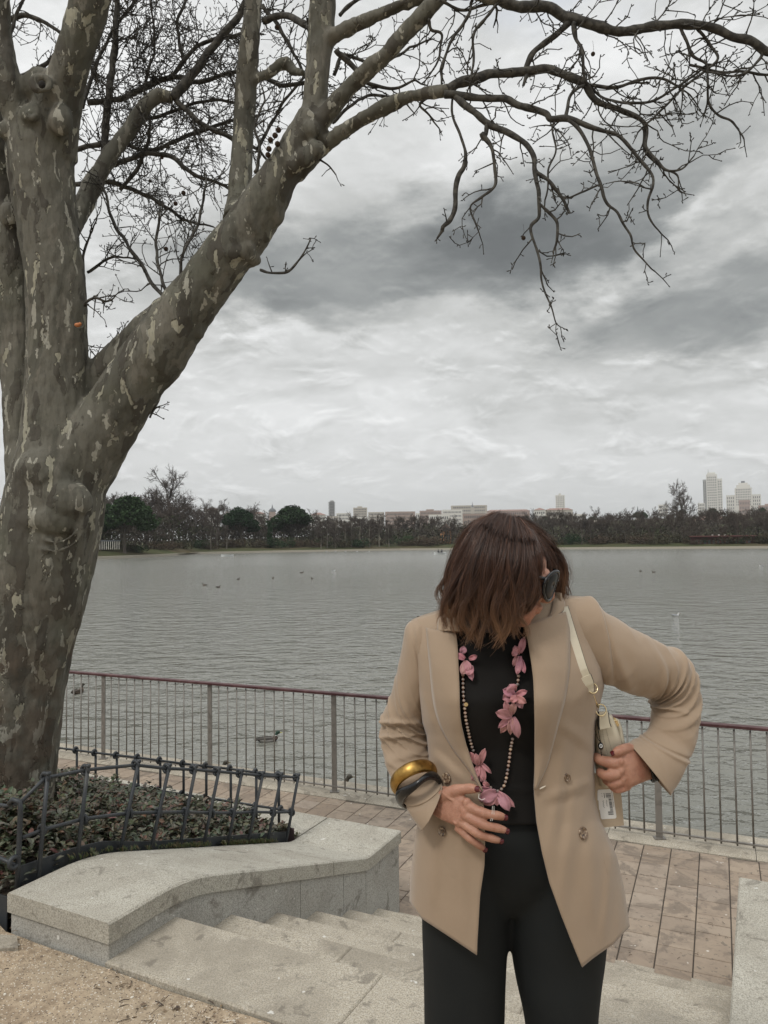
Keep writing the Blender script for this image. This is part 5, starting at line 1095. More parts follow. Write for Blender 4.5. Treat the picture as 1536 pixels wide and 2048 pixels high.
def arm_from(sec, k): # inner arm: shrink the sleeve sections
    out = []
    for s_ in sec:
        mx, my = (s_[0] + s_[2]) / 2, (s_[1] + s_[3]) / 2; out.append((mx + (s_[0] - mx) * k, my + (s_[1] - my) * k, mx + (s_[2] - mx) * k, my + (s_[3] - my) * k, s_[4], s_[5] * k, 0))
    return out
a1 = arm_from(SL[:-3], .56); a1 = a1[:-1] + [(822, 1600, 860, 1564, 1.642, .022, 0), (842, 1612, 868, 1574, 1.622, .017, 0)]; bd.rings(eloft(a1, 40, 20))
a2 = arm_from(SR[:-3], .56); a2 += [(1342, 1536, 1296, 1488, 1.75, .020, 0), (1322, 1548, 1286, 1488, 1.735, .017, 0)]; bd.rings(eloft(a2, 40, 20))
# hand resting on the belly
bd.rings(eloft([(866, 1572, 840, 1608, 1.622, .017, 0), (883, 1572, 857, 1622, 1.606, .016, 0), (899, 1574, 875, 1635, 1.588, .0155, 0), (915, 1580, 896, 1645, 1.566, .0155, 0), (930, 1592, 914, 1652, 1.555, .0135, 0), (940, 1604, 924, 1658, 1.549, .0105, 0)], 24, 20, power=2.5))
NAILS = []
def finger(pts, nail=None, knuckles=True, nl=.0095, nw=.0056):
    sp_ = spline(pts, 22); c = [P(a[0], a[1], a[2]) for a in sp_]; r = [a[3] * a[2] / F for a in sp_]
    L = len(c) - 1
    for i in range(L + 1):
        t = i / L
        r[i] *= 1 + .07 * math.exp(-((t - .40) / .07) ** 2) + .06 * math.exp(-((t - .74) / .06) ** 2) - .03 * math.exp(-((t - .57) / .08) ** 2) + .08 * math.exp(-(t / .08) ** 2)
    r[-1] *= .62; r[-2] *= .85; r[-3] *= .95
    bd.tube(c, r, 14); bd.ball(c[-1], r[-1] * .98, 12, 8)
    d_ = (c[-1] - c[-5]).normalized(); NAILS.append((c[-2], d_, r[-3], nail, nl, nw))
    return c, r
def back_of(px, py, d, r): bd.ball(P(px, py, d), r * d / F, 14, 10)
finger([(886, 1594, 1.590, 13), (902, 1585, 1.572, 13), (922, 1579, 1.558, 11), (942, 1577, 1.546, 9.6), (956, 1579, 1.54, 8)], (.25, -1, .35))
finger([(932, 1608, 1.545, 11), (952, 1620, 1.532, 10), (975, 1628, 1.525, 9.2), (995, 1631, 1.525, 8.6), (1011, 1635, 1.53, 7.2)], (.1, -1, .18))
finger([(926, 1626, 1.545, 10.5), (948, 1640, 1.530, 9.6), (972, 1651, 1.522, 9), (995, 1656, 1.524, 8.4), (1015, 1662, 1.53, 7)], (.1, -1, .10))
finger([(920, 1641, 1.55, 10), (940, 1657, 1.535, 9), (962, 1670, 1.527, 8.6), (985, 1677, 1.528, 8), (1003, 1682, 1.534, 6.6)], (.1, -1, .05))
finger([(914, 1652, 1.556, 9), (930, 1669, 1.545, 7.8), (946, 1682, 1.538, 7.4), (959, 1691, 1.54, 7), (970, 1699, 1.545, 5.8)], (.15, -1, -.05))
for a in [(934, 1604, 1.541, 9), (930, 1622, 1.540, 8.5), (924, 1637, 1.544, 8), (917, 1648, 1.55, 7.5)]: back_of(*a)
for (x0, y0), (x1, y1) in [((878, 1592), (930, 1605)), ((876, 1600), (926, 1622)), ((873, 1607), (919, 1636)), ((870, 1614), (912, 1648))]:
    bd.tube([P(lerp(x0, x1, t), lerp(y0, y1, t), lerp(1.585, 1.5435, t) + .0035 * math.sin(math.pi * t)) for t in (0, .25, .5, .75, 1)], [.0022, .0028, .003, .003, .003], 8)
bd.tube([P(884, 1585, 1.572), P(898, 1598, 1.560), P(908, 1602, 1.5555), P(918, 1614, 1.549)], [.0016, .002, .002, .0016], 6)
# hand on the bag
bd.rings(eloft([(1300, 1482, 1325, 1550, 1.735, .018, 0), (1278, 1486, 1302, 1558, 1.718, .018, 0), (1258, 1492, 1284, 1564, 1.698, .019, 0), (1246, 1500, 1266, 1572, 1.684, .019, 0), (1239, 1510, 1252, 1578, 1.682, .017, 0), (1234, 1516, 1244, 1579, 1.684, .014, 0)], 24, 20, power=2.5))
finger([(1288, 1510, 1.750, 10), (1266, 1499, 1.712, 10.5), (1250, 1498, 1.684, 10.5), (1236, 1503, 1.668, 9.5), (1226, 1508, 1.668, 8.2)], (-.3, -1, .9))
finger([(1244, 1525, 1.678, 13), (1226, 1525, 1.672, 11.5), (1210, 1523, 1.678, 10.5), (1197, 1518, 1.692, 9.8), (1190, 1510, 1.71, 8)], None)
finger([(1246, 1543, 1.680, 11.5), (1228, 1549, 1.668, 10.6), (1212, 1551, 1.668, 10), (1203, 1547, 1.684, 9.4), (1198, 1540, 1.70, 8)], None)
finger([(1250, 1558, 1.683, 10.5), (1234, 1565, 1.672, 10), (1221, 1566, 1.675, 9.2), (1213, 1560, 1.69, 8.6), (1209, 1553, 1.702, 7)], None)
finger([(1256, 1570, 1.686, 9.5), (1242, 1577, 1.678, 8.8), (1230, 1577, 1.68, 8.2), (1223, 1570, 1.692, 7.6), (1219, 1563, 1.702, 6)], None)
for a in [(1240, 1522, 1.668, 9), (1241, 1541, 1.668, 8.5), (1244, 1557, 1.671, 8), (1250, 1569, 1.676, 7)]: back_of(*a)
for (x0, y0), (x1, y1) in [((1276, 1510), (1244, 1523)), ((1278, 1524), (1244, 1541)), ((1280, 1536), (1248, 1556))]:
    bd.tube([P(lerp(x0, x1, t), lerp(y0, y1, t), lerp(1.694, 1.6665, t) + .003 * math.sin(math.pi * t)) for t in (0, .25, .5, .75, 1)], [.002, .0026, .003, .003, .003], 8)
body = bd.build('body', M_SKIN, person); remesh(body, .0023, 3)
for c, d_, r, nail, nl, nw in NAILS:
    if nail is None: continue
    n = Vector(nail); n = (n - d_ * n.dot(d_)).normalized(); s_ = d_.cross(n); m = MB(); rr = []
    for i in range(7):
        t = i / 6; w_ = nw * (.62 + .5 * math.sin(math.pi * min(.62, t * .62 + .12))) * (1 if t < .85 else .75); rr.append([c + d_ * (t * nl - nl * .30) + n * (r * .60 + .0006 + .0028 * (1 - (k / 3 - 1) ** 2) - .0022 * t) + s_ * w_ * (k / 3 - 1) * .95 for k in range(7)])
    m.rings(rr, closed=False); o = m.build('nail', M_NAIL, person, smooth=True); solid(o, .0009, 0)

# --- trousers and top
def wr(i, a, p): return .0035 * N3(p.x * 9, p.y * 6, p.z * 3.2) + .0018 * N3(p.x * 26, p.y * 9, p.z * 7)
tm_ = MB()
TL = [(866, 1560, 1024, 1560, 1.72, .11), (852, 1640, 1022, 1640, 1.725, .118), (843, 1740, 1019, 1740, 1.73, .12), (844, 1830, 1015.5, 1830, 1.73, .118), (846, 1923, 1012, 1923, 1.735, .112), (848, 2048, 1007, 2048, 1.74, .105), (850, 2230, 1000, 2230, 1.745, .10), (850, 2415, 995, 2415, 1.75, .10)]
TR = [(1014, 1560, 1172, 1560, 1.72, .11), (1014, 1640, 1190, 1640, 1.725, .118), (1015, 1740, 1208, 1740, 1.73, .12), (1016.5, 1830, 1213, 1830, 1.73, .118), (1024, 1908, 1208, 1908, 1.735, .112), (1034, 1967, 1200, 1967, 1.735, .11), (1051, 2048, 1193, 2048, 1.74, .105), (1070, 2230, 1195, 2230, 1.745, .10), (1075, 2415, 1200, 2415, 1.75, .10)]
tm_.rings(eloft(TL, 50, 40, wr)); tm_.rings(eloft(TR, 50, 40, wr)); tm_.rings(eloft([row(1600, .022), row(1650, .026), row(1700, .037), row(1750, .060), row(1785, .085), row(1812, .108)], 24, 40))
trs = tm_.build('trousers', M_TRS, person); remesh(trs, .0055, 34)
m = MB()
rT = []
for j in range(60):
    y = lerp(1232, 1650, j / 59); xl, xr = ip(XL, y) + 10, ip(XR, y) - 10; ring = []
    for k in range(72):
        a = 2 * math.pi * k / 72; px = (xl + xr) / 2 + (xr - xl) / 2 * math.cos(a); t_ = th(px, y, .012)
        d = (D0 - t_ - bust(px, y) * sm(0, .05, t_) + .003) if math.sin(a) >= 0 else D0 + t_ * .8
        p = P(px, y, d); ring.append(P(px, y, d - .6 * wr(0, 0, p) - .0035 * math.exp(-((y - 1578) / 3) ** 2)))
    rT.append(ring)
m.rings(rT); m.build('top', M_BLK, person, smooth=True)
if 0: m.rings([r for r in eloft([(930, 1215, 1085, 1210, D0, .035), (880, 1245, 1140, 1238, D0, .085), (862, 1290, 1165, 1285, D0, .118), row(1340, .014), row(1400, .012), row(1440, .012), row(1510, .010), row(1582, .010)], 40, 56, lambda s_, a, p: wr(s_, a, p) * .6 + (.02 * math.exp(-((s_ - .60) / .16) ** 2) * max(0, math.sin(a)) * (.55 + .45 * abs(math.cos(a))) if True else 0))]); m.build('top', M_BLK, person, smooth=True)
for sx, lx in ((922, 0), (1128, 0)):
    m = MB(); c = P(sx, 2430, 1.72); c.z = 0
    m.rings([[c + Vector((math.cos(a) * w_, y + math.sin(a) * .0, z + math.sin(a) * h)) for a in [i * math.pi / 6 for i in range(12)]] for y, w_, h, z in ((.09, .01, .01, .03), (.08, .034, .03, .035), (.02, .038, .035, .036), (-.06, .044, .028, .029), (-.12, .038, .02, .021), (-.155, .012, .008, .012))]); m.build('shoe', M_BLG, person, smooth=True)

# --- blazer
OL = [(1225, 902), (1262, 910), (1301, 916), (1392, 918), (1444, 921), (1500, 935), (1544, 948), (1574, 962), (1620, 969), (1688, 970), (1731, 969), (1793, 960), (1880, 955), (1910, 954)]
OR = [(1215, 1050), (1270, 1056), (1305, 1062), (1371, 1068), (1444, 1070), (1531, 1070), (1587, 1068), (1644, 1073), (1705, 1084), (1766, 1099), (1827, 1121), (1880, 1142), (1934, 1164)]
def jn(px, py, d):
    p = P(px, py, d); n = .0030 * N3(p.x * 11, p.y * 6, p.z * 4.5) + .0013 * N3(p.x * 30, p.y * 9, p.z * 16)
    # soft folds: pull from the button, waist creases, drag at the armholes
    def cr(x0, y0, x1, y1, w_, amp):
        dx, dy = x1 - x0, y1 - y0; L = math.hypot(dx, dy); t = ((px - x0) * dx + (py - y0) * dy) / L / L; q_ = ((px - x0) * dy - (py - y0) * dx) / L
        e = sm(-.15, .2, t) * sm(1.15, .7, t); return amp * e * (math.exp(-(q_ / w_) ** 2) - .6 * math.exp(-((q_ - w_ * 1.7) / w_) ** 2))
    if d < D0:
        for a in [(1195, 1500, 1110, 1440, 9, .006), (1190, 1560, 1085, 1600, 9, .0055), (1130, 1480, 1100, 1700, 12, .006), (1150, 1560, 1120, 1820, 13, .005), (1196, 1480, 1150, 1690, 10, .005), (860, 1500, 925, 1560, 8, .006), (862, 1535, 900, 1640, 9, .005), (1205, 1350, 1150, 1400, 9, .005), (842, 1380, 870, 1460, 7, .005), (1225, 1680, 1205, 1880, 9, .006), (1180, 1660, 1185, 1850, 12, .004), (870, 1680, 862, 1820, 12, .004), (920, 1700, 930, 1880, 10, .003)]: n += cr(*a)
    return n
jm = MB(); NV = 90; colsJ = []
seg0 = [i / 22 for i in range(23)]; seg1 = [i / 26 for i in range(1, 26)]; seg2 = [1 - i / 26 for i in range(27)]
def jpt(seg, u, v):
    if seg == 0:
        tx = lerp(902, 824, u); yt = np.interp(tx, [q_[0] for q_ in TOPL], [q_[1] for q_ in TOPL]) + 1; yb = float(np.interp(u, [0, .41, .83, 1], [1910, 1873, 1836, 1803])); y = lerp(yt, yb, v); px = lerp(ip(OL, y), ip(XL, y), u)
        e = 1 - .0 * u; d = front(px, y, .004 * (1 - u))
        return px, y, d - jn(px, y, d)
    if seg == 2:
        tx = lerp(1050, 1182, u); yt = np.interp(tx, [q_[0] for q_ in TOPL], [q_[1] for q_ in TOPL]) + 1; yb = float(np.interp(u, [0, .70, 1], [1934, 1888, 1853])); y = lerp(yt, yb, v); px = lerp(ip(OR, y), ip(XR, y), u)
        d = front(px, y, .006 * (1 - u)); return px, y, d - jn(px, y, d)
    a = math.pi * u; yb = lerp(1803, 1853, u); k = .5 - .5 * math.cos(a); x0 = 824; x1 = 1182; tx = lerp(x0, x1, k)
    yt = np.interp(tx, [q_[0] for q_ in TOPL], [q_[1] for q_ in TOPL]) + 1; y = lerp(yt, yb, v); xl, xr = ip(XL, y), ip(XR, y); px = lerp(xl, xr, k); d = D0 + th(px, y) * .95; return px, y, d
rings = []
for s_, us in ((0, seg0), (1, seg1), (2, seg2)):
    for u in us:
        col_ = []
        for j in range(NV + 1):
            px, y, d = jpt(s_, u, j / NV); col_.append(P(px, y, d))
        rings.append(col_)
jm.rings(rings, closed=False)
blz = jm.build('blazer', M_BLZ, person, smooth=True); solid(blz, .0028, 0)
def strip(name, inner, outer, off_i, off_o, bulge, mat=M_BLZ, n=40, m=9, parent=blz, dfun=None, t=.0022):
    A, B = spline(inner, n), spline(outer, n); mb = MB(); rr = []
    for i in range(n):
        ring = []
        for k in range(m):
            f = k / (m - 1); px, py = lerp(A[i][0], B[i][0], f), lerp(A[i][1], B[i][1], f); d = front(px, py) - lerp(off_i, off_o, f) - bulge * math.sin(math.pi * f) - .0022 * N3(px * .02, py * .012)
            ring.append(P(px, py, d))
        rr.append(ring)
    mb.rings(rr, closed=False); o = mb.build(name, mat, parent, smooth=True); return solid(o, t, 0)
lapLo = [(852, 1255), (855, 1290), (859, 1330), (864, 1385), (871, 1425), (884, 1461), (908, 1502), (937, 1539), (963, 1582)]; lapLi = [(912, 1268), (915, 1290), (917, 1330), (919, 1380), (920, 1425), (926, 1465), (937, 1502), (950, 1543), (966, 1583)]
lapRo = [(1136, 1222), (1139, 1255), (1140, 1305), (1138, 1350), (1130, 1400), (1118, 1445), (1106, 1490), (1093, 1535), (1072, 1578)]; lapRi = [(1048, 1250), (1054, 1275), (1060, 1310), (1066, 1355), (1068, 1400), (1069, 1445), (1069, 1490), (1069, 1535), (1068, 1580)]
strip('lapel', lapLi, lapLo, .010, .0075, .007); strip('lapel', lapRi, lapRo, .012, .0085, .008)
# collar behind the neck, its two ends showing beside the hair
strip('collar', [(905, 1215), (912, 1240), (920, 1262)], [(886, 1222), (876, 1243), (874, 1262)], .016, .012, .008, n=14)
strip('collar', [(1108, 1193), (1102, 1222), (1090, 1250)], [(1124, 1191), (1129, 1216), (1101, 1248)], .010, .009, .008, n=14)
mb = MB(); rr = []
for i in range(17):
    t = i / 16; a = math.pi * t; px = lerp(893, 1122, t); rr.append([P(px, lerp(1222, 1196, t) + dy - 14 * math.sin(a), D0 - .05 + (.13 + e) * math.sin(a)) for dy, e in ((14, 0), (0, .012), (-10, .018))])
mb.rings(rr, closed=False); solid(mb.build('collar', M_BLZ, blz, smooth=True), .004, 0)
def seam(pts, r=.0009, mat=None, off=.0012, name='seam'):
    sp_ = spline(pts, 30); m = MB(); m.tube([P(a[0], a[1], front(a[0], a[1]) - off - jn(a[0], a[1], 1.6)) for a in sp_], r, 5); return m.build(name, mat or M_SEAM, blz, smooth=True)
M_SEAM = material('seam_shadow_thread', base=(.23, .17, .12), rough=.9)
def fold_fn(folds, elbow, amp, freq, ph, seed):
    def f(s_, a, p):
        e = math.exp(-((s_ - elbow) / .13) ** 2)
        q_ = freq * s_ + 1.1 * math.cos(a + ph) + .8 * N3(p.x * 6 + seed, p.y * 6, p.z * 6)
        rid = (1 - abs(math.sin(q_ * math.pi))) ** 2
        v = amp * 2.0 * e * (rid - .3) * (.7 + .6 * N3(p.x * 7, p.y * 7, p.z * 7 + seed)) + .0045 * N3(p.x * 8 + seed, p.y * 8, p.z * 8) + .0022 * N3(p.x * 24, p.y * 24, p.z * 24) + .0016 * (1 - abs(N3(p.x * 18 + seed, p.y * 18, p.z * 9)) * 2) ** 3
        for s0, a0, sl, w_, am, sp2 in folds:
            da = (a - a0 + math.pi) % (2 * math.pi) - math.pi; v += am * math.exp(-((s_ - s0 - sl * da) / w_) ** 2) * math.exp(-(da / sp2) ** 2)
        return v
    return f
def sleeve(sec, fn_, n=190, m=72):
    rr = eloft(sec, n, m, fn_); C_ = sum(rr[-1], Vector()) / m
    ins = [[C_ + (v - C_) * .93 for v in rr[-1]], [C_ + (v - C_) * .90 + (rr[-12][k] - rr[-1][k]) * .8 for k, v in enumerate(rr[-1])]]
    mb = MB(); mb.rings(rr + ins, cap=False); o = mb.build('sleeve', M_BLZ, blz, smooth=True); return o
HP = math.pi / 2
sleeve(SR, fold_fn([(.50, HP, .05, .013, .012, 1.2), (.535, HP + .3, .07, .011, -.009, 1.1), (.57, HP + .5, .06, .013, .011, 1.1), (.62, HP + .9, -.04, .012, .010, .9), (.44, HP + .6, .08, .013, .010, 1.0), (.47, HP + .8, .07, .010, -.009, .9), (.18, HP, .03, .02, -.008, 1.4), (.24, HP + .5, .09, .03, .006, .8), (.70, HP - .2, .05, .02, .006, 1.0), (.80, HP, -.03, .03, -.006, 1.0), (.865, HP, .0, .008, -.006, 3.0), (.875, HP, 0, .012, .005, 3)], .55, .008, 15, .8, 3))
sleeve(SL, fold_fn([(.42, HP - .5, -.05, .013, .012, 1.0), (.455, HP - .7, -.06, .014, -.005, 1.0), (.50, HP - .5, -.05, .014, .012, 1.0), (.36, HP, .06, .014, .009, 1.0), (.58, HP, -.05, .024, .006, 1.0), (.12, HP, .03, .02, -.006, 1.2), (.66, HP - .2, .04, .02, .005, 1.0), (.875, HP, .02, .012, -.006, 2)], .46, .008, 15, .4, 9))
seam([(1173, 1197), (1180, 1240), (1186, 1283), (1197, 1318), (1206, 1345)], .0008, off=.002)
seam([(1178, 1380), (1172, 1450), (1168, 1520), (1176, 1600), (1200, 1690), (1222, 1780)], .0006)
def fn(b, p):
    n = b.noise(b.pos(), 160, 4, .6); setp(b, p, b.ramp(n, [(.35, (.05, .03, .02)), (.5, (.17, .11, .07)), (.68, (.45, .36, .25))]), .22, Specular_IOR_Level=.6)
M_HORN = material('horn_button', fn)
for px, py, r, ex, off in [(893, 1556, 10.5, 1, .006), (884, 1663, 9.5, .95, .004), (1134, 1555, 10, .75, .004), (1166, 1666, 12, 1, .004)]:
    d = front(px, py) - jn(px, py, 1.6); c = P(px, py, d - off - .003); e = 3; e = 8; nn_ = ((P(px, py + e, front(px, py + e)) - P(px, py - e, front(px, py - e))).cross(P(px + e, py, front(px + e, py)) - P(px - e, py, front(px - e, py)))).normalized()
    if nn_.dot(FWD) > 0: nn_ = -nn_
    m = MB(); R_ = r * d / F; a = nn_.orthogonal().normalized(); bb = nn_.cross(a)
    m.rings([[c + (a * math.cos(t) * ex + bb * math.sin(t)) * R_ * q_ + nn_ * h for t in [i * math.pi / 10 for i in range(20)]] for q_, h in ((.96, -.001), (1, .0008), (.96, .0026), (.86, .0030), (.74, .0016), (.3, .0012))])
    o = m.build('button', M_HORN, blz, smooth=True)
    m = MB(); m.tube([c + a * R_ * .22 + nn_ * .0018, c + nn_ * .0026, c - a * R_ * .22 + nn_ * .0018], .0009, 5); m.tube([c + bb * R_ * .22 + nn_ * .0018, c + nn_ * .0026, c - bb * R_ * .22 + nn_ * .0018], .0009, 5); m.build('thread', M_SEAM, blz)
m = MB(); m.tube([P(1079, 1578, front(1079, 1578) - .009), P(1085, 1575, front(1085, 1575) - .009), P(1091, 1572, front(1091, 1572) - .008)], [.0012, .0018, .001], 6); m.build('buttonhole', material('pale_thread', base=(.6, .54, .44), rough=.7), blz)
for i in range(4):
    c = P(1357 + i * 6.5, 1548 - i * 13, 1.728 + i * .01); m = MB(); m.ball(c, (.0065, .004, .0085), 12, 8, Matrix.Rotation(.5, 3, 'Y')); m.build('cuff_button', M_HORN, blz, smooth=True)
# watch strap under the cuff
m = MB(); m.rings(eloft([(1316, 1561, 1290, 1500, 1.722, .021, 0), (1304, 1564, 1284, 1500, 1.716, .021, 0)], 4, 24), cap=False); solid(m.build('watch_strap', M_BLG, person, smooth=True), .003, 0)

# --- hair
GD = [ # guides: root -> tip, (px, py), distance along
    ([(1000, 1034), (962, 1062), (938, 1118), (925, 1185), (922, 1235), (932, 1272)], 1.80),
    ([(990, 1033), (948, 1058), (922, 1108), (907, 1168), (904, 1216), (915, 1254)], 1.745),
    ([(988, 1032), (942, 1053), (914, 1102), (896, 1158), (894, 1208), (910, 1256)], 1.70),
    ([(992, 1030), (951, 1056), (926, 1112), (908, 1180), (907, 1232), (924, 1284)], 1.61),
    ([(999, 1029), (970, 1060), (948, 1125), (928, 1195), (926, 1248), (943, 1300)], 1.552),
    ([(1010, 1029), (995, 1066), (981, 1132), (966, 1200), (964, 1252), (974, 1304)], 1.526),
    ([(1022, 1033), (1019, 1072), (1012, 1135), (1003, 1200), (1001, 1250), (1006, 1302)], 1.517),
    ([(1030, 1038), (1040, 1076), (1040, 1140), (1034, 1200), (1029, 1245), (1026, 1288)], 1.517),
    ([(1036, 1042), (1056, 1080), (1058, 1138), (1052, 1190), (1041, 1230), (1030, 1266)], 1.53),
    ([(1039, 1042), (1066, 1074), (1073, 1114), (1069, 1152), (1060, 1190), (1044, 1236)], 1.552)]
GR = [([(1038, 1040), (1074, 1066), (1100, 1102), (1112, 1140), (1113, 1190), (1104, 1232)], 1.675),
      ([(1036, 1037), (1078, 1060), (1108, 1098), (1121, 1145), (1121, 1192), (1112, 1236)], 1.725),
      ([(1032, 1036), (1074, 1060), (1104, 1100), (1118, 1150), (1115, 1200), (1098, 1245)], 1.775),
      ([(1020, 1034), (1050, 1060), (1070, 1110), (1080, 1180), (1075, 1230), (1060, 1262)], 1.815),
      ([(1008, 1034), (1000, 1064), (995, 1120), (990, 1190), (990, 1240), (990, 1276)], 1.825),
      ([(1000, 1034), (962, 1062), (938, 1118), (925, 1185), (922, 1235), (932, 1272)], 1.80)]
crown_d = 1.645
def gpoint(gs, g, t, inset=0.0):
    k = min(int(g), len(gs) - 2); f = g - k
    def one(q_):
        pts, d = q_; s_ = spline_at(pts, t); dd = lerp(crown_d, d, math.sin(min(1, t * 2.35) * math.pi / 2)); return s_[0], s_[1], dd
    a, c = one(gs[k]), one(gs[k + 1]); ff = f
    return [lerp(a[i], c[i], ff) for i in range(3)]
def spline_at(pts, t):
    m = len(pts); x = min(max(t, 0), .9999) * (m - 1); k = int(x); f = x - k; p1, p2 = pts[k], pts[k + 1]; p0 = pts[k - 1] if k else (2 * p1[0] - p2[0], 2 * p1[1] - p2[1]); p3 = pts[k + 2] if k + 2 < m else (2 * p2[0] - p1[0], 2 * p2[1] - p1[1])
    return [.5 * (2 * p1[i] + (-p0[i] + p2[i]) * f + (2 * p0[i] - 5 * p1[i] + 4 * p2[i] - p3[i]) * f * f + (-p0[i] + 3 * p1[i] - 3 * p2[i] + p3[i]) * f ** 3) for i in range(2)]
hcen = P(1012, 1150, 1.665)
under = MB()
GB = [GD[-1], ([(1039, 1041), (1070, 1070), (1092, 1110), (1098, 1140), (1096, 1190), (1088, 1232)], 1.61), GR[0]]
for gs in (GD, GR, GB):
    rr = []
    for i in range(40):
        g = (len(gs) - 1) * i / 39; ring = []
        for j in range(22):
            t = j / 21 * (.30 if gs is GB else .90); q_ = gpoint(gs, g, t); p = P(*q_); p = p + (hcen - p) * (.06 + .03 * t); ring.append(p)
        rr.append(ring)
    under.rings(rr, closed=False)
def fn(b, p): setp(b, p, b.attr('tint'), .36, Specular_IOR_Level=.6)
M_HAIR = material('brown_hair', fn)
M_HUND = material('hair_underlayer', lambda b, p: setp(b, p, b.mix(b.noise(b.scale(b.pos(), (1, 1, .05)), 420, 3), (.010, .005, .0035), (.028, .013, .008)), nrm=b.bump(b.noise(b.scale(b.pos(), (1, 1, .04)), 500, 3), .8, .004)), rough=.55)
hair = MB(); hr = random.Random(5); lr = random.Random(31); LOCKS = {}
def strand(gs, g, t1, t0=0.0, ins=0, wob=1.0, w0=.00042, bright=1.0, flip=0, lift=0):
    n = 16; pts = []; ph = hr.uniform(0, 6.28); dx0 = hr.gauss(0, 1.5); dy0 = hr.gauss(0, 1.5); f2 = hr.uniform(.8, 1.5); tp = hr.gauss(0, 3.5)
    lay = int(ins * 55) if ins > 0 else 0; lid = int(g * 4.6 + lay * .37 + hr.gauss(0, .10)); key = (len(gs), lay, lid)
    if key not in LOCKS: LOCKS[key] = (lr.uniform(0, 6.28), lr.uniform(9, 24), lr.uniform(6.5, 11), lr.gauss(0, 11), lr.choice([.74, .82, .9, .96, 1.0, 1.02]), lr.uniform(-.030, .030), lr.uniform(.35, 1.7), (lid + .5 - lay * .37) / 4.6 + lr.gauss(0, .10), lr.random())
    lp_, la, lf, ld, ll, lo, lb, lc, lt = LOCKS[key]; small = .25 if len(gs) == 3 else 1
    if len(gs) != 3: t1 = min(.9999, t1 * ll)
    for i in range(n + 1):
        t = t0 + (t1 - t0) * i / n; gg = g + (lc - g) * .72 * sm(.12, .95, t) * small; gg = min(max(gg, 0), len(gs) - 1.001)
        x, y, d = gpoint(gs, gg, t); e_ = sm(0, .8, t) * small
        x += dx0 + (la * math.sin(lp_ + t * lf) + ld * t) * e_ + wob * 1.8 * math.sin(ph + t * 7 * f2) * t + tp * t * t; y += dy0 * (1 - t) + 2 * math.sin(ph * 1.7 + t * 4)
        if t > .78: x += (flip + (.4 - lt) * 2.2) * small * ((t - .78) / .2) ** 2 * 12; y -= abs(flip) * ((t - .78) / .2) ** 2 * 7
        p = P(x, y, d); p = p + (hcen - p) * (ins + lo * e_ * 1.6 - lift * math.sin(t * 3)); pts.append(p)
    base = hr.random(); red = np.array([.120, .052, .027]); dk = np.array([.028, .014, .010]); tipc = np.array([.36, .19, .092])
    c0 = (dk + (red - dk) * base ** 1.3) * bright * (1.9 if hr.random() < .07 else 1) * (.7 + .3 * lb)
    k = len(hair.v); t_ = None; vs = []; cols_ = []
    for i in range(n + 1):
        tan = (pts[min(i + 1, n)] - pts[max(i - 1, 0)]).normalized(); a = tan.orthogonal().normalized(); bb = tan.cross(a); w_ = w0 * (1 - .55 * (i / n) ** 3)
        for q_ in range(3): th_ = 2.094 * q_ + ph; vs.append(pts[i] + (a * math.cos(th_) + bb * math.sin(th_)) * w_)
    leftness = max(0, 1 - g / 5) if gs is GD else .25
    for i in range(n):
        tt = t0 + (t1 - t0) * (i + .5) / n; mixv = sm(.45, 1.05, tt) * (.15 + .75 * lt) * (.8 + .5 * leftness); cc = c0 * (1 - mixv) + tipc * mixv
        for q_ in range(3): hair.f.append((k + i * 3 + q_, k + i * 3 + (q_ + 1) % 3, k + i * 3 + 3 + (q_ + 1) % 3, k + i * 3 + 3 + q_)); hair.c.append(tuple(cc))
    hair.v += [tuple(v) for v in vs]
hr_tip = [hr.random() for _ in range(97)]
for k in range(9500):
    g = hr.uniform(0, len(GD) - 1.001); t1 = hr.choice([.70, .80, .88, .95, 1.0, 1.0]) * (.93 + .07 * N3(g * 3.1, 4.4) + .05 * N3(g * 11, 1.2)) * hr.uniform(.95, 1.03); strand(GD, g, min(t1, .9999), ins=hr.uniform(0, .07), flip=hr.uniform(-1.2, .2) if g < 3.4 else hr.uniform(-.35, .35), bright=hr.uniform(.8, 1.15))
for k in range(3200):
    g = hr.uniform(0, len(GR) - 1.001); strand(GR, g, min(hr.uniform(.72, 1.0), .9999), ins=hr.uniform(0, .08), flip=hr.uniform(-.4, .4))
for k in range(1900): strand(GB, hr.uniform(0, 1.999), hr.uniform(.24, .47), ins=hr.uniform(0, .05), wob=.8)
for k in range(40): strand(GB, hr.uniform(0, 1.999), hr.uniform(.5, .9), ins=hr.uniform(-.02, .02), wob=2, w0=.0003)
for k in range(800): strand(GD, hr.uniform(0, 8.9), hr.uniform(.6, .99), ins=-hr.uniform(0.005, .045), wob=3.2, w0=.00028, flip=hr.uniform(-2.6, 1.2), lift=hr.uniform(0, .05))
for k in range(70): strand(GR, hr.uniform(0, 2.5), hr.uniform(.6, .99), ins=-hr.uniform(0.01, .05), wob=3.2, w0=.00028, flip=hr.uniform(-1, 1.4), lift=hr.uniform(0, .06))
ho = under.build('hair', M_HUND, person, smooth=True); hair.build('hair_strands', M_HAIR, ho, smooth=True)

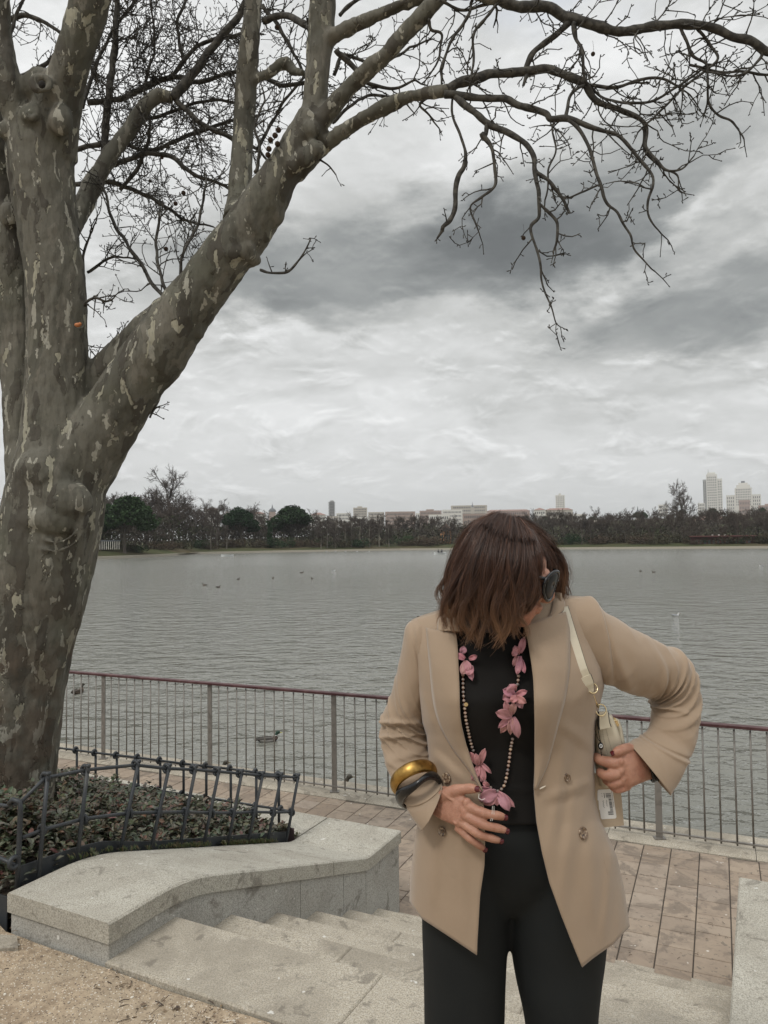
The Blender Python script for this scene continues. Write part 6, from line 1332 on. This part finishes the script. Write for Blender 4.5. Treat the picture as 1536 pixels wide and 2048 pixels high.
# --- sunglasses
sg = empty('sunglasses', P(1098, 1168, 1.62), 'black wide-framed sunglasses worn by the woman, half hidden by her hair', 'sunglasses')
m = MB(); n_ = 30
def lens(cx, cy, d, W, Hh, rot, name, mat, thick, rscale=1.0, hole=None):
    m = MB(); ax = Vector((.36, .62, .30)); 
for s_, name in ((1, 'near'), (-1, 'far')):
    # lens in head axes: centre, wide curved shield
    mL = MB(); mF = MB(); rr = []
    cx0 = -s_ * .034
    def gp(a, k, dz=0.0):
        x = cx0 + math.cos(a) * .034 * k; z = .001 + math.sin(a) * .029 * k * (1.0 if math.sin(a) > 0 else 1.08); y = .104 - 5.2 * x * x + dz; return hd(x, y, z)
    mL.rings([[gp(2 * math.pi * i / n_, k) for i in range(n_)] for k in (.02, .35, .7, .92)], cap=False); o = mL.build('lens', material('dark_lens', base=(.005, .0055, .006), rough=.28, spec=.2), sg, smooth=True); solid(o, .002, 0)
    c = [gp(2 * math.pi * i / n_, 1.0) for i in range(n_ + 1)]; mF.tube(c, .0034, 8, cap=False); mF.build('frame', M_BLG, sg, smooth=True)
    m = MB(); m.tube([hd(cx0 - s_ * .031, .086, .010), hd(-s_ * .058, .062, .008), hd(-s_ * .060, .010, .004), hd(-s_ * .060, -.02, -.008)], [.0045, .0032, .0026, .0024], 8); m.build('temple', M_BLG, sg, smooth=True)
m = MB(); m.tube([hd(-.006, .104, .010), hd(0, .106, .012), hd(.006, .104, .010)], .0028, 8); m.build('bridge', M_BLG, sg, smooth=True)

# --- bangles
def bangle(name, label, A, B, dA, front_px, rd, half_w, thick, mat, wave=0):
    Pa, Pb = P(A[0], A[1], dA), P(B[0], B[1], dA - .004); C_ = (Pa + Pb) / 2; ax = (Pa - Pb) / 2; Fp = P(front_px[0], front_px[1], dA - rd); dp = Fp - C_
    nrm = ax.cross(dp).normalized(); rr = []; M_ = 56
    for i in range(M_ + 1):
        a = 2 * math.pi * i / M_; w_ = half_w * (1 + wave * math.sin(2 * a + 1)); cen = C_ + ax * math.cos(a) + dp * math.sin(a) + nrm * wave * .010 * math.sin(3 * a + .5); rad = (cen - C_).normalized()
        rr.append([cen + nrm * w_ * math.cos(t) + rad * (thick * math.sin(t) if math.sin(t) > 0 else thick * .25 * math.sin(t)) for t in [j * math.pi / 8 for j in range(16)]])
    mb = MB(); mb.rings(rr, cap=False); o = mb.build(name, mat, smooth=True, merge=.00001); o.data.shade_smooth(); return tag(o, label, 'bangle')
bangle('bangle', 'wide domed gold bangle over the blazer cuff of the hand on the belly', (792, 1578), (866, 1538), 1.652, (815, 1541), .055, .015, .009, M_GOLD)
bangle('bangle', 'black wavy bangle next to the gold one on the same wrist', (803, 1602), (874, 1560), 1.632, (832, 1566), .060, .0105, .0105, M_BLG, .35)

# --- necklace
nk = empty('necklace', P(985, 1500, 1.56), 'long bead necklace with pink fabric flowers hanging over the black top', 'necklace')
def fn(b, p): o = b.new('ShaderNodeObjectInfo').outputs['Random']; setp(b, p, b.ramp(o, [(0, (.23, .20, .18)), (.3, (.40, .27, .20)), (.5, (.16, .14, .14)), (.7, (.46, .34, .24)), (1, (.28, .22, .20))]), .28, Specular_IOR_Level=.7)
M_BEAD = material('mixed_glass_bead', fn)
def nd(px, py): return front(px, py, .0, .012) - .0040
runs = [[(926, 1350), (926, 1375), (927, 1395), (929, 1415), (932, 1440), (937, 1465), (942, 1487), (948, 1505)], [(970, 1562), (980, 1574), (992, 1582), (1004, 1577), (1011, 1563), (1017, 1530), (1021, 1500), (1025, 1478)], [(1037, 1352), (1036, 1362), (1034, 1374)]]
bead = None
for run in runs:
    sp_ = spline(run, 200); L = [0]; pts = [P(a[0], a[1], nd(a[0], a[1])) for a in sp_]
    for i in range(1, 200): L.append(L[-1] + (pts[i] - pts[i - 1]).length)
    q_ = 0; m = MB(); m.tube(pts[::6] + [pts[-1]], .0006, 4); m.build('thread', material('rust_thread', base=(.30, .09, .03), rough=.8), nk)
    while q_ < L[-1]:
        i = int(np.searchsorted(L, q_)); c = pts[min(i, 199)]
        if bead is None: m = MB(); m.ball(c, (.0036, .0036, .0031), 10, 7); bead = m.build('bead', M_BEAD, nk, smooth=True, origin=c)
        else: o = bead.copy(); COL.objects.link(o); o.location = c; put(o, nk)
        q_ += .0088
m = MB(); c = P(932, 1409, nd(932, 1409) - .003); m.rings([[c + Vector((math.cos(a) * .0042, y, math.sin(a) * .0042)) for a in [i * math.pi / 8 for i in range(16)]] for y in (-.0006, .0006)]); m.build('charm', M_PGOLD, nk)
def fn(b, p):
    c = b.pos(); n = b.noise(c, 240, 4, .6); t = b.attr('tint'); col = b.mix(b.math('MULTIPLY', n, .3), t, (.80, .50, .52)); setp(b, p, col, .6, b.bump(b.noise(c, 110, 3), .4, .0015), Sheen_Weight=.4)
    tr_ = b.new('ShaderNodeBsdfTranslucent'); b.put(tr_.inputs[0], col); mx = b.new('ShaderNodeMixShader'); mx.inputs[0].default_value = .28; out = [n_ for n_ in b.n if n_.type == 'OUTPUT_MATERIAL'][0]
    b.l.new(p.outputs[0], mx.inputs[1]); b.l.new(tr_.outputs[0], mx.inputs[2]); b.l.new(mx.outputs[0], out.inputs[0])
M_PET = material('pink_organza', fn)
pr_ = random.Random(8)
def petal(cx, cy, ang, L, W, lift=.006, cup=.004, tone=1.0):
    """px centre of the base, image angle in degrees (0 right, 90 up), length and width in photo px"""
    a = R(ang); mb = MB(); rr = []; nu, nv = 13, 11; ph = pr_.uniform(0, 6)
    for i in range(nu):
        t = i / (nu - 1); w_ = W / 2 * (math.sin(math.pi * min(1, t * .80 + .10)) ** .72) * (1 if t < 1 else .25) + .3
        ring = []
        for j in range(nv):
            s_ = j / (nv - 1) * 2 - 1; ex = t * L * (1 - .10 * s_ * s_ * t); x = cx + math.cos(a) * ex - math.sin(a) * s_ * w_; y = cy - math.sin(a) * ex - math.cos(a) * s_ * w_
            d = front(min(max(x, 880), 1110), y, 0, .012) - .006 - lift * math.sin(t * math.pi * .75) - cup * s_ * s_ - .0014 * math.sin(s_ * 5 + ph + t * 3) * (1 - .3 * t) - .001 * math.sin(t * 9 + s_ * 4 + ph)
            ring.append(P(x, y, d))
        rr.append(ring)
    c = (.50 * tone, .215 * tone, .235 * tone); c = tuple(v * pr_.uniform(.88, 1.12) for v in c); mb.rings(rr, closed=False, col=c); o = mb.build('petal', M_PET, nk, smooth=True); solid(o, .0007, 0)
for f in [ # (x, y, angle, length, width, lift)
    (930, 1318, 150, 22, 12, .008), (934, 1322, 250, 30, 18, .010), (930, 1322, 300, 22, 14, .012), (938, 1318, 20, 18, 10, .008), (935, 1325, 285, 38, 13, .006), (925, 1308, 80, 16, 14, .008), (942, 1330, 250, 22, 18, .013),
    (1040, 1306, 75, 34, 14, .008), (1036, 1310, 110, 20, 14, .012), (1040, 1312, 265, 36, 13, .010), (1034, 1312, 250, 22, 10, .008), (1042, 1318, 285, 30, 10, .008), (1038, 1322, 262, 28, 11, .013), (1035, 1300, 230, 16, 12, .012),
    (1030, 1390, 155, 27, 18, .013), (1032, 1390, 20, 24, 13, .008), (1028, 1384, 120, 18, 22, .016), (1028, 1394, 335, 28, 15, .014), (1034, 1398, 300, 22, 13, .010), (1036, 1392, 215, 20, 14, .018), (1024, 1392, 200, 20, 20, .010),
    (1024, 1432, 168, 34, 20, .012), (1022, 1432, 115, 32, 15, .010), (1023, 1432, 222, 36, 13, .008), (1020, 1436, 238, 36, 15, .006), (1026, 1434, 285, 44, 18, .014), (1022, 1436, 268, 34, 13, .012), (1024, 1428, 80, 24, 14, .014),
    (958, 1530, 70, 36, 13, .010), (955, 1528, 125, 30, 13, .008), (956, 1532, 100, 26, 12, .015), (958, 1532, 245, 34, 15, .012), (960, 1530, 285, 36, 14, .010), (962, 1526, 315, 30, 8, .013), (956, 1536, 262, 28, 14, .006), (970, 1562, 150, 12, 10, .008), (978, 1574, 140, 16, 10, .010),
    (994, 1584, 205, 40, 26, .016), (990, 1583, 170, 42, 11, .012), (996, 1584, 318, 46, 14, .012), (998, 1586, 300, 42, 20, .017), (994, 1588, 270, 24, 14, .008), (992, 1586, 225, 34, 26, .010)]:
    petal(f[0], f[1], f[2], f[3], f[4], f[5], cup=.003)
m = MB(); M_STR = material('white_cord', base=(.75, .73, .68), rough=.7); m.tube([P(x, y, 1.512) for x, y in ((958, 1588), (957, 1596), (964, 1600), (970, 1597))], .0006, 4); m.tube([P(x, y, 1.517) for x, y in ((985, 1612), (984, 1628), (981, 1642))], .0005, 4); m.tube([P(x, y, 1.517) for x, y in ((988, 1612), (988, 1630), (984, 1642))], .0005, 4); m.build('cord', M_STR, nk)

# --- handbag
hbg = empty('handbag', P(1215, 1500, 1.76), 'small cream leather handbag hanging from a shoulder strap, paper price tag attached', 'handbag')
def fn(b, p): c = b.pos(); setp(b, p, b.mix(b.noise(c, 60, 4), (.50, .45, .34), (.60, .55, .43)), .35, b.bump(b.noise(c, 420, 3), .3, .001), Specular_IOR_Level=.5)
M_CRM = material('cream_leather', fn); M_EDGE = material('dark_leather_edge_and_slit', base=(.02, .018, .016), rough=.5)
def band(name, pts, w_px, d, mat, th_=.003, parent=hbg, dfun=None, edge=True):
    sp_ = spline(pts, 26); rr = []; ed = MB(); e0, e1 = [], []
    for i, a in enumerate(sp_):
        nx = sp_[min(i + 1, 25)] - sp_[max(i - 1, 0)]; L = math.hypot(nx[0], nx[1]); n = (-nx[1] / L, nx[0] / L); w_ = (a[2] if len(a) > 2 else w_px) / 2
        dd = dfun(a[0], a[1]) if dfun else d; A = P(a[0] + n[0] * w_, a[1] + n[1] * w_, dd); B = P(a[0] - n[0] * w_, a[1] - n[1] * w_, dd); t = FWD * th_; rr.append([A, B, B + t, A + t]); e0.append(A + t * .5); e1.append(B + t * .5)
    m = MB(); m.rings(rr); o = m.build(name, mat, parent)
    if edge: ed.tube(e0, th_ * .45, 5); ed.tube(e1, th_ * .45, 5); ed.build(name + '_edge', M_EDGE, o, smooth=True)
    return o
sd_ = lambda x, y: front(min(x, 1185), y) - .010
band('strap', [(1126, 1215), (1140, 1262), (1152, 1300), (1163, 1335), (1172, 1357)], 21, 0, M_CRM, dfun=lambda x, y: front(min(x, 1180), y) - .0095)
band('strap_end', [(1171, 1353, 22), (1177, 1368, 21), (1181, 1378, 14), (1182, 1384, 11)], 20, 1.61, M_CRM, .0045, dfun=lambda x, y: sd_(x, y) - .004)
def dd2(y): return float(np.interp(y, [1370, 1425, 1500], [sd_(1183, 1380) - .004, 1.68, 1.70]))
m = MB(); m.torus(P(1185, 1376, dd2(1376) - .002), .0115, .0014, Vector((.25, -1, .5)), 24, 8); m.build('ring', M_PGOLD, hbg, smooth=True); m = MB(); m.torus(P(1202, 1420, dd2(1420)), .0125, .0015, Vector((.2, -1, .2)), 26, 8); m.build('ring', M_PGOLD, hbg, smooth=True)
m = MB(); m.tube([P(1183, 1386, dd2(1386)), P(1186, 1392, dd2(1392)), P(1191, 1404, dd2(1404)), P(1197, 1414, dd2(1414))], [.0022, .0036, .0032, .0026], 8); m.build('clasp', M_PGOLD, hbg, smooth=True)
band('ring_tab', [(1207, 1424, 17), (1208, 1436, 18), (1209, 1448, 20), (1211, 1457, 22)], 18, 1.675, M_CRM, .006)
m = MB(); m.rings(eloft([(1196, 1434, 1222, 1428, 1.71, .018, 0), (1191, 1450, 1229, 1445, 1.715, .024, 0), (1190, 1475, 1236, 1466, 1.72, .028, 0), (1191, 1510, 1242, 1494, 1.73, .03, 0), (1193, 1545, 1246, 1530, 1.74, .03, 0), (1198, 1570, 1244, 1560, 1.745, .026, 0)], 30, 28, power=3.2)); bb_ = m.build('bag_body', M_CRM, hbg, smooth=True)
m = MB()
for xs in ([(1204, 1458), (1208, 1480), (1213, 1500), (1218, 1520)], [(1212, 1458), (1217, 1478), (1222, 1496), (1226, 1512)]):
    sp_ = spline(xs, 40)
    for i in range(0, 39, 2): m.tube([P(sp_[i][0], sp_[i][1], 1.6885 - .0), P(sp_[i + 1][0], sp_[i + 1][1], 1.6885)], .0005, 4)
m.build('stitching', material('bag_stitch', base=(.16, .13, .09), rough=.8), bb_)
m = MB(); m.rings([[P(x + ex, y, 1.725 + dz) for ex, dz in ((-5, 0), (4, -.004), (7, .01), (0, .02))] for x, y in ((1226, 1436), (1232, 1440), (1238, 1458), (1242, 1480), (1246, 1500))]); m.build('flap', M_CRM, hbg, smooth=True)
m = MB(); m.rings([[P(x, y, 1.712) + Vector((0, t, 0)) for x, y in ((1227, 1434), (1233, 1438), (1238, 1450), (1234, 1453), (1229, 1444))] for t in (-.003, .006)]); m.ball(P(1231, 1441, 1.708), .004, 10, 7); m.build('buckle', M_PGOLD, hbg, smooth=False)
m = MB(); m.tube([P(x, y, 1.682) for x, y in ((1196, 1432), (1195, 1450), (1198, 1470), (1201, 1484))], .0010, 5); m.tube([P(x, y, 1.682) for x, y in ((1192, 1440), (1190, 1460), (1196, 1478), (1201, 1484))], .0010, 5); m.tube([P(x, y, 1.682) for x, y in ((1202, 1498), (1203, 1512))], .0012, 5)
m.ball(P(1201.5, 1492, 1.680), (.0062, .0062, .0085), 14, 9); ch = m.build('charm_cord', M_BLG, hbg, smooth=True)
M_WHT = material('white_print', base=(.72, .72, .70), rough=.6)
m = MB(); c = P(1202, 1492, 1.6725); m.torus(c, .0036, .0006, -FWD, 20, 6); m.tube([c + RGT * -.0014 + DWN * -.001, c + RGT * .0014 + DWN * -.0012, c + RGT * .0002, c + RGT * .0015 + DWN * .0012, c + RGT * -.0012 + DWN * .0014], .0005, 5); m.build('charm_emblem', M_WHT, ch)
# swing tag
TD = 1.742
def tp(px, py, off=0): return P(px, py, TD - off)
M_CARD = material('tan_card', lambda b, p: setp(b, p, b.mix(b.noise(b.pos(), 300, 4), (.40, .32, .23), (.46, .37, .27))), rough=.85)
m = MB(); m.rings([[tp(x, y, o_) for x, y in ((1186, 1545), (1240, 1560), (1248, 1651), (1199, 1656), (1185, 1600))] for o_ in (0, .0008)]); tg = m.build('price_tag', M_CARD, hbg)
m = MB(); lp = [(1195, 1582), (1197, 1579.5), (1222, 1578), (1225, 1580), (1233, 1634), (1231, 1637), (1204, 1638.5), (1201.5, 1636), (1199.5, 1620), (1198, 1619), (1197, 1602), (1195, 1600)]; m.rings([[tp(x, y, o_) for x, y in lp] for o_ in (.0012, .0016)]); m.build('white_label', M_WHT, tg)
m = MB(); M_INK = material('black_ink', base=(.02, .02, .022), rough=.7)
def lab(u, v): # u across, v down, label space 0..1
    x0, y0 = lerp(1195.5, 1203, v), lerp(1581, 1638, v); x1, y1 = lerp(1224.5, 1232.5, v), lerp(1579, 1635.5, v); return tp(lerp(x0, x1, u), lerp(y0, y1, u), .0019)
def bar_(u0, u1, v0, v1): m.add([lab(u0, v0), lab(u1, v0), lab(u1, v1), lab(u0, v1)], [(0, 1, 2, 3)])
rb = random.Random(2); v = .12
while v < .90:
    hgt = rb.choice([.010, .016, .024]); long_ = v < .28 or v > .74 ; bar_(.50 if long_ else .66, .86, v, v + hgt); v += hgt + rb.choice([.010, .014, .02])
v = .06
while v < .62: bar_(.92, .955, v, v + .02); v += rb.choice([.028, .04])
for v in (.10, .16, .21): bar_(.22, .27, v, v + .014)
bar_(.38, .42, .10, .28); m.build('barcode', M_INK, tg)
m = MB(); rnd = random.Random(4)
for u_, (va, vb) in ((.27, (.36, .62)), (.50, (.34, .58))):
    pts = [lab(u_ + .055 * math.sin(i * 1.9) + rnd.gauss(0, .01), lerp(va, vb, i / 15)) for i in range(16)]; m.tube(pts, .00022 if u_ > .4 else .0003, 4)
m.build('handwriting', M_INK, tg); m = MB(); m.tube([P(1183, 1598, 1.70), P(1188, 1622, 1.71), P(1197, 1644, 1.715)], [.0012, .0016, .0008], 5); m.build('slit_shade', M_EDGE, tg)  # last tube: dark strip standing in for the shaded slit at the blazer's pocket flap

# ------------------------------------------------------------ distant air
m = MB(); m.box((0, 1400, 100), (15000, 9800, 209)); hz_o = m.build('haze', None); hm = bpy.data.materials.new('haze_air'); hm.use_nodes = True; nt = hm.node_tree
nt.nodes.remove(nt.nodes['Principled BSDF']); pv_ = nt.nodes.new('ShaderNodeVolumePrincipled'); pv_.inputs['Color'].default_value = (.93, .95, .97, 1); pv_.inputs['Density'].default_value = .00013; pv_.inputs['Anisotropy'].default_value = .2
nt.links.new(pv_.outputs[0], [n_ for n_ in nt.nodes if n_.type == 'OUTPUT_MATERIAL'][0].inputs['Volume']); hz_o.data.materials.append(hm); tag(hz_o, kind='stuff')
